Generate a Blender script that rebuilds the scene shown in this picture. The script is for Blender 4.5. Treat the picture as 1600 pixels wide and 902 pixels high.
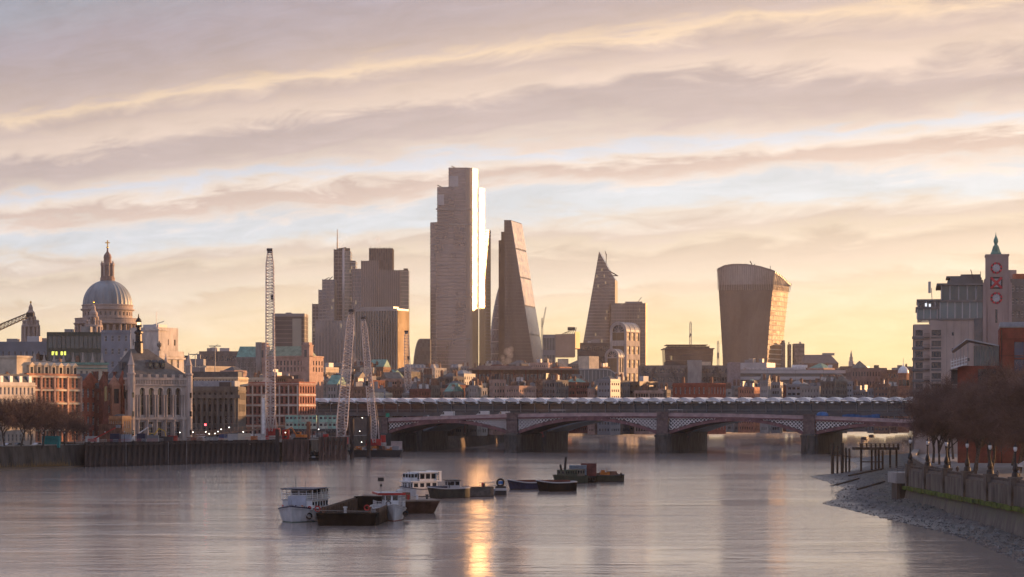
import bpy, bmesh, math, random
from mathutils import Vector, Matrix
R = math.radians
rnd = random.Random(11)
SC = bpy.context.scene
COL = SC.collection
for _o in list(bpy.data.objects):
    bpy.data.objects.remove(_o)

# ------------------------------------------------------------------ camera
# metres: x to the right, y away from the bridge parapet we stand at, z above the low-tide water
F, EYE, HZ = 3380.0, 17.0, 645.0          # focal length in photo pixels, eye height, horizon row
def PX(x, D): return (x - 800.0) * D / F
def PZ(y, D): return EYE + (HZ - y) * D / F
cam = bpy.data.cameras.new('camera'); cam_o = bpy.data.objects.new('camera', cam); COL.objects.link(cam_o)
cam_o.location = (0, 0, EYE); cam_o.rotation_euler = (R(90), 0, 0)
cam.sensor_width = 36.0; cam.lens = 36.0 * F / 1600.0; cam.shift_y = (HZ - 451.0) / 1600.0
cam.clip_start = 1.0; cam.clip_end = 30000.0
SC.camera = cam_o

# ------------------------------------------------------------------ sun, exposure
SUN_AZ, SUN_EL = 57.0, 3.6                 # degrees to the right of the view axis, above the horizon
sun = bpy.data.lights.new('sun', 'SUN'); sun_o = bpy.data.objects.new('sun', sun); COL.objects.link(sun_o)
sun.energy = 5.0; sun.angle = R(0.6); sun.color = (1.0, 0.52, 0.22)
_sd = Vector((math.sin(R(SUN_AZ)) * math.cos(R(SUN_EL)), math.cos(R(SUN_AZ)) * math.cos(R(SUN_EL)), math.sin(R(SUN_EL))))
sun_o.rotation_euler = _sd.to_track_quat('Z', 'Y').to_euler(); sun_o.location = (900, 600, 400)
SC.view_settings.view_transform = 'Standard'; SC.view_settings.look = 'None'
SC.view_settings.exposure = 0.97; SC.view_settings.gamma = 1.0; SC.view_settings.use_curve_mapping = False
SC.render.engine = 'CYCLES'
SC.cycles.use_denoising = True
SC.cycles.max_bounces = 6; SC.cycles.diffuse_bounces = 2; SC.cycles.glossy_bounces = 4
SC.cycles.transmission_bounces = 4; SC.cycles.volume_bounces = 0; SC.cycles.transparent_max_bounces = 12
SC.cycles.caustics_reflective = True; SC.cycles.sample_clamp_indirect = 6.0
SC.cycles.sample_clamp_direct = 0.0

# ------------------------------------------------------------------ node helpers
class NT:
    def __init__(s, tree): s.t = tree; s.t.nodes.clear()
    def n(s, kind, **kw):
        nd = s.t.nodes.new(kind)
        for k, v in kw.items(): setattr(nd, k, v)
        return nd
    def l(s, a, b): s.t.links.new(a, b)
    def put(s, sock, v):
        if hasattr(v, 'is_output') or isinstance(v, bpy.types.NodeSocket): s.l(v, sock)
        else: sock.default_value = v
    def math(s, op, a, b=0.0, c=None, clamp=False):
        nd = s.n('ShaderNodeMath', operation=op, use_clamp=clamp)
        s.put(nd.inputs[0], a); s.put(nd.inputs[1], b)
        if c is not None: s.put(nd.inputs[2], c)
        return nd.outputs[0]
    def vmath(s, op, a, b=None):
        nd = s.n('ShaderNodeVectorMath', operation=op)
        s.put(nd.inputs[0], a)
        if b is not None: s.put(nd.inputs[1], b)
        return nd
    def noise(s, vec, scale, detail=3.0, rough=0.5, dist=0.0):
        nd = s.n('ShaderNodeTexNoise'); s.put(nd.inputs['Vector'], vec)
        nd.inputs['Scale'].default_value = scale; nd.inputs['Detail'].default_value = detail
        nd.inputs['Roughness'].default_value = rough; nd.inputs['Distortion'].default_value = dist
        return nd.outputs['Fac']
    def mapr(s, v, a, b, c, d, smooth=False):
        nd = s.n('ShaderNodeMapRange'); nd.interpolation_type = 'SMOOTHSTEP' if smooth else 'LINEAR'
        s.put(nd.inputs['Value'], v)
        for k, x in zip(('From Min', 'From Max', 'To Min', 'To Max'), (a, b, c, d)): s.put(nd.inputs[k], x)
        return nd.outputs['Result']
    def mix(s, fac, a, b, mode='MIX'):
        nd = s.n('ShaderNodeMix', data_type='RGBA', blend_type=mode)
        s.put(nd.inputs[0], fac); s.put(nd.inputs[6], a); s.put(nd.inputs[7], b)
        return nd.outputs[2]
    def ramp(s, v, stops, interp='LINEAR'):
        nd = s.n('ShaderNodeValToRGB'); cr = nd.color_ramp; cr.interpolation = interp
        while len(cr.elements) < len(stops): cr.elements.new(0.5)
        for e, (p, c) in zip(cr.elements, stops):
            e.position = p; e.color = c if len(c) == 4 else (*c, 1)
        s.put(nd.inputs[0], v)
        return nd

def srgb(r, g, b):
    f = lambda c: (c / 255.0 / 12.92) if c <= 10 else ((c / 255.0 + 0.055) / 1.055) ** 2.4
    return (f(r), f(g), f(b))

# ------------------------------------------------------------------ sky: clear low-sun sky behind streets of high cloud
W = bpy.data.worlds.new('World'); SC.world = W; W.use_nodes = True
q = NT(W.node_tree)
out = q.n('ShaderNodeOutputWorld'); bg = q.n('ShaderNodeBackground')
SKY_STRENGTH = 0.084
bg.inputs['Strength'].default_value = SKY_STRENGTH
q.l(bg.outputs[0], out.inputs[0])
sky = q.n('ShaderNodeTexSky'); sky.sky_type = 'NISHITA'; sky.sun_disc = False
sky.sun_elevation = R(SUN_EL); sky.sun_rotation = R(SUN_AZ); sky.air_density = 1.0; sky.dust_density = 1.6; sky.ozone_density = 1.5
tc = q.n('ShaderNodeTexCoord'); d = tc.outputs['Generated']
sep = q.n('ShaderNodeSeparateXYZ'); q.l(d, sep.inputs[0])
zz = q.math('MAXIMUM', sep.outputs[2], 0.0)
AZ = 37.5                                      # the cloud streets run square to this bearing
across = q.vmath('DOT_PRODUCT', d, (math.sin(R(AZ)), math.cos(R(AZ)), 0)).outputs['Value']
along = q.vmath('DOT_PRODUCT', d, (-math.cos(R(AZ)), math.sin(R(AZ)), 0)).outputs['Value']
acr = q.math('ADD', q.math('ABSOLUTE', across), 0.02)
s_el = q.math('DIVIDE', zz, acr)               # constant along a street of cloud
u_al = q.math('DIVIDE', along, acr)
def uv_noise(ku, ks, det, ro, di, off=0.0):
    cb = q.n('ShaderNodeCombineXYZ'); q.l(q.math('MULTIPLY', u_al, ku), cb.inputs[0]); q.l(q.math('MULTIPLY', s_el, ks), cb.inputs[1]); cb.inputs[2].default_value = off
    return q.noise(cb.outputs[0], 1.0, det, ro, di)
n1 = uv_noise(3.2, 20.0, 4.0, 0.55, 0.4)
n2 = uv_noise(16.0, 85.0, 6.0, 0.62, 0.7, 3.1)
n3 = uv_noise(8.0, 34.0, 6.0, 0.62, 0.9, 7.7)
s_w = q.math('ADD', s_el, q.math('ADD', q.math('MULTIPLY', q.math('SUBTRACT', n1, 0.5), 0.034), q.math('ADD', q.math('MULTIPLY', q.math('SUBTRACT', n2, 0.5), 0.027), q.math('MULTIPLY', q.math('SUBTRACT', n3, 0.5), 0.016))))
t_r = q.math('MULTIPLY', s_w, 1.0 / 0.36)
c = lambda r, g, b, a: (*srgb(r, g, b), a)
stops = [(0.000, c(246, 215, 158, .94)), (0.080, c(245, 216, 163, .93)), (0.140, c(240, 217, 178, .92)), (0.180, c(234, 215, 188, .90)), (0.190, c(224, 204, 180, .93)),
         (0.205, c(234, 219, 198, .88)), (0.228, c(222, 206, 188, .92)), (0.246, c(205, 190, 173, .96)), (0.262, c(220, 206, 187, .92)), (0.278, c(206, 192, 180, .96)),
         (0.296, c(223, 213, 202, .88)), (0.315, c(212, 219, 226, .82)), (0.336, c(214, 220, 228, .82)), (0.350, c(225, 214, 206, .90)), (0.362, c(208, 189, 178, .95)), (0.374, c(203, 184, 174, .95)), (0.388, c(230, 216, 204, .90)),
         (0.408, c(210, 215, 226, .84)), (0.424, c(212, 197, 186, .95)), (0.446, c(187, 173, 168, 1)), (0.474, c(183, 169, 165, 1)),
         (0.500, c(212, 193, 179, 1)), (0.520, c(206, 187, 174, 1)), (0.540, c(190, 173, 165, 1)), (0.556, c(200, 181, 168, 1)), (0.572, c(220, 196, 170, 1)),
         (0.592, c(188, 171, 163, 1)), (0.640, c(174, 160, 158, 1)), (0.70, c(164, 154, 159, 1)), (0.76, c(155, 154, 162, .97)), (0.86, c(148, 153, 167, .95)), (1.0, c(150, 160, 184, .92))]
rp = q.ramp(t_r, stops)
fine = q.math('MULTIPLY', q.mapr(n2, 0.25, 0.75, 0.87, 1.12), q.mapr(n3, 0.25, 0.75, 0.94, 1.055))
sc1 = q.n('ShaderNodeVectorMath', operation='SCALE'); q.l(rp.outputs[0], sc1.inputs[0]); q.l(q.math('MULTIPLY', fine, 8.0), sc1.inputs['Scale'])
# clouds are lit from the sunrise side: warmer and brighter towards it
tow = q.vmath('DOT_PRODUCT', d, (math.sin(R(SUN_AZ)), math.cos(R(SUN_AZ)), 0)).outputs['Value']
warm = q.mapr(tow, -1.0, 1.0, 0.0, 1.0)
tint = q.ramp(warm, [(0.0, (0.84, 0.86, 0.95, 1)), (0.5, (0.86, 0.88, 0.95, 1)), (0.66, (0.90, 0.915, 0.94, 1)), (0.80, (1.0, 0.99, 0.985, 1)), (1.0, (1.14, 1.09, 1.0, 1))])
rear = q.mapr(tow, 0.25, -0.6, 0.0, 0.85, True)      # away from the sunrise the clouds are a plain dawn mauve
sc2 = q.n('ShaderNodeVectorMath', operation='SCALE'); sc2.inputs[0].default_value = srgb(172, 170, 190); q.l(q.math('MULTIPLY', fine, 8.0), sc2.inputs['Scale'])
cl2 = q.mix(1.0, q.mix(rear, sc1.outputs[0], sc2.outputs[0]), tint.outputs[0], 'MULTIPLY')
skyc = q.mix(rp.outputs[1], sky.outputs[0], cl2)
q.l(skyc, bg.inputs['Color'])

# ------------------------------------------------------------------ materials
MATS = {}
def mat(name, col, rough=0.85, spec=0.3, metal=0.0, ns=0.6, na=0.18, bump=0.0, bs=4.0, emit=None, es=0.0, stretch=(1, 1, 1), coat=0.0, rand=0.0):
    if name in MATS: return MATS[name]
    m = bpy.data.materials.new(name); m.use_nodes = True
    k = NT(m.node_tree); o = k.n('ShaderNodeOutputMaterial'); b = k.n('ShaderNodeBsdfPrincipled'); k.l(b.outputs[0], o.inputs[0])
    t = k.n('ShaderNodeTexCoord'); mp = k.n('ShaderNodeMapping'); k.l(t.outputs['Object'], mp.inputs[0]); mp.inputs['Scale'].default_value = stretch
    f = k.noise(mp.outputs[0], ns, 4.0, 0.6)
    lo = tuple(x * (1 - na * 1.6) for x in col) + (1,); hi = tuple(min(1, x * (1 + na * 1.4)) for x in col) + (1,)
    cc = k.mix(k.mapr(f, 0.28, 0.72, 0, 1), lo, hi)
    if rand:
        oi = k.n('ShaderNodeObjectInfo'); hv = k.n('ShaderNodeHueSaturation'); k.l(cc, hv.inputs['Color'])
        k.l(k.mapr(oi.outputs['Random'], 0, 1, 1 - rand, 1 + rand), hv.inputs['Value']); cc = hv.outputs[0]
    k.l(cc, b.inputs['Base Color'])
    b.inputs['Roughness'].default_value = rough; b.inputs['Specular IOR Level'].default_value = spec; b.inputs['Metallic'].default_value = metal
    b.inputs['Coat Weight'].default_value = coat
    if bump:
        bn = k.n('ShaderNodeBump'); bn.inputs['Strength'].default_value = bump; bn.inputs['Distance'].default_value = 0.1
        k.l(k.noise(t.outputs['Object'], bs, 5.0, 0.6), bn.inputs['Height']); k.l(bn.outputs[0], b.inputs['Normal'])
    if emit:
        b.inputs['Emission Color'].default_value = (*emit, 1); b.inputs['Emission Strength'].default_value = es
    MATS[name] = m
    return m

def glassmat(name, col, rough=0.12, spec=0.7, cell=(1.6, 1.6, 3.6), var=0.35, lit=0.0, tilt=0.0, metal=0.0, tint=None, litcol=(1.0, 0.72, 0.35), lits=1.2):
    """curtain-wall glass whose panes differ a little in tint, gloss and tilt, cloud reflections painted in"""
    if name in MATS: return MATS[name]
    m = bpy.data.materials.new(name); m.use_nodes = True
    k = NT(m.node_tree); o = k.n('ShaderNodeOutputMaterial'); b = k.n('ShaderNodeBsdfPrincipled'); k.l(b.outputs[0], o.inputs[0])
    t = k.n('ShaderNodeTexCoord')
    sn = k.vmath('SNAP', k.vmath('ADD', t.outputs['Object'], (0.37, 0.41, 0.23)).outputs[0], cell)
    wn = k.n('ShaderNodeTexWhiteNoise', noise_dimensions='3D'); k.l(sn.outputs[0], wn.inputs['Vector'])
    bm = k.n('ShaderNodeMapping'); k.l(t.outputs['Object'], bm.inputs[0]); bm.inputs['Scale'].default_value = (1.6, 1.6, 0.45); painted_clouds = k.noise(bm.outputs[0], 0.028, 3.0, 0.55, 0.4)
    f = k.math('ADD', k.math('MULTIPLY', wn.outputs['Value'], 0.22), k.math('MULTIPLY', k.mapr(painted_clouds, 0.32, 0.68, 0, 1, True), 0.78))  # broad noise paints soft cloud reflections into the glass colour
    cc = k.mix(f, tuple(x * (1 - var) for x in col) + (1,), tuple(min(1, x * (1 + var)) for x in col) + (1,))
    k.l(cc, b.inputs['Base Color'])
    k.l(k.mapr(wn.outputs['Value'], 0, 1, rough * 0.8, rough * 1.2), b.inputs['Roughness'])
    b.inputs['Specular IOR Level'].default_value = spec; b.inputs['Metallic'].default_value = metal
    if tint: b.inputs['Specular Tint'].default_value = (*tint, 1)
    if tilt:
        g = k.n('ShaderNodeNewGeometry')
        off = k.vmath('SUBTRACT', wn.outputs['Color'], (0.5, 0.5, 0.5)); sca = k.n('ShaderNodeVectorMath', operation='SCALE'); k.l(off.outputs[0], sca.inputs[0]); sca.inputs['Scale'].default_value = tilt
        nn = k.vmath('NORMALIZE', k.vmath('ADD', g.outputs['Normal'], sca.outputs[0]).outputs[0]); k.l(nn.outputs[0], b.inputs['Normal'])
    if lit:
        b.inputs['Emission Color'].default_value = (*litcol, 1)
        k.l(k.math('MULTIPLY', k.math('GREATER_THAN', wn.outputs['Value'], 1 - lit), lits), b.inputs['Emission Strength'])
    MATS[name] = m
    return m

STONE = mat('portland_stone', (0.40, 0.35, 0.31), ns=0.35, na=0.25, stretch=(1, 1, .35), bump=.2)
STONE_W = mat('white_stone', (0.52, 0.47, 0.42), ns=0.35, na=0.22, stretch=(1, 1, .35), bump=.2)
STONE_G = mat('grey_stone', (0.24, 0.225, 0.21), ns=0.4, na=0.3, stretch=(1, 1, .3), bump=.2)
STONE_D = mat('sooty_stone', (0.13, 0.115, 0.10), ns=0.4, na=0.35, stretch=(1, 1, .3), bump=.3)
CREAM = mat('cream_render', (0.55, 0.47, 0.36), ns=0.3, na=0.15)
BRICK = mat('red_brick', (0.30, 0.085, 0.05), ns=0.7, na=0.3, bump=.2)
BRICK_D = mat('dark_red_brick', (0.17, 0.06, 0.045), ns=0.7, na=0.3, bump=.2)
BRICK_B = mat('brown_brick', (0.20, 0.115, 0.08), ns=0.7, na=0.3, bump=.2)
TERRA = mat('terracotta', (0.42, 0.20, 0.13), ns=0.5, na=0.25, bump=.2)
PINK = mat('pink_stone', (0.40, 0.27, 0.22), ns=0.4, na=0.2)
WHITE = mat('white_paint', (0.74, 0.73, 0.72), rough=.45, spec=.4, ns=0.8, na=0.12)
WHITE_D = mat('grimy_white_paint', (0.50, 0.48, 0.46), rough=.55, ns=0.8, na=0.25)
SLATE = mat('slate_roof', (0.085, 0.09, 0.095), rough=.6, ns=0.5, na=0.3, bump=.3)
SLATE_B = mat('weathered_slate', (0.14, 0.125, 0.11), rough=.65, ns=0.5, na=0.3, bump=.3)
LEAD = mat('lead_sheet', (0.21, 0.235, 0.26), rough=.55, spec=.4, ns=0.25, na=0.25, stretch=(1, 1, .25))
COPPER = mat('green_copper', (0.15, 0.29, 0.24), rough=.7, ns=0.5, na=0.25)
CONC = mat('concrete', (0.30, 0.285, 0.27), ns=0.3, na=0.22, stretch=(1, 1, .4))
CONC_D = mat('dark_concrete', (0.15, 0.14, 0.135), ns=0.3, na=0.25, stretch=(1, 1, .4))
GREYP = mat('grey_panel', (0.22, 0.22, 0.23), rough=.5, ns=0.1, na=0.15)
GREYP_L = mat('pale_grey_panel', (0.42, 0.41, 0.41), rough=.5, ns=0.1, na=0.12)
DARKP = mat('dark_panel', (0.055, 0.052, 0.055), rough=.5, ns=0.2, na=0.25)
BROWNP = mat('bronze_panel', (0.13, 0.095, 0.075), rough=.45, spec=.4, ns=0.2, na=0.2)
STEEL_W = mat('white_steel', (0.62, 0.60, 0.59), rough=.5, ns=0.8, na=0.15)
STEEL_D = mat('dark_steel', (0.06, 0.058, 0.06), rough=.5, ns=0.8, na=0.3)
STEEL_G = mat('grey_steel', (0.23, 0.23, 0.24), rough=.5, ns=0.8, na=0.25)
GOLD = mat('gilding', (0.85, 0.52, 0.14), rough=.25, metal=1.0, ns=2, na=.1)
RUST = mat('rusty_steel', (0.17, 0.085, 0.055), rough=.85, ns=0.9, na=0.45, bump=.4, stretch=(1, 1, .4))
RUST_D = mat('dark_sheet_pile_steel', (0.048, 0.036, 0.033), rough=.8, ns=0.8, na=0.45, bump=.4, stretch=(1, 1, .3))
TIMBER = mat('dark_timber', (0.06, 0.045, 0.035), rough=.9, ns=1.5, na=0.4, bump=.4, stretch=(1, 1, .15))
TEAL = mat('teal_paint', (0.015, 0.24, 0.24), rough=.5, ns=0.6, na=0.2)
MINT = mat('mint_paint', (0.30, 0.52, 0.43), rough=.5, ns=0.6, na=0.15)
REDP = mat('red_paint', (0.42, 0.03, 0.025), rough=.5, ns=0.8, na=0.25)
BRIDGE_RED = mat('maroon_bridge_paint', (0.20, 0.10, 0.105), rough=.55, ns=0.4, na=0.3, stretch=(1, 1, .5))
BRIDGE_PINK = mat('faded_red_bridge_paint', (0.42, 0.31, 0.305), rough=.55, ns=0.4, na=0.22)
BLUEP = mat('blue_paint', (0.03, 0.13, 0.36), rough=.5, ns=0.8, na=0.2)
NAVY = mat('navy_paint', (0.015, 0.022, 0.06), rough=.45, ns=0.8, na=0.3)
BLUEGREY = mat('blue_grey_paint', (0.17, 0.22, 0.26), rough=.5, ns=0.8, na=0.2)
ORANGE = mat('orange_paint', (0.50, 0.16, 0.03), rough=.5, ns=0.8, na=0.25)
YELLOW = mat('yellow_paint', (0.60, 0.38, 0.04), rough=.5, ns=0.8, na=0.25)
BLACKP = mat('black_paint', (0.018, 0.018, 0.02), rough=.45, ns=1.2, na=0.35)
RUBBER = mat('black_rubber', (0.015, 0.015, 0.015), rough=.8)
TARP = mat('blue_tarpaulin', (0.03, 0.12, 0.30), rough=.6, ns=0.5, na=0.3, bump=.6, bs=1.2)
GLASS = mat('window_glass', (0.022, 0.025, 0.03), rough=.06, spec=.8, ns=.5, na=.3, rand=.5)
GLASS_G = mat('greenish_glass', (0.05, 0.075, 0.07), rough=.1, spec=.8, ns=.2, na=.3, rand=.3)
GLASS_LIT = mat('lit_window_glass', (0.3, 0.2, 0.1), rough=.3, emit=(1.0, .68, .32), es=1.3, rand=.3)
LAMP_ON = mat('lit_lamp', (0.9, 0.85, 0.7), emit=(1.0, .93, .8), es=4.5)
LAMP_WARM = mat('warm_lit_lamp', (0.9, 0.7, 0.4), emit=(1.0, .65, .28), es=1.6)
LAMP_RED = mat('red_lit_lamp', (0.8, 0.05, 0.05), emit=(1.0, .05, .06), es=7.0)
LAMP_YG = mat('lit_yellow_panel', (0.6, 0.6, 0.1), emit=(.85, .9, .12), es=.9)
ASPHALT = mat('asphalt', (0.05, 0.05, 0.05), rough=.9, ns=.3, na=.3)
PAVING = mat('paving', (0.17, 0.155, 0.145), rough=.9, ns=.5, na=.3)
TWIG = mat('winter_twigs', (0.125, 0.08, 0.068), rough=.95, ns=.4, na=.3)
TWIG_L = mat('pale_winter_twigs', (0.16, 0.10, 0.082), rough=.95, ns=.4, na=.3)
BARK = mat('plane_bark', (0.085, 0.07, 0.06), rough=.95, ns=2.0, na=.4, bump=.5)
IVY = mat('dull_evergreen', (0.05, 0.06, 0.035), rough=.9, ns=1, na=.4)
REED = mat('dry_reed', (0.30, 0.20, 0.09), rough=.9)
SKIN = mat('skin', (0.42, 0.24, 0.17), rough=.6)
CLOTH_D = mat('dark_cloth', (0.03, 0.03, 0.035), rough=.9)
CLOTH_P = mat('pink_cloth', (0.62, 0.10, 0.20), rough=.9)
CLOTH_R = mat('red_cloth', (0.42, 0.05, 0.04), rough=.9)
CLOTH_W = mat('pale_cloth', (0.5, 0.5, 0.5), rough=.9)

# ------------------------------------------------------------------ mesh builder
class MB:
    def __init__(s): s.v = []; s.f = []; s.m = []
    def face(s, pts, mi=0):
        b = len(s.v); s.v.extend([tuple(p) for p in pts]); s.f.append(tuple(range(b, b + len(pts)))); s.m.append(mi)
    def box(s, x0, x1, y0, y1, z0, z1, mi=0, M=None):
        p = [(x0, y0, z0), (x1, y0, z0), (x1, y1, z0), (x0, y1, z0), (x0, y0, z1), (x1, y0, z1), (x1, y1, z1), (x0, y1, z1)]
        if M is not None: p = [tuple(M @ Vector(a)) for a in p]
        b = len(s.v); s.v.extend(p)
        for f in ((0, 3, 2, 1), (4, 5, 6, 7), (0, 1, 5, 4), (1, 2, 6, 5), (2, 3, 7, 6), (3, 0, 4, 7)):
            s.f.append(tuple(b + i for i in f)); s.m.append(mi)
        return s
    def prism(s, poly, z0, z1, mi=0, top=None, cap=True, capmi=None, bottom=False):
        """counter-clockwise poly from z0 to z1; top = another poly of the same length"""
        tp = top or poly; n = len(poly); b = len(s.v)
        za = z0 if isinstance(z0, (list, tuple)) else [z0] * n
        zb = z1 if isinstance(z1, (list, tuple)) else [z1] * n
        s.v.extend([(p[0], p[1], za[i]) for i, p in enumerate(poly)]); s.v.extend([(p[0], p[1], zb[i]) for i, p in enumerate(tp)])
        for i in range(n):
            j = (i + 1) % n; s.f.append((b + i, b + j, b + n + j, b + n + i)); s.m.append(mi)
        if cap: s.f.append(tuple(b + n + i for i in range(n))); s.m.append(mi if capmi is None else capmi)
        if bottom: s.f.append(tuple(b + i for i in reversed(range(n)))); s.m.append(mi)
        return s
    def lathe(s, prof, seg=24, cx=0, cy=0, mi=0, rmod=None, cap=True, a0=0.0):
        b = len(s.v); n = len(prof)
        for (r, z) in prof:
            for i in range(seg):
                a = a0 + 2 * math.pi * i / seg; rr = r * (rmod(i) if rmod else 1.0)
                s.v.append((cx + rr * math.cos(a), cy + rr * math.sin(a), z))
        for k in range(n - 1):
            for i in range(seg):
                j = (i + 1) % seg
                s.f.append((b + k * seg + i, b + k * seg + j, b + (k + 1) * seg + j, b + (k + 1) * seg + i)); s.m.append(mi)
        if cap:
            s.f.append(tuple(b + (n - 1) * seg + i for i in range(seg))); s.m.append(mi)
            s.f.append(tuple(b + i for i in reversed(range(seg)))); s.m.append(mi)
        return s
    def tube(s, p, q_, r, r2=None, seg=4, mi=0, cap=False):
        p = Vector(p); q_ = Vector(q_); r2 = r if r2 is None else r2
        ax = (q_ - p)
        if ax.length < 1e-6: return s
        ax.normalize(); t = Vector((0, 0, 1)) if abs(ax.z) < .9 else Vector((1, 0, 0))
        e1 = ax.cross(t).normalized(); e2 = ax.cross(e1); b = len(s.v)
        for (c_, rr) in ((p, r), (q_, r2)):
            for i in range(seg):
                a = 2 * math.pi * (i + .5) / seg; s.v.append(tuple(c_ + e1 * (rr * math.cos(a)) + e2 * (rr * math.sin(a))))
        for i in range(seg):
            j = (i + 1) % seg; s.f.append((b + i, b + seg + i, b + seg + j, b + j)); s.m.append(mi)
        if cap:
            s.f.append(tuple(b + i for i in range(seg))); s.m.append(mi)
            s.f.append(tuple(b + seg + i for i in reversed(range(seg)))); s.m.append(mi)
        return s
    def path(s, pts, r, seg=5, mi=0):
        for a, b in zip(pts[:-1], pts[1:]): s.tube(a, b, r, seg=seg, mi=mi, cap=True)
        return s
    def ball(s, c_, r, seg=10, rings=6, mi=0, sz=1.0):
        prof = [(max(1e-3, r * math.sin(math.pi * i / rings)), c_[2] - r * sz * math.cos(math.pi * i / rings)) for i in range(rings + 1)]
        return s.lathe(prof, seg, c_[0], c_[1], mi, cap=False)
    def mesh(s, name, mats, smooth=False):
        me = bpy.data.meshes.new(name); me.from_pydata(s.v, [], s.f)
        for m in (mats if isinstance(mats, (list, tuple)) else [mats]): me.materials.append(m)
        if len(me.materials) > 1: me.polygons.foreach_set('material_index', s.m)
        if smooth: me.polygons.foreach_set('use_smooth', [True] * len(me.polygons))
        me.update()
        return me
    def build(s, name, mats, parent=None, smooth=False, kind=None, label=None, loc=(0, 0, 0), rz=0.0):
        return put(name, s.mesh(name, mats, smooth), parent, kind, label, loc, rz)

def put(name, me, parent=None, kind=None, label=None, loc=(0, 0, 0), rz=0.0):
    o = bpy.data.objects.new(name, me); COL.objects.link(o)
    o.location = loc; o.rotation_euler = (0, 0, rz); o.parent = parent
    if kind: o['kind'] = kind
    if label: o['label'] = label
    return o
def tag(o, label, cat, group=None, kind=None):
    o['label'] = label; o['category'] = cat
    if group: o['group'] = group
    o['kind'] = kind or 'thing'
    return o
def thing(name, label, cat, loc=(0, 0, 0), rz=0.0, group=None):
    o = bpy.data.objects.new(name, None); COL.objects.link(o); o.empty_display_size = 1.0
    o.location = loc; o.rotation_euler = (0, 0, rz)
    return tag(o, label, cat, group)
def copy_tree(o, parent=None):
    c_ = o.copy(); COL.objects.link(c_)
    if parent is not None: c_.parent = parent
    for ch in list(o.children): copy_tree(ch, c_)
    return c_
def rect(x0, x1, y0, y1): return [(x0, y0), (x1, y0), (x1, y1), (x0, y1)]

ORD = 'first second third fourth fifth sixth seventh eighth ninth tenth eleventh twelfth thirteenth fourteenth fifteenth sixteenth seventeenth eighteenth nineteenth twentieth twenty-first twenty-second twenty-third twenty-fourth twenty-fifth twenty-sixth twenty-seventh twenty-eighth twenty-ninth thirtieth thirty-first thirty-second thirty-third thirty-fourth thirty-fifth thirty-sixth'.split()

# ------------------------------------------------------------------ walls with real openings, windows set into them
def cells(L, n, frac, e0=0.0, e1=0.0):
    """n openings along a length L, each frac of its bay, with plain ends e0, e1"""
    p = (L - e0 - e1) / n
    return [(e0 + p * (i + .5 - frac / 2), e0 + p * (i + .5 + frac / 2)) for i in range(n)]
def holed_wall(mb, A, B, z0, z1, us, ws, rec=0.3, mi=0, arch=()):
    """wall quad A->B (outward side to the right of A->B) with a grid of openings us x ws; returns the openings"""
    A = Vector(A); B = Vector(B); t = (B - A); L = t.length; t /= L; n = Vector((t.y, -t.x))
    def P(u, z, r=0.0):
        p = A + t * u - n * r; return (p.x, p.y, z)
    def Q(u0, u1, a, b):
        if u1 - u0 > 1e-4 and b - a > 1e-4: mb.face([P(u0, a), P(u1, a), P(u1, b), P(u0, b)], mi)
    ops = []; zc = z0
    for k, (a, b) in enumerate(ws):
        Q(0, L, zc, a); uc = 0.0
        for (u0, u1) in us:
            Q(uc, u0, a, b); uc = u1
            if k in arch:
                r_ = (u1 - u0) / 2; zs = b - r_; cu = (u0 + u1) / 2; N = 6
                pts = [(cu - r_ * math.cos(math.pi * i / (2 * N) * 1.0), zs + r_ * math.sin(math.pi * i / (2 * N))) for i in range(2 * N + 1)]
                arc = [(cu - r_ * math.cos(math.pi * i / (2 * N)), zs + r_ * math.sin(math.pi * i / (2 * N))) for i in range(2 * N + 1)]
                for (p0, p1) in zip(arc[:-1], arc[1:]):
                    mb.face([P(p0[0], p0[1]), P(p1[0], p1[1]), P(p1[0], b), P(p0[0], b)], mi)
                    mb.face([P(p0[0], p0[1]), P(p0[0], p0[1], rec), P(p1[0], p1[1], rec), P(p1[0], p1[1])], mi)
                top = zs
            else:
                mb.face([P(u0, b), P(u0, b, rec), P(u1, b, rec), P(u1, b)], mi); top = b
            mb.face([P(u0, a), P(u1, a), P(u1, a, rec), P(u0, a, rec)], mi)
            mb.face([P(u0, a), P(u0, a, rec), P(u0, top, rec), P(u0, top)], mi)
            mb.face([P(u1, a, rec), P(u1, a), P(u1, top), P(u1, top, rec)], mi)
            c_ = A + t * ((u0 + u1) / 2) - n * rec
            ops.append(((c_.x, c_.y, a), u1 - u0, b - a, math.atan2(t.y, t.x), k in arch))
        Q(uc, L, a, b); zc = b
    Q(0, L, zc, z1)
    return ops
_WM = {}; DIM = {}
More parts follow.
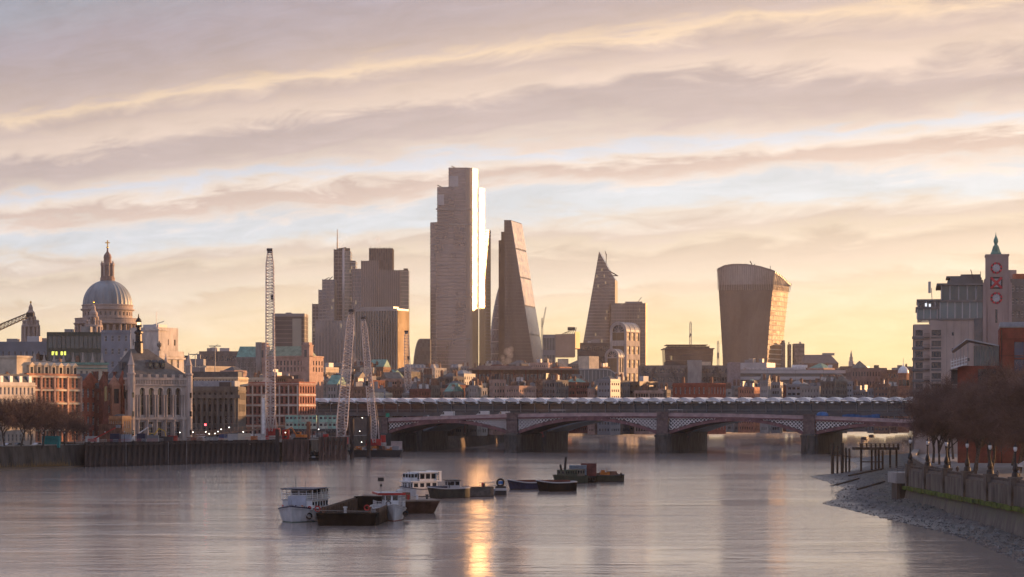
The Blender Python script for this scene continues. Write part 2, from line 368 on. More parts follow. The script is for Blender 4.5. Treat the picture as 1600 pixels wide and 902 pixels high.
def window_mesh(w, h, arch, nm, nt, fm, gm, fw=0.09):
    key = (round(w, 2), round(h, 2), arch, nm, nt, fm.name, gm.name)
    if key in _WM: return _WM[key]
    b = MB()
    if arch:
        r_ = w / 2; N = 8
        b.face([(-r_, 0, 0), (r_, 0, 0)] + [(r_ * math.cos(math.pi * i / N), 0, h - r_ + r_ * math.sin(math.pi * i / N)) for i in range(N + 1)], 1)
        hh = h - r_
    else:
        b.face([(-w / 2, 0, 0), (w / 2, 0, 0), (w / 2, 0, h), (-w / 2, 0, h)], 1); hh = h
        b.box(-w / 2, w / 2, -.06, .02, h - fw, h)
    b.box(-w / 2, -w / 2 + fw, -.06, .02, 0, hh); b.box(w / 2 - fw, w / 2, -.06, .02, 0, hh); b.box(-w / 2, w / 2, -.06, .02, 0, fw)
    for i in range(nm):
        x = -w / 2 + w * (i + 1) / (nm + 1); b.box(x - fw / 2, x + fw / 2, -.05, .02, fw, h - fw)
    for i in range(nt):
        z = h * (i + 1) / (nt + 1); b.box(-w / 2 + fw, w / 2 - fw, -.04, .02, z - fw / 2, z + fw / 2)
    me = b.mesh('window', [fm, gm]); _WM[key] = me
    return me
def set_windows(T, ops, fm=None, gm=None, nm=1, nt=1, name='window', lit=0.0, joined=False, gl=None):
    fm = fm or WHITE_D; gm = gm or GLASS
    if joined:
        b = gl if gl is not None else MB()
        for (c_, w, h, a, ar) in ops:
            M = Matrix.Translation(c_) @ Matrix.Rotation(a, 4, 'Z')
            if ar:
                r_ = w / 2; pts = [(-r_, 0, 0), (r_, 0, 0)] + [(r_ * math.cos(math.pi * i / 6), 0, h - r_ + r_ * math.sin(math.pi * i / 6)) for i in range(7)]
            else: pts = [(-w / 2, 0, 0), (w / 2, 0, 0), (w / 2, 0, h), (-w / 2, 0, h)]
            b.face([M @ Vector(p) for p in pts])
        return b
    for (c_, w, h, a, ar) in ops:
        g = GLASS_LIT if rnd.random() < lit else gm
        put(name, window_mesh(w, h, ar, nm, nt, fm, g), T, loc=c_, rz=a)

def block(name, label, cat, x0, x1, ytop, D, rz=0.0, depth=None, wall=None, rows=4, cols=8, scols=None, wf=.5, hf=.6, base=6.0, each=False, roof='flat',
          roofmat=None, group=None, fm=None, gm=None, nm=1, nt=1, rec=.3, e0=.6, plant=0, lit=0.0, parapet=1.0, cornice=True, ww=None, zt=None, sill=None, arch=(), rr=0.3, stack=0, bandmat=None):
    """a building whose front edge spans columns x0..x1 of the view at distance D; rz turns its front"""
    wall = wall or STONE
    wpx = (x1 - x0) * D / F; ca = math.cos(rz)
    w = ww or wpx / max(.25, ca)
    h = (zt if zt is not None else PZ(ytop, D)) - base
    d_ = depth or max(10.0, w * .7)
    xa = PX(x0, D)
    T = thing(name, label, cat, (xa, D, base), rz, group)   # local: x along the front, y back, z up; origin at the front-left corner
    wm = MB(); zp = h - parapet
    sc = scols or max(2, int(cols * d_ / w))
    fh = (zp - .8) / rows
    ws = [(.8 + fh * i + fh * (1 - hf) * .55, .8 + fh * i + fh * (1 - hf) * .55 + fh * hf) for i in range(rows)]
    ops = holed_wall(wm, (0, 0), (w, 0), 0, h, cells(w, cols, wf, e0, e0), ws, rec, arch=arch)
    ops2 = holed_wall(wm, (w, 0), (w, d_), 0, h, cells(d_, sc, wf, e0, e0), ws, rec, arch=arch)
    ops3 = holed_wall(wm, (0, d_), (0, 0), 0, h, cells(d_, sc, wf, e0, e0), ws, rec, arch=arch)
    wm.face([(w, d_, 0), (0, d_, 0), (0, d_, h), (w, d_, h)])
    wm.face([(0, 0, h - .6), (w, 0, h - .6), (w, d_, h - .6), (0, d_, h - .6)])
    wm.build('wall', wall, T)
    if each:
        set_windows(T, ops, fm, gm, nm, nt, lit=lit)
        set_windows(T, ops2 if T.location.x < 0 or rz < -.05 else [], fm, gm, nm, nt, lit=lit)
        set_windows(T, ops3 if T.location.x > 0 or rz > .05 else [], fm, gm, nm, nt, lit=lit)
        o2 = [o for o, use in ((ops2, not (T.location.x < 0 or rz < -.05)), (ops3, not (T.location.x > 0 or rz > .05))) if use]
        rest = [a for o in o2 for a in o]
        if rest: set_windows(T, rest, joined=True).build('window_rows', gm or GLASS, T, kind='stuff')
    else:
        set_windows(T, ops + ops2 + ops3, joined=True).build('window_rows', gm or GLASS, T, kind='stuff')
    if cornice:
        c_ = MB(); c_.prism(rect(-.35, w + .35, -.35, d_), zp - .25, zp + .15, bottom=True); 
        c_.build('cornice', bandmat or wall, T)
    if roof == 'hip' or roof == 'mansard':
        k = MB(); hh = min(w, d_) * (.28 if roof == 'hip' else .0) + (0 if roof == 'hip' else 3.2); ins = min(w, d_) * .45 if roof == 'hip' else 1.6
        k.prism(rect(.1, w - .1, .1, d_ - .1), h - .55, h - .55 + hh, top=rect(ins, w - ins, ins, d_ - ins)); k.build('roof', roofmat or SLATE, T)
        if roof == 'mansard':
            nd = max(2, cols // 2)
            for i in range(nd):
                u = w * (i + .5) / nd
                m_ = MB(); m_.box(u - .65, u + .65, .2, 1.9, h - .4, h + 2.0); m_.build('dormer', fm or WHITE_D, T)
    elif roof == 'gable':
        k = MB(); hh = d_ * .3
        for (xa_, xb_) in ((0, w),):
            k.face([(-.1, -.2, h - .3), (w + .1, -.2, h - .3), (w + .1, d_ / 2, h + hh), (-.1, d_ / 2, h + hh)])
            k.face([(w + .1, d_ + .2, h - .3), (-.1, d_ + .2, h - .3), (-.1, d_ / 2, h + hh), (w + .1, d_ / 2, h + hh)])
            k.face([(0, d_, h - .3), (0, 0, h - .3), (0, d_ / 2, h + hh - .1)]); k.face([(w, 0, h - .3), (w, d_, h - .3), (w, d_ / 2, h + hh - .1)])
        k.build('roof', roofmat or SLATE, T)
    top = h - .6
    for i in range(plant):
        pw = w * rnd.uniform(.1, .28); pd = d_ * rnd.uniform(.2, .4); px_ = rnd.uniform(.05 * w, w - pw - .05 * w); py_ = rnd.uniform(1, max(1.5, d_ - pd - 1)); ph = rnd.uniform(1.5, 3.4)
        m_ = MB(); m_.box(px_, px_ + pw, py_, py_ + pd, top, top + .6 + ph)
        m_.build('roof_plant', rnd.choice([GREYP, GREYP_L, CONC, DARKP]), T)
    for i in range(stack):
        u = w * (i + .5) / stack; v = rnd.uniform(.3, d_ * .7)
        m_ = MB(); m_.box(u - .7, u + .7, v, v + 1.0, top, top + 3.6)
        for j in range(3): m_.lathe([(.16, top + 3.6), (.13, top + 4.2)], 6, u - .4 + .4 * j, v + .5)
        m_.build('chimney_stack', BRICK_B, T)
    DIM[T.name] = (w, d_, h)
    return T

# ================================================================== ground, river, banks
LEFT_BANK = [(-260, -250), (-235, 300), (-172, 600), (-150, 645), (-132, 690), (-76, 815), (-66, 900), (-57, 945), (-46, 1000), (-22, 1080), (6, 1330), (27, 1560), (100, 1660), (178, 1800), (380, 2130), (520, 2200)]
RIGHT_BANK = [(74, -250), (70, 240), (70, 383), (77, 384.5), (80, 420), (92, 500), (112, 600), (130, 700), (146, 790), (166, 862), (188, 930), (225, 1060), (330, 1500), (470, 2080), (520, 2200)]
GZ = 6.0
g = MB()
g.face([(x, y, GZ) for x, y in [(-2500, -250)] + [LEFT_BANK[0]] + LEFT_BANK[1:] + [(2500, 2200), (2500, 4000), (-2500, 4000)]])
g.face([(x, y, GZ) for x, y in list(reversed(RIGHT_BANK)) + [(2500, -250), (2500, 2200)]])
g.build('ground', PAVING, kind='structure')

def water_mat():
    m = bpy.data.materials.new('tidal_river_water'); m.use_nodes = True
    k = NT(m.node_tree); o = k.n('ShaderNodeOutputMaterial'); b = k.n('ShaderNodeBsdfPrincipled'); k.l(b.outputs[0], o.inputs[0])
    b.inputs['Base Color'].default_value = (0.27, 0.22, 0.195, 1); b.inputs['Roughness'].default_value = 0.125
    b.inputs['IOR'].default_value = 1.5; b.inputs['Specular IOR Level'].default_value = 0.6
    t = k.n('ShaderNodeTexCoord'); ob = t.outputs['Object']
    mp = k.n('ShaderNodeMapping'); k.l(ob, mp.inputs[0]); mp.inputs['Scale'].default_value = (0.75, 1.0, 1.0); v = mp.outputs[0]
    m2 = k.n('ShaderNodeMapping'); k.l(ob, m2.inputs[0]); m2.inputs['Scale'].default_value = (0.45, 1.0, 1.0); m2.inputs['Rotation'].default_value = (0, 0, 0.12)
    a = k.noise(m2.outputs[0], 0.20, 3.0, 0.6, 0.5); c_ = k.noise(v, 0.70, 3.0, 0.6, 0.3); e = k.noise(v, 2.0, 2.0, 0.5)
    pm = k.n('ShaderNodeMapping'); k.l(ob, pm.inputs[0]); pm.inputs['Scale'].default_value = (0.010, 0.022, 1.0)
    patch = k.mapr(k.noise(pm.outputs[0], 1.0, 4.0, 0.6, 0.8), 0.35, 0.66, 0.25, 1.5)
    hgt = k.math('ADD', k.math('ADD', k.math('MULTIPLY', a, 0.6), k.math('MULTIPLY', c_, 0.30)), k.math('MULTIPLY', e, 0.14))
    hgt = k.math('MULTIPLY', hgt, patch)
    sm = k.n('ShaderNodeMapping'); k.l(ob, sm.inputs[0]); sm.inputs['Scale'].default_value = (0.016, 0.085, 1.0); sm.inputs['Rotation'].default_value = (0, 0, 0.08)
    streak = k.mapr(k.noise(sm.outputs[0], 1.0, 4.0, 0.65, 0.6), 0.60, 0.70, 0.0, 1.0, True)      # lines of broken water along the current
    hgt = k.math('ADD', hgt, k.math('MULTIPLY', k.math('MULTIPLY', c_, 0.75), streak))
    bn = k.n('ShaderNodeBump'); bn.inputs['Strength'].default_value = 1.0; bn.inputs['Distance'].default_value = 0.20
    k.l(hgt, bn.inputs['Height']); k.l(bn.outputs[0], b.inputs['Normal'])
    return m
WATER = water_mat()
w = MB(); w.face([(-420, -250, 0), (700, -250, 0), (700, 2300, 0), (-420, 2300, 0)]); w.build('river', WATER, kind='structure')

# masonry river walls along the banks (each stretch is a wall of its own)
def bank_wall(name, label, pts, z0, z1, m, coping=True, cap=STONE_G, back=1.2):
    T = thing(name, label, 'river wall', (pts[0][0], pts[0][1], 0))
    ox, oy = pts[0]; b = MB(); c_ = MB()
    for (p, r_) in zip(pts[:-1], pts[1:]):
        p = Vector(p) - Vector((ox, oy)); r_ = Vector(r_) - Vector((ox, oy)); t = (r_ - p).normalized(); n = Vector((t.y, -t.x)) # river on the right when walking away on the left bank
        b.face([(p.x + n.x * .8, p.y + n.y * .8, z0), (r_.x + n.x * .8, r_.y + n.y * .8, z0), (r_.x, r_.y, z1), (p.x, p.y, z1)])
        b.face([(p.x, p.y, z1), (r_.x, r_.y, z1), (r_.x - n.x * back, r_.y - n.y * back, z1), (p.x - n.x * back, p.y - n.y * back, z1)])
        b.face([(r_.x - n.x * back, r_.y - n.y * back, z0 + 5), (p.x - n.x * back, p.y - n.y * back, z0 + 5), (p.x - n.x * back, p.y - n.y * back, z1), (r_.x - n.x * back, r_.y - n.y * back, z1)])
        if coping:
            L = (r_ - p).length; M = Matrix.Translation((p.x, p.y, 0)) @ Matrix.Rotation(math.atan2(t.y, t.x), 4, 'Z')
            c_.box(-.1, L + .1, -.25, back + .1, z1 + .003, z1 + .3, M=M)
    b.build('wall', m, T)
    if coping: c_.build('coping', cap, T)
    return T
WALLM = mat('wet_river_masonry', (0.075, 0.064, 0.054), rough=.8, ns=.5, na=.45, bump=.5, bs=1.5, stretch=(1, 1, .3))
bank_wall('embankment_wall', 'dark granite embankment wall with a pale coping below the bare trees', LEFT_BANK[1:5], -1, 6.9, WALLM)
bank_wall('embankment_wall', 'shaded granite river wall running under the bridge abutment behind the piling works', LEFT_BANK[5:9], -1, 7.2, WALLM)
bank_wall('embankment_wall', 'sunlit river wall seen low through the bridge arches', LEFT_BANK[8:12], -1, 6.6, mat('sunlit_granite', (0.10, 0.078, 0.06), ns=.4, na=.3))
bank_wall('embankment_wall', 'distant river wall far beyond the right-hand bridge arches', LEFT_BANK[11:16], -1, 6.6, STONE_G)
bank_wall('embankment_wall', 'south bank river wall behind the timber jetty under the trees', list(reversed(RIGHT_BANK[3:12])), -1, 7.0, WALLM)

# left foreshore: a strip of pale mud and reeds at the wall's foot
b = MB()
pl = [(-190, 560), (-172, 604), (-150, 648), (-131, 692)]
for (p, r_) in zip(pl[:-1], pl[1:]):
    b.face([(p[0] - 4, p[1], 1.4), (p[0] + 9, p[1] - 5, -.25), (r_[0] + (9 if r_ != pl[-1] else 2), r_[1] - 5, -.25), (r_[0] - 4, r_[1], 1.4)])
b.build('mud_foreshore', mat('tan_mud', (0.21, 0.145, 0.095), rough=.7, ns=.5, na=.35, bump=.4), kind='structure')
b = MB()
for i in range(1500):
    t = rnd.random(); x = -164 + 26 * t + rnd.uniform(-2, 2.5); y = 622 + 50 * t + rnd.uniform(-5, 0); hgt = rnd.uniform(.5, 2.4) * (1.7 if rnd.random() < .15 else 1) * (.5 + .5 * math.sin(i * .37) ** 2); dx = rnd.uniform(-.25, .25)
    b.face([(x, y, .6), (x + .10, y, .6), (x + dx, y, .6 + hgt)])
tag(b.build('reed_fringe', REED), 'dry tan reeds along the mud at the foot of the embankment wall', 'reeds', kind='stuff')

# ------------------------------------------------------------------ right foreshore
SHORE = [(225, 56), (244, 57.8), (270, 60), (298, 61.7), (338, 60), (371, 59.2), (402, 58), (412, 60), (430, 64.5), (460, 69), (491, 75.5), (520, 76.5), (550, 78.2), (575, 79), (590, 84), (620, 95), (676, 108), (740, 117), (775, 119), (800, 124), (830, 142), (862, 160)]
def lerp_tab(tab, D):
    for (a, va), (b_, vb) in zip(tab[:-1], tab[1:]):
        if D <= b_: return va + (vb - va) * (D - a) / (b_ - a)
    return tab[-1][1]
BANKX = [(y, x) for x, y in RIGHT_BANK if -300 < y < 1000]
def bank_x(D): return lerp_tab(BANKX, D)
def beach_z(x, D):
    xw = lerp_tab(SHORE, D); xb = bank_x(D) + 1.0
    zb = lerp_tab([(225, -.05), (297, .25), (340, 1.2), (383, 2.3), (430, 2.6), (600, 2.4), (900, 2.0)], D)
    f = (x - xw) / max(1.0, xb - xw)
    n = .13 * math.sin(x * 1.3 + D * .31) * math.sin(D * .17 + x * .21) + .07 * math.sin(x * 3.1 - D * .9)
    return -.02 + (zb + .02) * max(-.6, f) ** 1 + n * min(1, max(0, f * 3))
b = MB(); Ds = [225 + i * 3.0 for i in range(214)]; NX = 16; idx = []
rb = random.Random(3)
for D in Ds:
    xw = lerp_tab(SHORE, D) + .7 * math.sin(D * .21) * math.sin(D * .077) + rb.uniform(-.35, .35); xb = bank_x(D) + 1.0; row = []
    for i in range(NX + 1):
        f = (i - 2) / (NX - 2); x = xw + (xb - xw) * f; row.append(len(b.v)); z = beach_z(x, D) if i > 1 else -.05 - .25 * (2 - i)
        b.v.append((x, D, z + (rb.uniform(-.06, .06) if i > 1 else 0)))
    idx.append(row)
for r0, r1 in zip(idx[:-1], idx[1:]):
    for i in range(NX): b.f.append((r0[i], r0[i + 1], r1[i + 1], r1[i])); b.m.append(0)
def beach_mat():
    m = bpy.data.materials.new('wet_shingle'); m.use_nodes = True
    k = NT(m.node_tree); o = k.n('ShaderNodeOutputMaterial'); p = k.n('ShaderNodeBsdfPrincipled'); k.l(p.outputs[0], o.inputs[0])
    t = k.n('ShaderNodeTexCoord'); ob = t.outputs['Object']
    n1_ = k.noise(ob, .12, 5, .65, .5); n2_ = k.noise(ob, 3.0, 3, .7); vo = k.n('ShaderNodeTexVoronoi'); k.l(ob, vo.inputs['Vector']); vo.inputs['Scale'].default_value = 2.2
    cc = k.mix(k.mapr(n1_, .35, .65, 0, 1), (0.085, 0.087, 0.09, 1), (0.17, 0.163, 0.155, 1))
    cc = k.mix(k.mapr(vo.outputs['Color'], .2, .8, 0, .55), cc, (0.03, 0.03, 0.032, 1)); sz = k.n('ShaderNodeSeparateXYZ'); k.l(ob, sz.inputs[0]); hh_ = k.math('ADD', sz.outputs[2], k.math('MULTIPLY', k.math('SUBTRACT', n1_, .5), 1.6))
    wet = k.mapr(hh_, .15, .75, 1, 0, True); weed = k.math('MULTIPLY', k.mapr(hh_, .9, 1.3, 0, 1, True), k.mapr(hh_, 1.5, 2.1, 1, 0, True))
    cc = k.mix(k.math('MULTIPLY', wet, .6), cc, (0.035, 0.034, 0.034, 1)); cc = k.mix(k.math('MULTIPLY', weed, .5), cc, (0.055, 0.06, 0.035, 1)); k.l(cc, p.inputs['Base Color'])
    k.l(k.mapr(wet, 0, 1, .85, .35), p.inputs['Roughness'])
    bn = k.n('ShaderNodeBump'); bn.inputs['Strength'].default_value = .9; bn.inputs['Distance'].default_value = .25
    k.l(k.math('ADD', n2_, k.math('MULTIPLY', vo.outputs['Distance'], .8)), bn.inputs['Height']); k.l(bn.outputs[0], p.inputs['Normal'])
    return m
SHINGLE = beach_mat()
b.build('shingle_foreshore', SHINGLE, kind='structure')
b = MB(); rb = random.Random(5)
for i in range(9000):
    D = 232 + 370 * rb.random() ** 1.5; xw = lerp_tab(SHORE, D); xb = bank_x(D)
    f = rb.random() ** (2.2 if rb.random() < .5 else .9); x = xw - .4 + (xb - xw) * f; z = beach_z(x, D); r_ = rb.choice([.05, .07, .09, .12, .16]) * rb.uniform(.7, 1.4)
    if D > 300 and rb.random() < .05: r_ *= 1.8
    a = rb.uniform(0, 6.28); p = []
    for j in range(4):
        aa = a + j * math.pi / 2; p.append((x + r_ * rb.uniform(.7, 1.3) * math.cos(aa), D + r_ * rb.uniform(.7, 1.5) * math.sin(aa), z - .03))
    tp = (x + rb.uniform(-.3, .3) * r_, D + rb.uniform(-.3, .3) * r_, z + r_ * rb.uniform(.5, 1.0))
    for j in range(4): b.face([p[j], p[(j + 1) % 4], tp], 1 if i % 7 == 0 else 0)
tag(b.build('foreshore_stones', [mat('dark_stones', (0.06, 0.06, 0.062), rough=.7, ns=.7, na=.5), mat('pale_stones', (0.2, 0.19, 0.18), rough=.8, ns=.7, na=.4)]), 'loose dark stones strewn over the shingle beach', 'stones', kind='stuff')

# ------------------------------------------------------------------ near south-bank wall with piers, railings, ledge
def wall_mat():
    m = bpy.data.materials.new('mossy_river_concrete'); m.use_nodes = True
    k = NT(m.node_tree); o = k.n('ShaderNodeOutputMaterial'); p = k.n('ShaderNodeBsdfPrincipled'); k.l(p.outputs[0], o.inputs[0])
    t = k.n('ShaderNodeTexCoord'); ob = t.outputs['Object']; mp = k.n('ShaderNodeMapping'); k.l(ob, mp.inputs[0]); mp.inputs['Scale'].default_value = (1, .8, .16)
    sp = k.n('ShaderNodeSeparateXYZ'); k.l(ob, sp.inputs[0])
    st = k.noise(mp.outputs[0], .9, 5, .65, .3); big = k.noise(ob, .25, 4, .6)
    cc = k.mix(k.mapr(st, .3, .7, 0, 1), (0.05, 0.046, 0.04, 1), (0.17, 0.15, 0.125, 1))
    drip = k.math('MULTIPLY', k.mapr(sp.outputs[2], 1.2, 3.9, 0, 1), k.mapr(st, .42, .58, 0, 1))     # algae grows down from the ledge
    cc = k.mix(k.math('MULTIPLY', drip, .85), cc, (0.055, 0.075, 0.012, 1))
    k.l(cc, p.inputs['Base Color']); p.inputs['Roughness'].default_value = .85
    bn = k.n('ShaderNodeBump'); bn.inputs['Strength'].default_value = .5; bn.inputs['Distance'].default_value = .12
    k.l(k.noise(ob, 1.4, 5, .65), bn.inputs['Height']); k.l(bn.outputs[0], p.inputs['Normal'])
    return m
MOSSWALL = wall_mat()
MOSS = mat('wet_moss', (0.07, 0.105, 0.012), rough=.9, ns=.7, na=.5, bump=.6, bs=3)
T = thing('river_wall', 'mossy concrete river wall with square piers and iron railings above the beach', 'river wall', (70, 240, 0))
b = MB(); b.face([(-.9, 144, -1), (-.9, -2, -1), (0, -2, 3.6), (0, 144, 3.6)]); b.face([(-.9, 144, -1), (0, 144, 3.6), (7, 145.5, 3.6), (7, 145.5, -1)])
b.build('lower_wall', MOSSWALL, T)
b = MB()
for i in range(49):
    y0 = -2 + i * 3.0; dz = .06 * math.sin(i * 2.3); b.box(-.55 + .08 * math.sin(i * 1.7), .3, y0, y0 + 2.98, 3.35 + dz, 4.0 + dz * .5)
b.build('mossy_ledge', MOSS, T, kind='stuff')
b = MB(); b.box(.05, 1.0, -2, 144, 3.9, 6.75); b.build('parapet_wall', mat('stained_concrete', (0.11, 0.097, 0.083), ns=.5, na=.5, stretch=(1, 1, .3), bump=.3), T)
pier = MB(); pier.box(-.28, 1.2, -.75, .75, 3.95, 7.75); pier.box(-.4, 1.32, -.87, .87, 7.753, 8.0)
pm = pier.mesh('wall_pier', mat('pier_concrete', (0.13, 0.115, 0.10), ns=.6, na=.45, stretch=(1, 1, .4), bump=.3))
rail = MB(); 
rail.box(.45, .55, .9, 15.1, 7.55, 7.68); rail.box(.45, .55, .9, 15.1, 6.8, 6.9)
for i in range(48): rail.box(.47, .53, .95 + i * .3, 1.06 + i * .3, 6.9, 7.55)
rail.box(.35, .45, .9, 15.1, 6.76, 7.2)
rm = rail.mesh('railing_panel', STEEL_D)
for i in range(10):
    y = 143 - 16 * i
    if y < -1: break
    put('wall_pier', pm, T, loc=(0, y, 0))
    if i: put('railing_panel', rm, T, loc=(0, y, 0))
# the walk behind it
b = MB(); b.face([(71, 230, 6.05), (150, 230, 6.05), (150, 383.5, 6.05), (77, 383.5, 6.05), (71, 383, 6.05)]); b.face([(77, 383.5, 6.05), (150, 383.5, 6.05), (200, 700, 6.05), (131, 699, 6.05), (112.5, 600, 6.05), (93, 500, 6.05), (81, 420, 6.05)])
b.build('riverside_path', mat('pale_paving', (0.30, 0.285, 0.27), rough=.7, ns=.4, na=.25), kind='structure')
# landing platform at the wall's end
T = thing('landing_platform', 'low concrete landing platform with railings at the end of the mossy wall', 'platform', (70, 384.8, 0))
b = MB(); b.box(-1.6, 7, .2, 9, 4.4, 6.3); b.build('deck', CONC, T)
b = MB(); b.box(-1.0, 6, .6, 8.4, 1.0, 4.4); b.build('plinth', WALLM, T)
for i in range(4): b = MB(); b.box(-1.45 + i * 2.0, -1.2 + i * 2.0, .05, .35, .9, 4.4); b.build('fender_post', TIMBER, T)
b = MB()
for z in (6.7, 7.05, 7.4): b.tube((-1.4, .4, z), (6.9, .4, z), .035); b.tube((-1.4, .4, z), (-1.4, 8.8, z), .035)
for i in range(9): b.tube((-1.4 + i * 1.03, .4, 6.3), (-1.4 + i * 1.03, .4, 7.42), .04)
b.build('railing', STEEL_D, T)

# ------------------------------------------------------------------ air
hz = MB(); hz.box(-2600, 2600, -300, 4100, -3, 300)
m = bpy.data.materials.new('morning_haze'); m.use_nodes = True; k = NT(m.node_tree); o = k.n('ShaderNodeOutputMaterial')
pv = k.n('ShaderNodeVolumePrincipled'); pv.inputs['Color'].default_value = (0.92, 0.88, 0.90, 1); pv.inputs['Density'].default_value = 0.00004; pv.inputs['Anisotropy'].default_value = 0.35
k.l(pv.outputs[0], o.inputs['Volume'])
tag(hz.build('haze', m), 'thin morning haze over the whole river and city', 'haze', kind='stuff')

# ================================================================== road bridge of five shallow iron arches
BRZ = -R(17)
RB = thing('road_bridge', 'maroon iron arch road bridge with white lattice spandrels and stone piers', 'bridge', (63.2, 905, 0), BRZ)
PIERS = [-124.7, -65.8, 0.0, 61.5, 122.0, 178.0]
BW = 32.0
def ztop(t): return 17.0 - .0002 * (t + 15) ** 2          # top of the parapet
def arch_z(t, a, b_, drop=0.0):
    tm = (a + b_) / 2; hf = (b_ - a) / 2; zc = ztop(tm) - 3.1; return 8.0 + (zc - 8.0) * (1 - ((t - tm) / hf) ** 2) - drop
PW = 2.6
lat_m = mat('white_lattice_paint', (0.80, 0.77, 0.76), rough=.5, ns=.8, na=.15)
dark_soffit = mat('shade_dark_ironwork', (0.028, 0.024, 0.026), rough=.7, ns=.4, na=.4)  # near-black colour holds the shade under the deck
for i in range(5):
    a, b_ = PIERS[i] + PW, PIERS[i + 1] - PW; N = 28
    ts = [a + (b_ - a) * j / N for j in range(N + 1)]
    for side, y0, y1 in ((0, 0.0, .8), (1, BW - .8, BW)):
        b = MB()                                           # fascia rib with rivet-like nodes
        for t0, t1 in zip(ts[:-1], ts[1:]):
            z0, z1 = arch_z(t0, a, b_), arch_z(t1, a, b_)
            th0 = 1.25; c0 = [(t0, y0, z0), (t1, y0, z1), (t1, y0, z1 + th0), (t0, y0, z0 + th0)]; c1 = [(p[0], y1, p[2]) for p in c0]
            b.face(c0); b.face(list(reversed(c1))); b.face([c0[0], c1[0], c1[1], c0[1]]); b.face([c0[3], c0[2], c1[2], c1[3]])
            b.face([(t0, y0 - .12, z0 - .05), (t1, y0 - .12, z1 - .05), (t1, y0 - .12, z1 + .18), (t0, y0 - .12, z0 + .18)]); b.face([(t0, y0 - .12, z0 + .18), (t1, y0 - .12, z1 + .18), (t1, y0, z1 + .18), (t0, y0, z0 + .18)])
            b.face([(t0, y0 - .12, z0 + 1.1), (t1, y0 - .12, z1 + 1.1), (t1, y0 - .12, z1 + 1.3), (t0, y0 - .12, z0 + 1.3)]); b.face([(t0, y0 - .12, z0 + 1.3), (t1, y0 - .12, z1 + 1.3), (t1, y0, z1 + 1.3), (t0, y0, z0 + 1.3)])
        b.build('arch_rib', BRIDGE_RED, RB)
    b = MB()                                               # inner ribs and soffit plates
    for t0, t1 in zip(ts[:-1], ts[1:]):
        z0, z1 = arch_z(t0, a, b_, -.7), arch_z(t1, a, b_, -.7)
        b.face([(t0, .8, z0), (t0, BW - .8, z0), (t1, BW - .8, z1), (t1, .8, z1)])
    for yy in (4.5, 8.5, 12.5, 16.5, 20.5, 24.5, 28):
        for t0, t1 in zip(ts[:-1], ts[1:]):
            z0, z1 = arch_z(t0, a, b_), arch_z(t1, a, b_)
            b.face([(t0, yy, z0), (t1, yy, z1), (t1, yy, z1 + .72), (t0, yy, z0 + .72)]); b.face([(t0, yy, z0), (t0, yy + .5, z0), (t1, yy + .5, z1), (t1, yy, z1)])
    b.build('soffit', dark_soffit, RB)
    for s_, (u0, u1) in enumerate(((a, (a + b_) / 2 - 4), ((a + b_) / 2 + 4, b_))):      # lattice spandrels
        b = MB(); n_ = int((u1 - u0) / 1.5)
        for j in range(-12, n_ + 12):
            for sg in (1, -1):
                # a 45-degree bar clipped to the spandrel
                u = u0 + j * 1.5; prev = None
                for st in range(0, 15):
                    uu = u + sg * st * .5; zt = ztop(uu) - 2.1; zz_ = zt - st * .5
                    ok = u0 <= uu <= u1 and zz_ > arch_z(uu, a, b_) + 1.2
                    cur = (uu, zz_)
                    if ok and prev is not None:
                        (pu, pz) = prev
                        b.face([(pu - .22, .30 + .05 * sg, pz), (pu + .22, .30 + .05 * sg, pz), (cur[0] + .22, .30 + .05 * sg, cur[1]), (cur[0] - .22, .30 + .05 * sg, cur[1])])
                    prev = cur if ok else None
        b.build('lattice_panel', lat_m, RB, kind='stuff')
        fr = MB(); us_ = [u0 + (u1 - u0) * j / 10 for j in range(11)]
        for ua, ub in zip(us_[:-1], us_[1:]): fr.face([(ua, .75, arch_z(ua, a, b_) + 1.0), (ub, .75, arch_z(ub, a, b_) + 1.0), (ub, .75, ztop(ub) - 1.9), (ua, .75, ztop(ua) - 1.9)])
        fr.build('spandrel_shade_sheet', dark_soffit, RB)  # dark sheet added to paint the deck's shadow behind the lattice holes
    b = MB()                                               # cornice, deck edge, parapet
    ts2 = [PIERS[i] + 2.1 + (PIERS[i + 1] - PIERS[i] - 4.2) * j / 12 for j in range(13)]
    for t0, t1 in zip(ts2[:-1], ts2[1:]):
        for (ya, yb, da, db, mi) in ((-.35, .9, 2.15, 1.45, 0), (-.6, .9, 1.45, 1.2, 1), (-.1, .35, 1.2, .22, 1), (-.25, .5, .22, 0, 1)):
            p = [(t0, ya, ztop(t0) - da), (t1, ya, ztop(t1) - da), (t1, ya, ztop(t1) - db), (t0, ya, ztop(t0) - db)]
            b.face(p, mi); b.face([p[3], p[2], (t1, yb, ztop(t1) - db), (t0, yb, ztop(t0) - db)], mi); b.face([p[1], p[0], (t0, yb, ztop(t0) - da), (t1, yb, ztop(t1) - da)], mi); b.face([(t1, yb, p[1][2]), (t0, yb, p[0][2]), (t0, yb, p[3][2]), (t1, yb, p[2][2])], mi)
    b.build('parapet', [BRIDGE_RED, BRIDGE_PINK], RB)
    b = MB()
    for t0, t1 in zip(ts2[:-1], ts2[1:]):
        z0, z1 = ztop(t0), ztop(t1)
        b.face([(t0, BW, z0 - 2.1), (t1, BW, z1 - 2.1), (t1, BW, z1), (t0, BW, z0)]); b.face([(t1, BW, z1), (t1, BW - .4, z1), (t0, BW - .4, z0), (t0, BW, z0)]); b.face([(t1, BW - .4, z1 - 1.3), (t0, BW - .4, z0 - 1.3), (t0, BW - .4, z0), (t1, BW - .4, z1)])
        b.face([(t0, .9, z0 - 1.3), (t1, .9, z1 - 1.3), (t1, BW - .4, z1 - 1.3), (t0, BW - .4, z0 - 1.3)])
    b.build('road_deck', ASPHALT, RB)
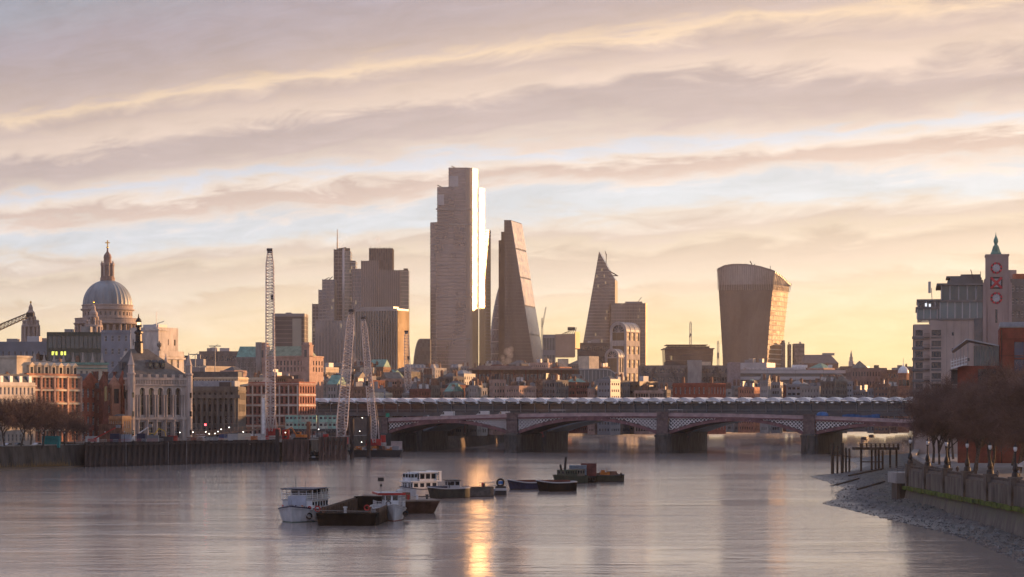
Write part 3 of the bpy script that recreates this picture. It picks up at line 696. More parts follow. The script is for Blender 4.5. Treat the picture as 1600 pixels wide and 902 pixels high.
    # dotted bosses along the rib
    bo = MB(); bo.lathe([(.16, 0), (.16, .12), (.05, .2)], 6); 
    for j in range(2, N - 1, 5):
        m_ = MB(); t0 = ts[j]; m_.box(t0 - .13, t0 + .13, -.3, -.121, arch_z(t0, a, b_) + .5, arch_z(t0, a, b_) + .78); m_.build('rib_boss', WHITE_D, RB)
PIERM = mat('wet_pier_granite', (0.068, 0.065, 0.06), rough=.75, ns=.5, na=.45, bump=.4, bs=1.2, stretch=(1, 1, .4))
PILM = mat('pink_granite', (0.14, 0.10, 0.095), rough=.55, ns=.8, na=.35)
for i, t in enumerate(PIERS[:5]):
    b = MB(); zt = 7.6; hw = 3.5
    poly = [(t - hw, 0), (t - hw * .75, -3.6), (t, -5.6), (t + hw * .75, -3.6), (t + hw, 0), (t + hw, BW), (t + hw * .75, BW + 3.6), (t, BW + 5.6), (t - hw * .75, BW + 3.6), (t - hw, BW)]
    wide = [(t + (x - t) * 1.12, y + (-.5 if y < 0 else .5 if y > BW else 0)) for x, y in poly]
    b.prism(wide, -1.5, 1.2, top=poly); b.prism(poly, 1.2, zt); b.prism([(t + (x - t) * 1.1, y) for x, y in poly], zt - .7, zt + .1, bottom=True)
    b.prism(poly, zt + .1, zt + 1.0, top=[(t + (x - t) * .7, 0 if y < 0 else BW if y > BW else y) for x, y in poly])
    b.build('pier', PIERM, RB)
    for y0 in (-1.4, BW - .6):
        b = MB(); b.box(t - 2.3, t + 2.3, y0, y0 + 2.0, zt + .6, ztop(t) + .05); b.box(t - 2.7, t + 2.7, y0 - .35, y0 + 2.35, ztop(t) + .053, ztop(t) + .5)
        b.box(t - 2.6, t + 2.6, y0 - .3, y0 + 2.3, zt + .58, zt + 1.5); b.box(t - 2.6, t + 2.6, y0 - .3, y0 + 2.3, ztop(t) - 2.4, ztop(t) - 1.8)
        b.build('pilaster', PILM, RB)
b = MB(); b.box(-140, -124.9, -1.6, BW + 1.6, -1, ztop(-125) + .3); b.build('abutment', STONE_D, RB)
b = MB(); b.box(178.2, 215, -1.6, BW + 1.6, -1, ztop(178) + .3); b.build('abutment', STONE_D, RB)
def on_bridge(t, y): p = Matrix.Rotation(BRZ, 3, 'Z') @ Vector((t, y, 0)); return (63.2 + p.x, 905 + p.y)

# ================================================================== railway bridge with the station canopies
Y0 = 47.0; Y1 = 84.0; DK = 17.2
_p = on_bridge(0, Y0)
RW = thing('railway_bridge', 'long grey railway bridge carrying a glazed station under a row of white canopies', 'railway bridge', (_p[0], _p[1], 0), BRZ)
b = MB()
for i in range(5):
    a, b_ = PIERS[i] - 3 + 5, PIERS[i + 1] - 3 - 2; N = 16
    for j in range(N):
        t0 = a + (b_ - a) * j / N; t1 = a + (b_ - a) * (j + 1) / N; tm = (a + b_) / 2; hf = (b_ - a) / 2
        z0 = 8.5 + 5.4 * (1 - ((t0 - tm) / hf) ** 2); z1 = 8.5 + 5.4 * (1 - ((t1 - tm) / hf) ** 2)
        b.face([(t0, 0, z0), (t1, 0, z1), (t1, 0, z1 + .9), (t0, 0, z0 + .9)]); b.face([(t0, 0, z0), (t0, 37, z0), (t1, 37, z1), (t1, 0, z1)])
        if j % 2 == 0: b.box(t0 - .15, t0 + .15, .02, .3, z0 + .8, 15.8)
b.build('steel_arches', BLUEGREY, RW, kind='stuff')
for i in range(5):
    t = PIERS[i] - 2
    b = MB(); poly = [(t - 3.2, 0), (t - 2, -3.4), (t + 2, -3.4), (t + 3.2, 0), (t + 3.2, 37), (t, 40), (t - 3.2, 37)]
    b.prism(poly, -1.5, 8.6); b.prism([(t + (x - t) * 1.1, y) for x, y in poly], 8.0, 8.9, bottom=True); b.build('pier', PIERM, RW)
b = MB(); b.box(-190, 215, -.5, 37, 15.7, DK); b.box(-190, 215, -.8, -.5, 15.5, 16.2); b.box(-190, 215, -.7, -.5, 16.6, 17.0); b.build('deck', mat('grey_deck_cladding', (0.10, 0.105, 0.11), rough=.5, ns=.2, na=.25), RW)
b = MB(); b.box(-186, 212, 1.2, 35, DK, DK + 3.9); b.build('station_glazing', glassmat('station_glass', (0.035, 0.045, 0.05), .12, .6, (1.8, 1.8, 2.0), .5), RW)
b = MB()
for z in (DK + .55, DK + 1.15): b.box(-188, 213, .2, .34, z, z + .14)
b.build('handrail', STEEL_G, RW)
SP = 6.55
can = MB(); n_ = 7                                          # one wedge-shaped canopy: thick curved edge, tapering
CANM = mat('white_canopy_sheet', (0.66, 0.65, 0.66), rough=.35, spec=.5, ns=.4, na=.15)
prof = [(-SP * .5, 1.35), (-SP * .3, 2.1), (-SP * .05, 2.55), (SP * .2, 2.2), (SP * .4, 1.35), (SP * .5, .5)]
low = [(-SP * .5, 1.2), (-SP * .3, 1.15), (-SP * .05, .95), (SP * .2, .7), (SP * .4, .45), (SP * .5, .3)]
for yy, nx, dz in ((-2.6, 17.8, 0.0), (18.2, 38.0, -1.3)):
    for k_ in range(5):
        (xa, za), (xb, zb) = prof[k_], prof[k_ + 1]; la, lb = low[k_][1], low[k_ + 1][1]
        can.face([(xa, yy, za + dz), (xb, yy, zb + dz), (xb, nx, zb + dz), (xa, nx, za + dz)])
        can.face([(xa, yy, la + dz), (xb, yy, lb + dz), (xb, yy, zb + dz), (xa, yy, za + dz)])
        can.face([(xa, yy, la + dz), (xa, nx, la + dz), (xb, nx, lb + dz), (xb, yy, lb + dz)])
    can.face([(low[0][0], yy, low[0][1] + dz), (prof[0][0], yy, prof[0][1] + dz), (prof[0][0], nx, prof[0][1] + dz), (low[0][0], nx, low[0][1] + dz)])
cm = can.mesh('canopy', CANM)
col_ = MB(); col_.box(-.14, .14, .3, .6, DK - .2, DK + 5.0); col_.box(-.1, .1, -1.8, 1.6, DK + 4.75, DK + 5.0); colm = col_.mesh('column', STEEL_G)
beam = MB(); beam.box(-SP * .5, SP * .5, .5, .75, DK + 4.35, DK + 4.7); beam.box(-SP * .35, SP * .35, 1.0, 1.14, DK + 3.0, DK + 3.5); bm_ = beam.mesh('canopy_beam', STEEL_D)
for i in range(58):
    t = -178 + SP * i
    put('canopy', cm, RW, loc=(t, 0, DK + 4.0)); put('column', colm, RW, loc=(t + SP * .5, 0, 0)); put('canopy_beam', bm_, RW, loc=(t, 0, 0))
# red columns left from the older railway bridge, in clusters between the two bridges
for i, t in enumerate(PIERS[1:5]):
    for j in range(3):
        x, y = on_bridge(t - 2 + j * .3, BW + 4.5 + j * 4.0)
        b = MB(); b.lathe([(2.4, 6.0), (2.4, 7.0), (2.0, 7.3), (1.9, 12.2), (2.5, 12.6), (2.5, 13.4)], 16); b.lathe([(2.9, -1), (2.9, 6.0)], 16, mi=1)
        tag(b.build('old_bridge_column', [mat('faded_red_ironwork', (0.28, 0.07, 0.06), rough=.6, ns=.7, na=.35), PIERM], smooth=False, loc=(x, y, 0)),
            'red iron column, %s of three behind the %s road bridge pier from the left' % (('nearest', 'middle', 'farthest')[j], ORD[i]), 'column', 'red columns between the bridges')

# ================================================================== towers of the financial district, 2 to 2.7 km away
G_PALE = glassmat('pale_bronze_glass', (0.205, 0.172, 0.158), .16, .9, (1.5, 1.5, 4.0), .3, tilt=.010, metal=.7)
G_SUN = glassmat('clear_corner_glass', (0.16, 0.13, 0.10), .36, .7, (1.5, 1.5, 4.0), .3, tilt=.05, tint=(1, .80, .52))
G_EDGE = glassmat('curving_edge_glass', (0.25, 0.205, 0.18), .40, .9, (1.5, 1.5, 4.0), .3, tilt=.03, metal=.3)
G_BROWN = glassmat('brown_tower_glass', (0.13, 0.108, 0.10), .16, .8, (1.5, 1.5, 3.9), .4, tilt=.014, metal=.35, lit=.012, lits=.12)
G_GREY = glassmat('grey_tower_glass', (0.17, 0.165, 0.17), .18, .8, (1.5, 1.5, 3.9), .4, tilt=.014, metal=.35, lit=.012, lits=.12)
G_DARK = glassmat('dark_tower_glass', (0.055, 0.05, 0.055), .28, .5, (1.5, 1.5, 3.9), .4, tilt=.012, lit=.008, lits=.12)
G_SLOPE = glassmat('silver_sloped_glass', (0.42, 0.39, 0.38), .22, .9, (3, 3, 4.0), .15, tilt=.012, metal=.6)
G_BLUE = glassmat('blue_green_glass', (0.06, 0.085, 0.095), .15, .8, (2, 2, 3), .3, tilt=.015)
def bands(poly, z0, z1, step, bh, out, zoff=0.0, skip_back=False):
    b = MB(); n = len(poly); z = z0 + zoff
    while z + bh < z1:
        for i in range(n):
            A = Vector(poly[i]); B = Vector(poly[(i + 1) % n]); t = (B - A).normalized(); nn = Vector((t.y, -t.x)) * out
            a = A + nn - t * out; c_ = B + nn + t * out
            b.face([(a.x, a.y, z), (c_.x, c_.y, z), (c_.x, c_.y, z + bh), (a.x, a.y, z + bh)]); b.face([(a.x, a.y, z + bh), (c_.x, c_.y, z + bh), (B.x, B.y, z + bh), (A.x, A.y, z + bh)]); b.face([(A.x, A.y, z), (B.x, B.y, z), (c_.x, c_.y, z), (a.x, a.y, z)])
        z += step
    return b
def fins(poly, z0, z1, step, wd, out, edges=None):
    b = MB(); n = len(poly)
    for i in (edges if edges is not None else range(n)):
        A = Vector(poly[i]); B = Vector(poly[(i + 1) % n]); L = (B - A).length; t = (B - A) / L; nn = Vector((t.y, -t.x)); k = max(1, int(L / step))
        for j in range(k + 1):
            p = A + t * (L * j / k); M = Matrix.Translation((p.x, p.y, 0)) @ Matrix.Rotation(math.atan2(t.y, t.x), 4, 'Z')
            b.box(-wd / 2, wd / 2, -out, .05, z0, z1, M=M)
    return b
def tower(name, label, xc, D, pieces, base=8.0, cat='tower', rz=0.0, group=None):
    """pieces: (poly in metres about column xc, top z, glass, band material, band step, band height, fin step, fin material)"""
    T = thing(name, label, cat, (PX(xc, D), D, base), rz, group)
    for (poly, zt, gm, bm_, bstep, bh, fstep, fm) in pieces:
        b = MB(); b.prism(poly, 0, zt - base); b.build('glazing', gm, T)
        if bm_: bands(poly, 3, zt - base, bstep, bh, .3).build('floor_bands', bm_, T, kind='stuff')
        if fm: fins(poly, 2, zt - base + .4, fstep, .45, .5).build('facade_fins', fm, T, kind='stuff')
    return T
def S(D): return D / F
SPAND = mat('bronze_spandrel', (0.21, 0.185, 0.175), rough=.45, ns=.05, na=.2)
SPAND_L = mat('silver_spandrel', (0.30, 0.28, 0.27), rough=.4, ns=.05, na=.2)
# --- the tallest, stepped, faceted tower
D = 2430; s = S(D); X = lambda x: (x - 720) * s
TP = 1.84
def facet(xa, xb, y0, dep): xa, xb = X(xa), X(xb); return [(xa, y0), (xb, y0 + (xb - xa) * TP), (xb, y0 + dep), (xa, y0 + dep)]
T = tower('glass_skyscraper', 'tallest stepped glass skyscraper with a blazing golden reflection down its right edge', 720, D, [
    ([(X(701), 0), (X(728), 0), (X(728), 46), (X(701), 46)], PZ(262, D), G_PALE, SPAND, 4.0, .5, 0, None),
    ([(X(728.05), 0.02), (X(734), 1.3), (X(738), 3.6), (X(738), 46), (X(728.05), 46)], PZ(262, D), G_EDGE, None, 0, 0, 0, None),
    (facet(738.05, 746.5, 3.7, 42), PZ(262, D), G_SUN, None, 0, 0, 0, None),
    (facet(748.4, 757, 15, 34), PZ(291, D), G_SUN, None, 0, 0, 0, None),
    (facet(757.4, 766, 31, 22), PZ(355, D), G_SUN, SPAND, 4, .8, 0, None),
    ([(X(683), 2), (X(700.95), 1.0), (X(700.95), 46), (X(683), 46)], PZ(292, D), G_PALE, SPAND, 4.0, .5, 0, None),
    ([(X(672), 5), (X(681), 2.0), (X(682.95), 2.2), (X(682.95), 46), (X(672), 46)], PZ(347, D), G_PALE, SPAND, 4.0, .5, 0, None)])
for (xa, xb, yt, fy) in ((681, 736, 326, -.3), (702, 736, 350, -.3), (672.5, 682, 381, 1.6), (683.5, 700, 414, .8), (672.5, 682, 421, 1.6), (683.5, 736, 463, -.3), (683.5, 736, 529, -.3)):
    b = MB(); b.box(X(xa), X(xb), fy - .5, fy, PZ(yt + 2.2, D) - 8, PZ(yt, D) - 8); b.build('plant_band', SPAND_L, T)
for (xa, xb, yt) in ((702, 716, 275), (684, 694, 304)):
    b = MB(); b.box(X(xa), X(xb), -.8, -.3, PZ(yt + 17, D) - 8, PZ(yt, D) - 8); b.build('plant_screen', GREYP_L, T)
for (xa, xb, yt) in ((712, 732, 262), (690, 700, 292)):
    b = MB(); zt = PZ(yt, D) - 8; b.box(X(xa), X(xb), 10, 12, zt, zt + .8); b.tube((X(xa), 11, zt + .5), (X(xa) - 5, 6, zt + 2.5), .5); b.build('cleaning_crane', STEEL_D, T)
# --- wedge tower with a sloping glass face in seven big panels
D = 2487; s = S(D); X = lambda x: (x - 788) * s
T = thing('wedge_skyscraper', 'dark wedge skyscraper whose sloping pale glass face is split by dark lines', 'tower', (PX(788, D), D, 8))
zt = PZ(344, D) - 8; zlo = PZ(575, D) - 8; sl = (34.8 - 7.4) / (zt - zlo); xr = lambda z: 7.4 + (zt - z) * sl
ex, ey = 12.6, 46.0
b = MB()
b.face([(0, 0, 0), (xr(0), 0, 0), (7.4, 0, zt), (0, 0, zt)]); b.face([(0, ey, 0), (0, 0, 0), (0, 0, zt), (0, ey, zt)]); b.face([(0, 0, zt), (7.4, 0, zt), (7.4 + ex, ey, zt), (0, ey, zt)])
b.face([(xr(0) - .4, 0, 0), (xr(0) + ex - .4, ey, 0), (7.0 + ex, ey, zt), (7.0, 0, zt)]); b.face([(xr(0) + ex, ey, 0), (0, ey, 0), (0, ey, zt), (7.4 + ex, ey, zt)])
b.build('side_glazing', glassmat('umber_glass', (0.075, 0.06, 0.055), .18, .7, (1.5, 1.5, 3.9), .5, tilt=.014, metal=.2), T)
b = MB()
z = 4.0
while z < zt - 3: b.box(-.2, xr(z) - .2, -.3, -.02, z, z + .7); z += 4.0
for k_ in range(9): b.tube((min(k_ * 5.0, 6.8), -.4, zt if k_ < 2 else zt - (k_ * 5 - 7) / sl), (k_ * 5.0, -.4, 0), .3)
b.build('floor_bands', mat('umber_spandrel', (0.06, 0.047, 0.042), rough=.5), T, kind='stuff')
for k_ in range(7):
    za = zt * k_ / 7 + 1.0; zb = zt * (k_ + 1) / 7 - 1.0
    b = MB(); o_ = .5
    p0 = Vector((xr(za), 0, za)); p1 = Vector((xr(zb), 0, zb)); e = Vector((ex, ey, 0)); nn = e.cross(p1 - p0).normalized()
    b.face([p0 + nn * o_, p0 + e + nn * o_, p1 + e + nn * o_, p1 + nn * o_]); b.face([p0, p0 + nn * o_, p1 + nn * o_, p1]); b.face([p1, p1 + nn * o_, p1 + e + nn * o_, p1 + e]); b.face([p0 + nn * o_, p0, p0 + e, p0 + e + nn * o_])
    b.build('sloping_panel', G_SLOPE, T)
b = MB(); b.box(X(779), -.05, 6, 40, 0, PZ(375, D) - 8); b.box(X(783), -.1, 3, 5.9, 0, PZ(362, D) - 8); b.build('service_core', mat('dark_core_panel', (0.07, 0.055, 0.05), rough=.5, ns=.05, na=.3), T)
# --- rounded cone tower mostly hidden behind the wedge
D = 2650; s = S(D)
T = thing('rounded_skyscraper', 'dark curved glass tower showing only its bulging edge beside the wedge', 'tower', (PX(788, D), D + 30, 8))
b = MB(); zt = 178.0; prof = [(s * 23.5 * (.86 + .14 * math.sin(math.pi * min(1, z_ / .62))) if z_ < .45 else s * 23.5 * max(.03, math.cos((z_ - .45) / .55 * math.pi / 2) ** .62), zt * z_) for z_ in [i / 24 for i in range(25)]]
b.lathe(prof, 36); b.build('glazing', G_DARK, T)
b = MB()
for (r_, z_) in prof[1:-1:2]: b.lathe([(r_ + .3, z_ - .5), (r_ + .3, z_ + .5)], 36, cap=False)
b.build('floor_bands', SPAND, T, kind='stuff')
# --- pointed blade tower
D = 2600; s = S(D); X = lambda x: (x - 934) * s; Z = lambda y: PZ(y, D) - 8
T = thing('blade_skyscraper', 'pointed knife-blade skyscraper with a steep slanted top', 'tower', (PX(934, D), D, 8))
b = MB(); fr = [(X(890), 0), (X(961), 0), (X(961), Z(437)), (X(950), Z(419)), (X(936), Z(393))]; dep = 42.0; sx = 5.2
b.face([(x, 0, z) for x, z in fr]); bk = [(x + sx, dep, z) for x, z in fr]; b.face(list(reversed(bk)))
for i in range(5):
    j = (i + 1) % 5
    if i != 1: b.face([(fr[j][0], 0, fr[j][1]), (fr[i][0], 0, fr[i][1]), bk[i], bk[j]])
b.build('dark_faces', G_BROWN, T)
b = MB(); b.face([(fr[1][0], 0, 0), (fr[1][0] + sx, dep, 0), (fr[2][0] + sx, dep, fr[2][1]), (fr[2][0], 0, fr[2][1])]); b.build('sunny_face', G_SUN, T)
b = MB(); z = 3.0
while z < Z(400):
    xl = X(890) + (X(936) - X(890)) * z / Z(393); xr_ = X(961) if z < Z(437) else X(936) + (X(961) - X(936)) * (Z(393) - z) / (Z(393) - Z(437))
    b.box(xl, xr_ - .1, -.3, -.02, z, z + .6); z += 3.9
b.build('floor_bands', SPAND, T, kind='stuff')
b = MB(); b.tube((X(947), 8, Z(422)), (X(948), 8, Z(396)), .6); b.tube((X(948), 8, Z(400)), (X(946), 8, Z(392)), .5); b.build('roof_crane', STEEL_D, T)
b = MB(); b.box(X(956), X(966), 3, 10, Z(431), Z(430)); b.tube((X(950), 4, Z(422)), (X(964), 4, Z(430)), .9); b.build('maintenance_arm', STEEL_D, T)
# --- stepped dark slab to its right
D = 2560; s = S(D); X = lambda x: (x - 985) * s
T = tower('slab_skyscraper', 'flat topped dark slab tower beside the blade, sunlight catching its right edge', 985, D, [
    ([(X(955), 0), (X(1008), 0), (X(1008), 30), (X(955), 30)], PZ(474, D), G_BROWN, SPAND, 4.0, .5, 3.0, BROWNP),
    ([(X(1008.2), .5), (X(1012), 9), (X(1012), 30), (X(1008.2), 30)], PZ(473, D), G_SUN, None, 0, 0, 0, None),
    ([(X(960), -3), (X(1001), -3), (X(1001), -.6), (X(960), -.6)], PZ(508, D), G_DARK, SPAND, 4.0, .5, 3.0, BROWNP)])
b = MB(); b.box(X(978), X(1004), 6, 20, PZ(474, D) - 8, PZ(471, D) - 8); b.tube((X(998), 8, PZ(471, D) - 8), (X(1003), 8, PZ(464, D) - 8), .5); b.build('roof_plant', GREYP, T)
# --- old striped tower of three leaves
D = 2300; s = S(D); X = lambda x: (x - 595) * s
FIN = mat('steel_mullion', (0.18, 0.15, 0.14), rough=.4, ns=.05, na=.2)
T = tower('striped_skyscraper', 'brown vertically striped tower with a tall dark block rising from its middle', 595, D, [
    ([(X(577), 2), (X(612.5), 2), (X(612.5), 30), (X(577), 30)], PZ(388, D), G_DARK, None, 0, 0, 2.4, BROWNP),
    ([(X(565), -2), (X(592), -4), (X(592), 1.9), (X(565), 1.9)], PZ(408, D), G_BROWN, None, 0, 0, 2.2, FIN),
    ([(X(592.2), -6), (X(625), -6), (X(625), 1.8), (X(592.2), 1.8)], PZ(423, D), G_BROWN, None, 0, 0, 2.2, FIN),
    ([(X(550), 4), (X(564.8), 1), (X(564.8), 26), (X(550), 26)], PZ(420, D), G_GREY, SPAND, 4, .6, 2.2, FIN),
    ([(X(625.3), 0), (X(638), 6), (X(638), 26), (X(625.3), 26)], PZ(422, D), G_GREY, SPAND, 4, .6, 0, None)])
b = MB()
for i in range(14): b.tube((X(579 + i * 2.4), 4 + (i % 3) * 6, PZ(388, D) - 8), (X(579 + i * 2.4), 4 + (i % 3) * 6, PZ(385 + i % 2, D) - 8), .35)
b.box(X(630), X(637), 6, 12, PZ(422, D) - 8, PZ(419, D) - 8); b.build('roof_masts', STEEL_D, T, kind='stuff')
# --- mast tower
D = 2450; s = S(D); X = lambda x: (x - 536) * s
T = tower('mast_skyscraper', 'slim stepped office tower with a tall thin mast at its left corner', 536, D, [
    ([(X(522), 0), (X(535), 0), (X(535), 30), (X(522), 30)], PZ(390, D), G_DARK, SPAND, 4, .6, 3.5, STEEL_G),
    ([(X(535.2), -1), (X(538.5), -1), (X(538.5), 28), (X(535.2), 28)], PZ(388, D), G_SLOPE, None, 0, 0, 0, None),
    ([(X(538.7), 0), (X(547), 4), (X(547), 30), (X(538.7), 30)], PZ(392, D), G_GREY, SPAND_L, 4, .6, 0, None),
    ([(X(547.2), 3), (X(555), 6), (X(555), 30), (X(547.2), 30)], PZ(407, D), G_BROWN, SPAND_L, 4, .8, 0, None)])
b = MB(); b.tube((X(526), 10, PZ(390, D) - 8), (X(526), 10, PZ(357, D) - 8), .9, .35, 6); b.build('mast', STEEL_G, T)
b = MB(); b.tube((X(530), 6, PZ(388, D) - 8), (X(540), 8, PZ(386, D) - 8), .6); b.box(X(528), X(546), 8, 12, PZ(391, D) - 8, PZ(387, D) - 8); b.build('roof_plant', STEEL_D, T)
# --- stepped grey office tower to the left
D = 2350; s = S(D); X = lambda x: (x - 505) * s
T = tower('stepped_tower', 'pale gridded office tower climbing in three steps beside the mast tower', 505, D, [
    ([(X(504), 0), (X(522), 0), (X(522), 26), (X(504), 26)], PZ(437, D), G_GREY, SPAND_L, 3.8, 1.0, 3.2, STEEL_G),
    ([(X(498), 1), (X(503.8), 1), (X(503.8), 26), (X(498), 26)], PZ(453, D), G_GREY, SPAND_L, 3.8, 1.0, 3.2, STEEL_G),
    ([(X(488), 2), (X(497.8), 2), (X(497.8), 26), (X(488), 26)], PZ(475, D), G_DARK, SPAND, 3.8, 1.0, 3.2, STEEL_G)])
b = MB(); b.tube((X(513), 6, PZ(437, D) - 8), (X(519), 6, PZ(432, D) - 8), .6); b.tube((X(506), 6, PZ(437, D) - 8), (X(514), 6, PZ(433, D) - 8), .5); b.build('cleaning_crane', STEEL_D, T)
# --- lower blocks at their feet
D = 2150; s = S(D); X = lambda x: (x - 525) * s
tower('ribbed_office_block', 'grey office block with closely spaced pale vertical ribs below the mast tower', 525, D, [
    ([(X(493), 0), (X(556), 0), (X(556), 30), (X(493), 30)], PZ(501, D), G_GREY, None, 0, 0, 2.9, mat('pale_rib', (0.26, 0.245, 0.235), rough=.6))], cat='office block')
D = 2000; s = S(D); X = lambda x: (x - 555) * s
T = thing('glass_office_block', 'wide glass office block with ribs and a right end coloured sunlit gold', 'office block', (PX(556, D), D, 8), -R(26))
wv = (622 - 556) * s / math.cos(R(26)); dv = 10 * s / math.sin(R(26)); zt = PZ(487, D) - 8
b = MB(); b.prism(rect(0, wv, 0, dv + 8), 0, zt); b.build('glazing', glassmat('olive_glass', (0.075, 0.075, 0.062), .15, .75, (1.5, 1.5, 3.8), .35, tilt=.012), T)
b = fins(rect(0, wv, 0, dv + 8), 0, zt, 2.7, .5, .6, edges=(0, 3)); b.build('facade_fins', SPAND_L, T, kind='stuff')
b = MB(); b.box(wv + .3, wv + .8, 0, dv + 8.2, 2, zt + .3); b.build('sun_gold_end_sheet', glassmat('sun_gold_paint', (0.30, 0.21, 0.11), .6, .06, (1.5, 1.5, 3.8), .5, tilt=.10, tint=(1, .75, .4)), T)  # added sheet whose gold colour paints the sun on the right end
b = MB(); b.box(-.3, wv + .3, -.5, dv + 8, zt, zt + 2.0); b.box(2, wv - 6, 4, 14, zt + 2, zt + 4); b.build('roof_rim', SPAND_L, T)
# --- dark rounded block with a pale panel
D = 1900; s = S(D)
T = thing('rounded_office_block', 'dark drum-cornered office tower with one pale tall panel', 'office block', (PX(451, D), D, 8))
h = 26 * s; rr_ = 6 * s; pts = []
for (cx, cy, a0) in ((h - rr_, -0 + rr_, -90), (h - rr_, 30 - rr_, 0), (-h + rr_, 30 - rr_, 90), (-h + rr_, rr_, 180)):
    for i in range(6): a = R(a0 + 18 * i); pts.append((cx + rr_ * math.cos(a), cy + rr_ * math.sin(a)))
zt = PZ(490, D) - 8
b = MB(); b.prism(pts, 0, zt - 2); b.build('glazing', mat('matt_dark_cladding', (0.065, 0.063, 0.068), rough=.6, ns=.05, na=.2), T)
bands(pts, 2, zt - 2, 3.8, .5, .25).build('floor_bands', SPAND, T, kind='stuff')
b = MB(); b.prism([(x * 1.01, y * 1.01 - .2) for x, y in pts], zt - 2.4, zt, bottom=True); b.build('roof_rim', GREYP, T)
b = MB(); b.box((457 - 451) * s, (471 - 451) * s, -.5, -.2, 2, PZ(498, D) - 8); b.build('pale_panel', mat('pale_olive_panel', (0.33, 0.30, 0.24), rough=.5, ns=.05, na=.1), T)
for (xa, xb) in ((445, 454), ):
    b = MB(); b.box((xa - 451) * s, (xb - 451) * s, 8, 14, zt, zt + 1.2); b.build('roof_plant', GREYP, T)
# --- arched dark block left of the tallest tower
D = 2200; s = S(D)
T = thing('arched_office_block', 'dark office block with a quarter-round roof left of the tallest tower', 'office block', (PX(645, D), D, 8))
zt = PZ(530, D) - 8; prof = [(0, 0), (27 * s, 0), (27 * s, zt)] + [(27 * s * .42 - 0 * s + (-27 * s * .42) * math.sin(R(a)), zt * .45 + zt * .55 * math.cos(R(a))) for a in range(0, 91, 9)]
b = MB(); b.face([(x, 0, z) for x, z in prof]); b.face([(x, 30, z) for x, z in reversed(prof)])
for (p, r_) in zip(prof, prof[1:] + prof[:1]): b.face([(p[0], 30, p[1]), (r_[0], 30, r_[1]), (r_[0], 0, r_[1]), (p[0], 0, p[1])])
b.build('glazing', glassmat('slate_glass', (0.07, 0.07, 0.07), .3, .5, (2, 2, 4), .3), T)
b = MB(); 
for (p, r_) in zip(prof[2:-1], prof[3:]): b.tube((p[0], -.2, p[1]), (r_[0], -.2, r_[1]), .6)
b.build('roof_edge', SPAND_L, T)

# --- the top-heavy curved tower
D = 2320; s = S(D); BASE = 8.0
T = thing('topheavy_skyscraper', 'top-heavy curved skyscraper bulging upward with a finned crown and sunlit right side', 'tower', (PX(1165, D), D, BASE))
def lv(z):                                # corners at a height: front-left, front-right, back-right, back-left
    f = (z + BASE - 68.0) / (165.0 - 68.0); f = max(-.65, f); g_ = f ** 1.35 if f > 0 else f * .25
    mid = -.018 * math.sin(math.pi * min(1, max(0, f))) * 100
    FL = (1131 - 9 * g_ + mid * .3 - 1165) * s; FR = (1198 + 10.5 * g_ - 1165) * s; BR = (1227.5 + 14.5 * g_ - mid * .15 - 1165) * s
    return [(FL, 9.0 - 6 * g_), (FR, 0.0 - 5 * g_), (BR, 34.0 + 4 * g_), (FL + (BR - FR) * .9, 44.0 + 5 * g_)]
NF, NR = 16, 6
def ring(z):
    c4 = [Vector(p) for p in lv(z)]; pts = []
    for i, n in ((0, NF), (1, NR), (2, NF), (3, NR)):
        a, e = c4[i], c4[(i + 1) % 4]; t = (e - a).normalized(); nn = Vector((t.y, -t.x)); bow = 3.0 if n == NF else .9
        for j in range(n): u = j / n; p = a.lerp(e, u) + nn * (bow * 4 * u * (1 - u)); pts.append((p.x, p.y))
    return pts
ZT = PZ(415, D) - BASE; ZC = PZ(445, D) - BASE
def roofz(x):                              # crown line against the view
    px_ = x / s + 1165; tab = [(1118, 422), (1124, 418), (1132, 414.5), (1145, 412.5), (1165, 413), (1185, 416), (1205, 422), (1222, 429), (1232, 435), (1240, 440)]
    return PZ(lerp_tab(tab, px_), D) - BASE
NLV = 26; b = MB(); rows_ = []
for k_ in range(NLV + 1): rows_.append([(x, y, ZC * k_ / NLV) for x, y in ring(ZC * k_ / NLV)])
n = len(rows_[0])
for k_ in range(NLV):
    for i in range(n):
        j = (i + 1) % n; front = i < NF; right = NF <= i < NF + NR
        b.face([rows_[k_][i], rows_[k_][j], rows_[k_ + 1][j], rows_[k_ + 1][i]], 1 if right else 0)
b.build('glazing', [glassmat('smoky_front_glass', (0.165, 0.142, 0.132), .18, .8, (1.5, 1.5, 3.8), .45, tilt=.014, metal=.35), glassmat('sun_gold_side_glass', (0.26, 0.15, 0.08), .55, .2, (1.5, 1.5, 3.8), .4, tilt=.05)], T)  # the right side's sunlit gold is put into its glass colour
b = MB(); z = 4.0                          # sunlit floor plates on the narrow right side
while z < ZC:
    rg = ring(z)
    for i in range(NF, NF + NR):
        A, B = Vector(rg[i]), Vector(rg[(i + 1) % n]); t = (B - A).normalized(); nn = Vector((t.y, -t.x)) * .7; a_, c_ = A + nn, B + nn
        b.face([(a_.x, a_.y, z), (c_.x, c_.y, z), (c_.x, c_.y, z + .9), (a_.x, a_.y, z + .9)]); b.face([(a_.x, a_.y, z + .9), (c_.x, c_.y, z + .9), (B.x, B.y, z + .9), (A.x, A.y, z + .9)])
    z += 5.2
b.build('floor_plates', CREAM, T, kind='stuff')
b = MB(); sub = 3                           # vertical fins following the bulge on the long front
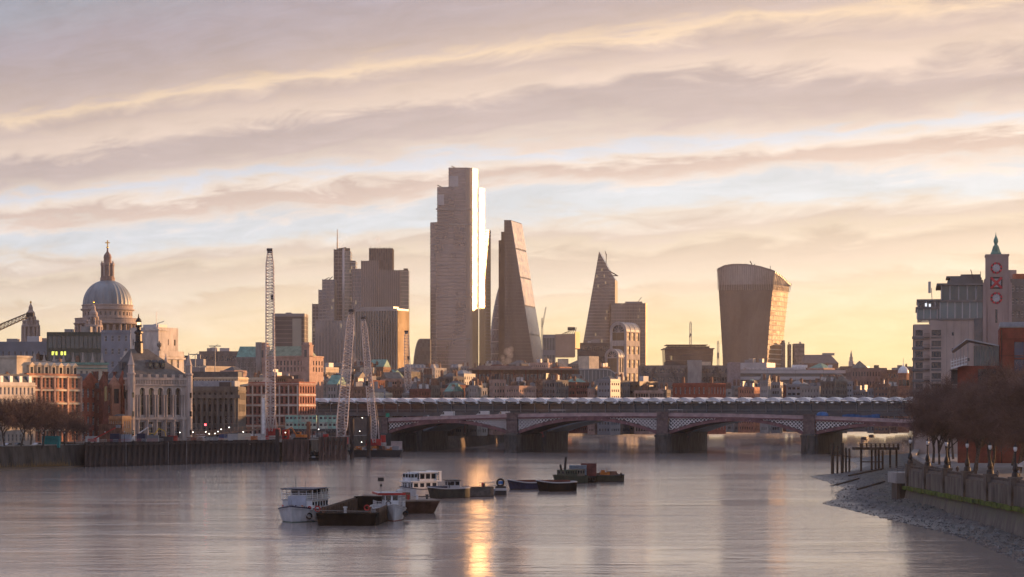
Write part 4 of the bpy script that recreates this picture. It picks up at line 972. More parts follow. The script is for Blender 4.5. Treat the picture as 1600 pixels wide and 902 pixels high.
for i in range(NF * sub + 1):
    pp = []
    for k_ in range(0, NLV + 1, 2):
        rg = ring(ZC * k_ / NLV); u = i / sub; i0 = int(u); A = Vector(rg[i0]); B = Vector(rg[min(NF, i0 + 1)]); p = A.lerp(B, u - i0); pp.append((p.x, p.y - .25, ZC * k_ / NLV))
    for a_, c_ in zip(pp[:-1], pp[1:]): b.face([(a_[0] - .18, a_[1], a_[2]), (a_[0] + .18, a_[1], a_[2]), (c_[0] + .18, c_[1], c_[2]), (c_[0] - .18, c_[1], c_[2])])
b.build('facade_fins', mat('fin_metal', (0.10, 0.085, 0.078), rough=.5), T, kind='stuff')
b = MB(); rgc = ring(ZC); rgt = ring(ZT - 4)  # crown: open glazed garden level behind tall fins
for i in range(n):
    j = (i + 1) % n; zi, zj = roofz(rgt[i][0]) - 1.4, roofz(rgt[j][0]) - 1.4
    b.face([(*rgc[i], ZC), (*rgc[j], ZC), (*rgt[j], zj), (*rgt[i], zi)])
b.build('garden_glazing', glassmat('garden_glass', (0.30, 0.28, 0.27), .15, .9, (1.5, 1.5, 6), .6, metal=.3), T)
b = MB()
for i in range(n):
    for sb in range(2):
        j = (i + 1) % n; u = sb / 2; a_ = Vector(rgc[i]).lerp(Vector(rgc[j]), u); c_ = Vector(rgt[i]).lerp(Vector(rgt[j]), u); o_ = Vector((a_.x, a_.y)).normalized() * .5
        b.tube((a_.x + o_.x, a_.y - .6, ZC - 6), (c_.x + o_.x, c_.y - .6, roofz(c_.x)), .32)
b.build('crown_fins', SPAND_L, T, kind='stuff')
b = MB(); low_ = [(x, y, roofz(x) - 2.2) for x, y in rgt]
for i in range(n):
    j = (i + 1) % n
    A, B = low_[i], low_[j]; b.face([(A[0], A[1] - .8, A[2]), (B[0], B[1] - .8, B[2]), (B[0], B[1] - .8, B[2] + 2.2), (A[0], A[1] - .8, A[2] + 2.2)])
for i in range(NF):                         # ribbed roof running back
    j = i + 1; A, B = rgt[i], rgt[j]; bi = NF + NR + (NF - i); bj = NF + NR + (NF - j); C_, E_ = rgt[bj % n], rgt[bi % n]
    b.face([(*A, roofz(A[0])), (*B, roofz(B[0])), (C_[0], C_[1], roofz(C_[0]) - 3), (E_[0], E_[1], roofz(E_[0]) - 3)])
b.build('roof_shell', SPAND, T)
b = MB(); b.tube((X(0) * 0 + (1178 - 1165) * s, 8, roofz(13 * s) - 1), ((1173 - 1165) * s, 6, roofz(13 * s) + 5), .5); b.tube(((1178 - 1165) * s, 8, roofz(13 * s) - 1), ((1181 - 1165) * s, 8, roofz(13 * s) + 2), .6)
b.tube(((1205 - 1165) * s, 8, roofz(40 * s) - 1), ((1205 - 1165) * s, 8, roofz(40 * s) + 5), .4); b.build('roof_crane', STEEL_D, T)

# --- little towers right of it
D = 2350
for (xa, xb, yt, lab) in ((1219, 1227, 536, 'narrow dark tower block touching the right foot of the top-heavy skyscraper'), (1233, 1236.5, 538, 'needle-thin dark tower block standing alone near the top-heavy skyscraper'), (1241, 1257, 537, 'broad dark tower block with a flat top right of the needle-thin one')):
    block('tower_block', lab, 'tower block', xa, xb, yt, D, wall=CONC_D, rows=16, cols=max(2, int((xb - xa) / 2)), scols=4, depth=16, wf=.55, hf=.5, base=8, group=None, cornice=False, plant=1)

# ================================================================== the cathedral
D = 1400; s = S(D); BASE = 8.0; Z = lambda y: PZ(y, D) - BASE
CA = thing('cathedral', 'domed stone cathedral with a lead dome, tall lantern and golden cross', 'cathedral', (PX(168, D), D, BASE))
LEADP = mat('dome_lead', (0.20, 0.235, 0.26), rough=.5, spec=.45, ns=.12, na=.28, stretch=(1, 1, .2))
CST = mat('cathedral_stone', (0.36, 0.29, 0.255), ns=.3, na=.22, stretch=(1, 1, .35), bump=.2)
b = MB(); prof = []
for i in range(17):
    a = R(90 * i / 16); prof.append((max(10 * s, 37.6 * s * math.cos(a) ** .92), Z(477) + (Z(438) - Z(477)) * math.sin(a)))
prof = [p for p in prof if p[0] > 10.01 * s] + [(10 * s, Z(438.5))]
b.lathe(prof, 128, rmod=lambda i: 1.0 + (.018 if i % 4 == 0 else 0) - (.004 if i % 4 == 2 else 0)); b.build('dome', LEADP, CA)
b = MB(); b.lathe([(40 * s, Z(486)), (41.6 * s, Z(485)), (41.6 * s, Z(483.5)), (39 * s, Z(483)), (39 * s, Z(479)), (40 * s, Z(478.3)), (40 * s, Z(477)), (37.5 * s, Z(476.4))], 64); b.build('attic_cornice', CST, CA)
b = MB(); ang = [2 * math.pi * i / 32 for i in range(32)]
for i in range(32):                       # windowed upper drum
    a0 = ang[i]; a1 = a0 + 2 * math.pi / 32; r_ = 38.5 * s
    P_ = lambda a, rr: (rr * math.cos(a), rr * math.sin(a))
    holed_wall(b, P_(a0, r_), P_(a1, r_), Z(500), Z(485.5), [(1.05, 2.25)], [(Z(494) - 0, Z(488.5))], .5)
b.build('upper_drum', CST, CA)
b = MB(); b.lathe([(37.2 * s, Z(500)), (37.2 * s, Z(486))], 64, cap=False); b.build('drum_windows', GLASS, CA, kind='stuff')
b = MB(); b.lathe([(50 * s, Z(508)), (52.3 * s, Z(507)), (52.3 * s, Z(505.5)), (50 * s, Z(505)), (50 * s, Z(499.5)), (50.6 * s, Z(499)), (50.6 * s, Z(498)), (38 * s, Z(498))], 64); b.build('gallery_balustrade', CST, CA)
b = MB(); b.lathe([(42 * s, 0), (42 * s, Z(507))], 48, cap=False); b.build('lower_drum', mat('shaded_niche_stone', (0.22, 0.18, 0.16), ns=.3, na=.3), CA)  # darker copy of the cathedral stone, colonnade shade put into its colour
cmesh = MB().lathe([(1.05, Z(532)), (1.0, Z(512)), (.85, Z(509)), (1.2, Z(508))], 8).mesh('drum_column', CST)
for i in range(32):
    a = ang[i]; 
    if math.sin(a) < .35: put('drum_column', cmesh, CA, loc=(48.3 * s * math.cos(a), 48.3 * s * math.sin(a), 0))
b = MB(); b.lathe([(11.5 * s, Z(439)), (11.5 * s, Z(434)), (10.4 * s, Z(434)), (10.4 * s, Z(432)), (8.6 * s, Z(431.8)), (8.4 * s, Z(416)), (9 * s, Z(415)), (9 * s, Z(412)), (6.4 * s, Z(411.5)), (5.9 * s, Z(405)), (6.3 * s, Z(402)), (5.4 * s, Z(398.5)), (3 * s, Z(395.5)), (1.5 * s, Z(393)), (1.1 * s, Z(388.5))], 16)
b.build('lantern', mat('lantern_stone', (0.27, 0.19, 0.165), ns=.3, na=.25), CA)
for i in range(8):
    a = R(22.5 + 45 * i); m_ = MB(); x, y = 9.2 * s * math.cos(a), 9.2 * s * math.sin(a)
    m_.lathe([(.55, Z(432)), (.5, Z(416)), (.75, Z(415)), (.75, Z(412)), (.3, Z(411)), (.15, Z(408))], 6, x, y); m_.build('lantern_column', CST, CA)
b = MB(); b.ball((0, 0, Z(386.8)), 1.9 * s, 12, 8); b.build('gilded_ball', GOLD, CA, smooth=True)
b = MB(); b.box(-.35, .35, -.35, .35, Z(385.5), Z(375.5)); b.box(-3.4 * s, 3.4 * s, -.3, .3, Z(380.4), Z(378.6)); b.build('cross', GOLD, CA)
b = MB(); b.box(-60 * s, 30, -8, 60, 0, Z(524)); b.build('nave', CST, CA)
def bell_tower(px_, dy):
    x0 = PX(px_, D + dy) - PX(168, D); y0 = dy; m_ = MB(); s = S(D + dy); Z = lambda y: PZ(y, D + dy) - BASE
    m_.box(x0 - 13.2 * s, x0 + 13.2 * s, y0 - 13.2 * s, y0 + 13.2 * s, 0, Z(534))
    m_.lathe([(10.5 * s, Z(534)), (10.5 * s, Z(511))], 16, x0, y0); m_.lathe([(14 * s, Z(511.5)), (14.4 * s, Z(510)), (14.4 * s, Z(508.6)), (12.6 * s, Z(508))], 20, x0, y0)
    for i in range(12):
        a = R(30 * i); m_.lathe([(.95, Z(534)), (.85, Z(511))], 6, x0 + 12.8 * s * math.cos(a), y0 + 12.8 * s * math.sin(a))
    for i in range(8):
        a = R(45 * i + 22); m_.lathe([(.8, Z(508)), (.5, Z(504)), (.75, Z(502.5)), (.15, Z(499.5))], 6, x0 + 11.6 * s * math.cos(a), y0 + 11.6 * s * math.sin(a))
        m_.lathe([(.6, Z(508)), (.55, Z(496))], 6, x0 + 7.2 * s * math.cos(a), y0 + 7.2 * s * math.sin(a))
    m_.lathe([(6.2 * s, Z(508)), (6.2 * s, Z(503))], 14, x0, y0); m_.lathe([(4.5 * s, Z(503)), (4.5 * s, Z(496))], 12, x0, y0)
    m_.lathe([(8 * s, Z(496.5)), (8.3 * s, Z(495)), (6.6 * s, Z(493.6)), (6.9 * s, Z(491)), (6 * s, Z(488)), (4 * s, Z(485.5)), (3.3 * s, Z(483)), (3.4 * s, Z(480.5)), (2.2 * s, Z(478)), (1.2 * s, Z(475.5)), (.8 * s, Z(474.8))], 16, x0, y0)
    t = m_.build('bell_tower', CST, CA)
    g_ = MB(); g_.ball((x0, y0, Z(472.6)), 1.5 * s, 8, 6, sz=1.5); g_.build('gilded_pinecone', GOLD, t, smooth=True)
bell_tower(48, -30); bell_tower(146, -66)

# ================================================================== buildings behind and above the left bank
block('office_building', 'plain blue-grey metal roofed block below the detached bell tower', 'building', -20, 76, 534, 1150, wall=mat('blue_grey_cladding', (0.16, 0.18, 0.21), rough=.5, ns=.1, na=.15), rows=4, cols=10, wf=.25, hf=.2, cornice=False, plant=3)
T = block('office_building', 'dark green glass office with lit yellow-green panels below the dome', 'building', 73, 160, 519, 1040, wall=mat('dark_green_cladding', (0.045, 0.065, 0.05), rough=.4, ns=.1, na=.25), rows=6, cols=12, wf=.84, hf=.72, gm=GLASS_G, cornice=False, plant=2, rec=.15)
for (xa, xb) in ((81, 85), (87, 89.5), (95, 98), (100, 103)):
    b = MB(); sD = S(1040); b.box((xa - 73) * sD, (xb - 73) * sD, -.15, -.02, PZ(555, 1040) - 6, PZ(549.5, 1040) - 6); b.build('lit_panel', LAMP_YG, T)
T = block('office_building', 'pale blue-grey rendered block with small square windows behind the steep roof', 'building', 158, 204, 516, 960, wall=mat('pale_blue_render', (0.23, 0.25, 0.29), ns=.2, na=.15), rows=8, cols=4, wf=.35, hf=.45, each=True, depth=30)
# the big classical block with an urn on its corner
T = block('classical_building', 'large pale stone classical block with a corner urn and setback attic behind the school', 'building', 193, 254, 549, 905, rz=-R(28), wall=STONE_W, rows=5, cols=6, scols=3, wf=.32, hf=.5, depth=17, each=True, e0=2.0, parapet=2.0)
w_, d_, h_ = DIM[T.name]
b = MB(); b.box(-1.0, w_ + 1.0, -1.0, d_, h_ - 3.4, h_ - 2.6); b.box(-.7, w_ + .7, -.7, d_, h_ - 9.2, h_ - 8.6); b.build('string_course', STONE_W, T)
sD = S(905); zA = PZ(512, 905) - 6
b = MB(); ops = holed_wall(b, (1.5, 3), (w_ - 3, 3), h_ - .6, zA, cells(w_ - 4.5, 6, .22), [(h_ + 2.5, h_ + 5)], .3); ops += holed_wall(b, (w_ - 3, 3), (w_ - 3, d_), h_ - .6, zA, cells(d_ - 3, 3, .22), [(h_ + 2.5, h_ + 5)], .3); b.face([(1.5, 3, zA), (w_ - 3, 3, zA), (w_ - 3, d_, zA), (1.5, d_, zA)]); b.face([(1.5, d_, h_ - .6), (1.5, 3, h_ - .6), (1.5, 3, zA), (1.5, d_, zA)])
at = b.build('attic', STONE_W, T); set_windows(T, ops, STONE_G, GLASS, 0, 0)
b = MB(); b.box(w_ - 7.5, w_ - .8, .6, 7, h_ - .6, zA - 1.5); b.box(w_ - 8, w_ - .3, .1, 7.5, zA - 1.5, zA - .9); b.build('corner_pavilion', STONE_W, T)
b = MB(); b.lathe([(.8, h_), (.5, h_ + .8), (.35, h_ + 1.0), (1.0, h_ + 2.2), (.95, h_ + 3.0), (.4, h_ + 3.4), (.15, h_ + 4.2)], 12, w_ - .9, 1.2); b.build('urn', STONE_G, T)
b = MB(); b.tube((w_ - 6, 6, zA - 1), (w_ - 6, 6, zA + 6.5), .12); b.build('flagpole', STEEL_W, T)
b = MB(); b.box(4, 12, 8, 14, zA, zA + 1.4); b.tube((8, 10, zA + 1.4), (14, 9, zA + 2.6), .2); b.build('roof_plant', GREYP_L, T)
# curved colonnaded block and its penthouse
T = block('colonnaded_building', 'sooty stone block with tall engaged columns beside the school', 'building', 284, 372, 604, 880, rz=R(0), wall=STONE_D, rows=4, cols=9, wf=.42, hf=.62, depth=26, each=True, e0=1.6, parapet=1.6, fm=STEEL_D)
w_, d_, h_ = DIM[T.name]
for i in range(10):
    u = 1.6 + (w_ - 3.2) * i / 9; m_ = MB(); m_.lathe([(.75, 4.0), (.7, 5), (.62, h_ - 5.4), (.9, h_ - 4.8)], 10, u, -.45); m_.box(u - .9, u + .9, -1.3, .1, 3.2, 4.0); m_.build('engaged_column', STONE_D, T)
b = MB(); b.box(-.9, w_ + .9, -1.3, 0, h_ - 4.8, h_ - 3.4); b.build('entablature', STONE_D, T); b = MB(); b.box(-.6, w_ + .6, -.9, -.01, 0, 3.2); b.build('plinth', STONE_D, T)
b = MB(); zz_ = h_ - .6; b.box(4, w_ - 2, 5, 22, zz_, zz_ + 3.0); b.build('attic_storey', mat('pale_zinc', (0.30, 0.32, 0.35), rough=.45), T)
T2 = block('penthouse', 'sunlit cream penthouse storey above the sooty colonnaded block', 'building', 303, 374, 589.5, 915, rz=-R(14), wall=CREAM, rows=1, cols=14, wf=.5, hf=.5, depth=12, base=PZ(603, 915), each=True, parapet=.5, cornice=True)
b = MB(); sD = S(880); b.box((341 - 284) * sD, (359 - 284) * sD, 3, 9, h_ - .6, PZ(597, 880) - 6); b.build('black_plant_box', DARKP, T)
# banded brick block with arches
T = block('banded_building', 'red and white banded brick block with arched windows and a glowing right end', 'building', 379, 471, 597, 935, rz=-R(24), wall=mat('rosy_brick', (0.30, 0.13, 0.10), ns=.6, na=.25), rows=5, cols=12, scols=6, wf=.55, hf=.66, depth=14.5, each=True, arch=(3, 4), fm=BRICK_D, nm=1, nt=1, parapet=1.2, rec=.35)
w_, d_, h_ = DIM[T.name]
b = MB(); fh = (h_ - 2.0) / 5
for i in range(6):
    z = .8 + fh * i - .35; b.box(-.25, w_ + .25, -.25, -.01, z, z + .75); b.box(w_ + .01, w_ + .25, -.25, d_, z, z + .75)
for i in range(7):
    u = .6 + (w_ - 1.2) * i / 6; b.box(u - .3, u + .3, -.14, -.01, .5, h_ - 1)
b.build('pale_stone_bands', STONE_W, T, kind='stuff')
b = MB(); b.face([(w_ * .25, 2, h_ - .3), (w_ * .55, 2, h_ - .3), (w_ * .4, 2, h_ + 1.9)]); b.box(w_ * .25, w_ * .55, 2.01, 3, h_ - .6, h_ - .2); b.build('pediment', STONE_W, T)
# pink stone building with twin towers and copper roofs
D = 1180; s = S(D)
T = thing('twin_towered_building', 'rosy stone building with twin corner towers and a green copper roof', 'building', (PX(406, D), D, 6), -R(20)); W_ = 80 * s / math.cos(R(20)); hh = PZ(557, D) - 6
b = MB(); ops = holed_wall(b, (0, 0), (W_, 0), 0, hh, cells(W_, 11, .45, 3.5, 3.5), [(hh - 14, hh - 12.6), (hh - 8.5, hh - 6), (hh - 5, hh - 2.5)], .35, arch=(0,)); ops += holed_wall(b, (W_, 0), (W_, 18), 0, hh, cells(18, 5, .45), [(hh - 8.5, hh - 6), (hh - 5, hh - 2.5)], .35); b.face([(0, 18, 0), (0, 0, 0), (0, 0, hh), (0, 18, hh)]); b.build('wall', PINK, T); set_windows(T, ops, STONE_G, GLASS, 0, 0)
b = MB(); b.box(-.4, W_ + .4, -.5, -.01, hh - 10.5, hh - 9.8); b.box(-.4, W_ + .4, -.5, 18, hh - .6, hh + .1); b.build('cornice', PINK, T)
b = MB(); b.face([(3, .5, hh + .1), (W_ - 3, .5, hh + .1), (W_ - 4.5, 8, PZ(541, D) - 6), (4.5, 8, PZ(541, D) - 6)]); b.face([(W_ - 3, .5, hh + .1), (W_ - 3, 16, hh + .1), (W_ - 4.5, 8, PZ(541, D) - 6)]); b.face([(4.5, 8, PZ(541, D) - 6), (W_ - 4.5, 8, PZ(541, D) - 6), (W_ - 3, 16, hh), (3, 16, hh)]); b.build('copper_roof', mat('mossy_copper', (0.19, 0.24, 0.17), rough=.7, ns=.4, na=.25), T)
for x0 in (-.5, W_ - 4.2):
    m_ = MB(); zt = PZ(536, D) - 6; m_.box(x0, x0 + 4.6, -.8, 4, 0, zt - 2); m_.box(x0 - .3, x0 + 4.9, -1.1, 4.3, zt - 2, zt - 1.4); m_.box(x0 + .4, x0 + 4.2, -.4, 3.6, zt - 1.4, zt); t_ = m_.build('corner_tower', PINK, T)
    m_ = MB(); m_.box(x0 + 1.6, x0 + 3.0, -.9, -.81, zt - 8, zt - 4); m_.build('tower_window', GLASS, t_)
b = MB(); b.box(-2.0, 1.6, -1.2, 6, 0, PZ(535, D) - 6); b.build('stair_tower', STONE_G, T)
T = block('copper_roofed_building', 'grey building with a long bright green copper roof behind the tall crane', 'building', 368, 408, 558, 1220, wall=STONE_G, rows=4, cols=7, wf=.4, hf=.55, depth=20, each=True, cornice=True)
w_, d_, h_ = DIM[T.name]; b = MB(); b.prism(rect(.1, w_ - .1, .1, d_ - .1), h_ - .55, PZ(541, 1220) - 6, top=rect(1.6, w_ - 1.0, 7, d_ - 7)); b.build('copper_roof', COPPER, T)
block('office_building', 'dark flat slab on the skyline left of the green copper roof', 'building', 311, 372, 549, 1500, wall=CONC_D, rows=6, cols=14, wf=.6, hf=.4, plant=3, cornice=False)
block('office_building', 'low stepped roof with a satellite of plant right of the urn', 'building', 282, 318, 561, 1350, wall=GREYP, rows=4, cols=8, wf=.6, hf=.4, plant=2, cornice=False)
block('office_building', 'long low block with a sunlit orange parapet right of the school', 'building', 281, 327, 572.5, 1120, rz=-R(35), wall=CREAM, rows=3, cols=9, wf=.5, hf=.5, depth=22, cornice=True)
block('office_building', 'slate roofed range below the orange parapet, left of the banded block', 'building', 284, 372, 581, 1010, wall=SLATE, rows=3, cols=12, wf=.5, hf=.35, depth=15, cornice=False, plant=2)
block('office_building', 'small sunlit hip-roofed building in front of the dark slab', 'building', 344, 368, 579, 1060, rz=-R(30), wall=PINK, rows=3, cols=6, wf=.5, hf=.5, depth=10, roof='hip')
block('office_building', 'white banded low office right of the twin towered building', 'building', 486, 510, 574, 1250, rz=-R(28), wall=CREAM, rows=4, cols=7, wf=.8, hf=.5, depth=14, plant=2)
# street mast and two site tower-crane tops peeping over the roofs
for (x, yb, yt, jl, lab) in ((336, 600, 541, 9, 'slim lamp mast with a flat top above the penthouse roofs'), (305, 566, 554, 9, 'small crane jib above the stepped roof right of the urn')):
    T = thing('roof_mast', lab, 'mast', (PX(x, 1100), 1100, PZ(yb, 1100) - 3)); zt = PZ(yt, 1100) - PZ(yb, 1100) + 3
    b = MB(); b.tube((0, 0, 0), (0, 0, zt), .28, .18, 6); b.build('pole', STEEL_G, T); b = MB(); b.box(-jl * .33, jl * .33, -.2, .2, zt - .2, zt + .25); b.tube((-1.6, 0, zt - 1), (1.6, 0, zt + .9), .12); b.build('jib', STEEL_G, T)

# ================================================================== individual buildings of the middle distance
T = block('panelled_building', 'boxy building with tan and yellow sunlit panels right of the wedge', 'building', 848, 868, 523, 1950, rz=R(0), wall=GREYP, rows=5, cols=4, wf=.8, hf=.7, gm=GLASS_G, depth=20, plant=0, base=8, cornice=False)
sD = S(1950); hq = PZ(523, 1950) - 8
b = MB(); b.prism([(20 * sD, -1), (50 * sD, -14), (50 * sD, 20), (20 * sD, 20)], PZ(558, 1950) - 8, PZ(522.5, 1950) - 8, bottom=True); b.build('tan_panel', mat('tan_panel', (0.40, 0.28, 0.20), rough=.6, ns=.05, na=.15), T)
b = MB(); b.prism([(50.2 * sD, -13), (58 * sD, -3), (58 * sD, 20), (50.2 * sD, 20)], PZ(545, 1950) - 8, PZ(519, 1950) - 8, bottom=True); b.build('yellow_panel', mat('ochre_panel', (0.52, 0.38, 0.17), rough=.6, ns=.05, na=.15), T)
b = MB(); b.box(24 * sD, 40 * sD, -6, 18, 0, PZ(561, 1950) - 8); b.build('podium', CREAM, T)
b = MB(); zt = PZ(522, 1950) - 8
for i in range(6): b.tube(((30 + i * 4) * sD, 2, zt), ((38 + i * 3) * sD, 2, zt + 2 + i * .8), .35)
b.box(39 * sD, 51 * sD, 0, 4, zt + 3.2, zt + 6.2); b.build('roof_machinery', STEEL_D, T)
block('office_building', 'dark stepped office below the foot of the blade skyscraper', 'building', 903, 952, 536, 2050, wall=DARKP, rows=8, cols=14, wf=.8, hf=.5, base=8, cornice=False, plant=2)
block('office_building', 'squat grey glass block with a cream sunlit half, left of the barrel-vaulted building', 'building', 904, 920, 557, 1500, rz=-R(42), wall=CREAM, rows=1, cols=1, wf=.05, hf=.05, depth=10.5, base=6, cornice=False)
# barrel-vaulted pair
def vaulted(name, label, x0, x1, x2, ytop, D, rz, bays, rows_):
    s_ = S(D); w_ = (x1 - x0) * s_ / math.cos(rz); d_ = (x2 - x1) * s_ / abs(math.sin(rz)); zt = PZ(ytop, D) - 6; r_ = w_ / 2; zs = zt - r_
    T = thing(name, label, 'building', (PX(x0, D), D, 6), rz)
    b = MB(); fh = zs / rows_
    ws = [(fh * i + fh * .35, fh * i + fh * .95) for i in range(rows_)]
    ops = holed_wall(b, (0, 0), (w_, 0), 0, zs, [(w_ * .14, w_ * .86)], ws, .6); ops += holed_wall(b, (w_, 0), (w_, d_), 0, zs, cells(d_, bays, .72), ws, .6); b.face([(0, d_, 0), (0, 0, 0), (0, 0, zs), (0, d_, zs)])
    N = 14; arc = [(r_ - r_ * math.cos(math.pi * i / N), zs + r_ * math.sin(math.pi * i / N)) for i in range(N + 1)]; ai = [(r_ - r_ * .72 * math.cos(math.pi * i / N), zs + r_ * .72 * math.sin(math.pi * i / N)) for i in range(N + 1)]
    for i in range(N):
        b.face([(arc[i][0], 0, arc[i][1]), (ai[i][0], 0, ai[i][1]), (ai[i + 1][0], 0, ai[i + 1][1]), (arc[i + 1][0], 0, arc[i + 1][1])]); b.face([(ai[i][0], 0, ai[i][1]), (ai[i][0], 1.2, ai[i][1]), (ai[i + 1][0], 1.2, ai[i + 1][1]), (ai[i + 1][0], 0, ai[i + 1][1])])
    b.build('wall', STONE, T)
    b = MB()
    for i in range(N): b.face([(arc[i][0], -.4, arc[i][1] + .05), (arc[i + 1][0], -.4, arc[i + 1][1] + .05), (arc[i + 1][0], d_, arc[i + 1][1] + .05), (arc[i][0], d_, arc[i][1] + .05)])
    b.build('vault_roof', LEAD, T)
    for k_ in range(bays + 1):
        m_ = MB(); y = d_ * k_ / bays
        for i in range(N): m_.tube((arc[i][0], y, arc[i][1] + .2), (arc[i + 1][0], y, arc[i + 1][1] + .2), .35)
        m_.build('vault_rib', GREYP_L, T)
    b = MB(); b.face([(ai[0][0], 1.2, ai[0][1])] + [(p[0], 1.2, p[1]) for p in reversed(ai[1:])]); b.build('fan_window', GLASS, T)
    for i in range(5):
        a = math.pi * (i + 1) / 6; m_ = MB(); m_.tube((r_, 1.0, zs), (r_ - r_ * .72 * math.cos(a), 1.0, zs + r_ * .72 * math.sin(a)), .25); m_.build('fan_mullion', STONE, T)
    set_windows(T, ops, GREYP, glassmat('amber_bay_glass', (0.22, 0.15, 0.08), .55, .25, (2, 2, 2), .5), 2, 0)
    return T
vaulted('vaulted_building', 'tall office with a lead barrel vault and fan window before the dark slab', 953, 978, 1001, 504, 1720, -R(33), 3, 7)
vaulted('vaulted_building', 'smaller barrel-vaulted front at the foot of the tall vaulted office', 945.5, 966, 975, 546, 1650, -R(33), 2, 3)
# flared building with trusses in front
D = 1800; s = S(D); T = thing('flared_building', 'brown office flaring outward to a wide flat roof beside a thin crane', 'building', (PX(1076, D), D, 6)); zt = PZ(546, D) - 6
lo_ = rect(-31 * s, 31 * s, 0, 26); hi_ = rect(-38 * s, 38 * s, -4, 30)
b = MB(); b.prism(lo_, 0, zt, top=hi_); b.build('glazing', G_BROWN, T)
b = MB()
for i in range(7):
    f = .42 + i * .085; z = zt * f; b.box(-(31 + 7 * f) * s - .2, (31 + 7 * f) * s + .2, -4 * f - .3, -4 * f + .4, z, z + .8)
b.build('floor_bands', BROWNP, T, kind='stuff')
b = MB(); b.box(-39.5 * s, 39.5 * s, -6, 31, zt, zt + .9); b.box(-33 * s, 33 * s, 2, 24, zt + 1.4, zt + 2.6); b.box(-35 * s, 30 * s, 0, 26, zt + 3.4, zt + 4.0); b.build('flat_roof', BROWNP, T)
b = MB()
for i in range(12): b.tube(((-32 + i * 5.8) * s, -2, zt + .9), ((-32 + i * 5.8) * s, -2, zt + 3.4), .2)
b.build('roof_posts', STEEL_D, T, kind='stuff')
D = 1560; s = S(D); T = block('truss_building', 'long dark block braced with big diagonal steel trusses', 'building', 1000, 1146, 571, D, wall=CONC_D, rows=7, cols=34, wf=.7, hf=.5, depth=24, cornice=False, plant=2)
for (xa, xb) in ((1004, 1024), (1048, 1074), (1100, 1118), (1120, 1142)):
    m_ = MB(); za, zb = PZ(604, D) - 6, PZ(573, D) - 6; xm = (xa + xb) / 2
    m_.tube(((xa - 1000) * s, -.9, zb), ((xm - 1000) * s, -.9, za), .75); m_.tube(((xb - 1000) * s, -.9, zb), ((xm - 1000) * s, -.9, za), .75); m_.build('diagonal_truss', STEEL_D, T)
b = MB(); b.box(74 * s, 96 * s, -3.5, 2, 0, PZ(563, D) - 6); b.build('stair_tower', CONC, T)
b = MB(); b.box(80 * s, 112 * s, 6, 14, PZ(571, D) - 6.5, PZ(565, D) - 6); b.build('roof_plant', CREAM, T)
# white banded riverside office
D = 1450; s = S(D); T = thing('banded_office', 'long office with white horizontal bands below the top-heavy skyscraper', 'office block', (PX(1156, D), D, 6)); W_ = (1330 - 1156) * s; hh = PZ(577, D) - 6
b = MB(); b.prism(rect(0, W_, 0, 22), 0, hh - .4); b.build('glazing', glassmat('ribbon_glass', (0.06, 0.06, 0.06), .15, .7, (2.4, 2.4, 3), .4), T)
for y_ in (580, 590, 600, 610):
    for i in range(4):
        m_ = MB(); m_.box(W_ * i / 4 + .1, W_ * (i + 1) / 4 - .1, -.5, 22.2, PZ(y_ + 3.6, D) - 6, PZ(y_ - 1.4, D) - 6); m_.build('white_spandrel', GREYP_L, T)
b = MB(); b.box(4, W_ - 30, 3, 20, hh - .4, hh + 1.2); b.build('roof', mat('pale_roof_sheet', (0.55, 0.52, 0.5), rough=.5), T)
for (xa, xb) in ((1240, 1263), (1297, 1302)):
    b = MB(); b.box((xa - 1156) * s, (xb - 1156) * s, 4, 10, hh + 1.2, hh + 3.0); b.build('roof_light', WHITE, T)
block('office_building', 'mauve slab wing left of the white banded office', 'building', 1141, 1157, 566, 1440, wall=mat('mauve_panel', (0.26, 0.21, 0.21), rough=.6), rows=1, cols=1, wf=.04, hf=.04, depth=20, cornice=False)
T = block('office_building', 'pale rooftop storey with lit corner below the top-heavy skyscraper', 'building', 1157, 1196, 567, 1520, rz=-R(24), wall=GREYP_L, rows=1, cols=4, wf=.1, hf=.1, depth=20, cornice=False, plant=3)
D = 1900; s = S(D); T = thing('long_roofed_hall', 'long dark hall with a hipped roof on the skyline right of the tower blocks', 'building', (PX(1257, D), D, 6)); W_ = 53 * s; zr = PZ(554, D) - 6; ze = PZ(568, D) - 6
b = MB(); b.prism(rect(0, W_, 0, 30), 0, ze); b.build('wall', BRICK_B, T); b = MB(); b.prism(rect(-.3, W_ + .3, -.3, 30.3), ze, zr, top=rect(2, W_ - 5, 12, 18)); b.build('roof', mat('mauve_roof', (0.16, 0.125, 0.115), rough=.7), T); b = MB(); b.box(W_ * .6, W_ * .95, 13, 17, zr - .5, zr + 1.6); b.build('ridge_plant', GREYP, T)
# church spire
D = 1700; s = S(D); T = thing('church_spire', 'slender tiered stone church spire on the right-hand skyline', 'church', (PX(1330, D), D, 6)); Z = lambda y: PZ(y, D) - 6
b = MB(); b.box(-5.5 * s, 5.5 * s, -5.5 * s, 5.5 * s, 0, Z(575)); b.box(-6 * s, 6 * s, -6 * s, 6 * s, Z(575), Z(573.5)); b.build('tower', STONE, T)
b = MB(); b.lathe([(4.2 * s, Z(573.5)), (4 * s, Z(566)), (4.4 * s, Z(565.5)), (2.9 * s, Z(564.5)), (2.7 * s, Z(559)), (3 * s, Z(558.5)), (1.8 * s, Z(557.5)), (1.5 * s, Z(553)), (.9 * s, Z(552)), (.3 * s, Z(547.5))], 8); b.build('spire', STONE, T)
T = block('pyramid_roofed_building', 'mauve block with a low pyramid roof right of the church spire', 'building', 1330, 1386, 575, 1420, wall=mat('mauve_brick', (0.20, 0.145, 0.13), ns=.3, na=.25), rows=6, cols=12, wf=.45, hf=.45, depth=24, cornice=False)
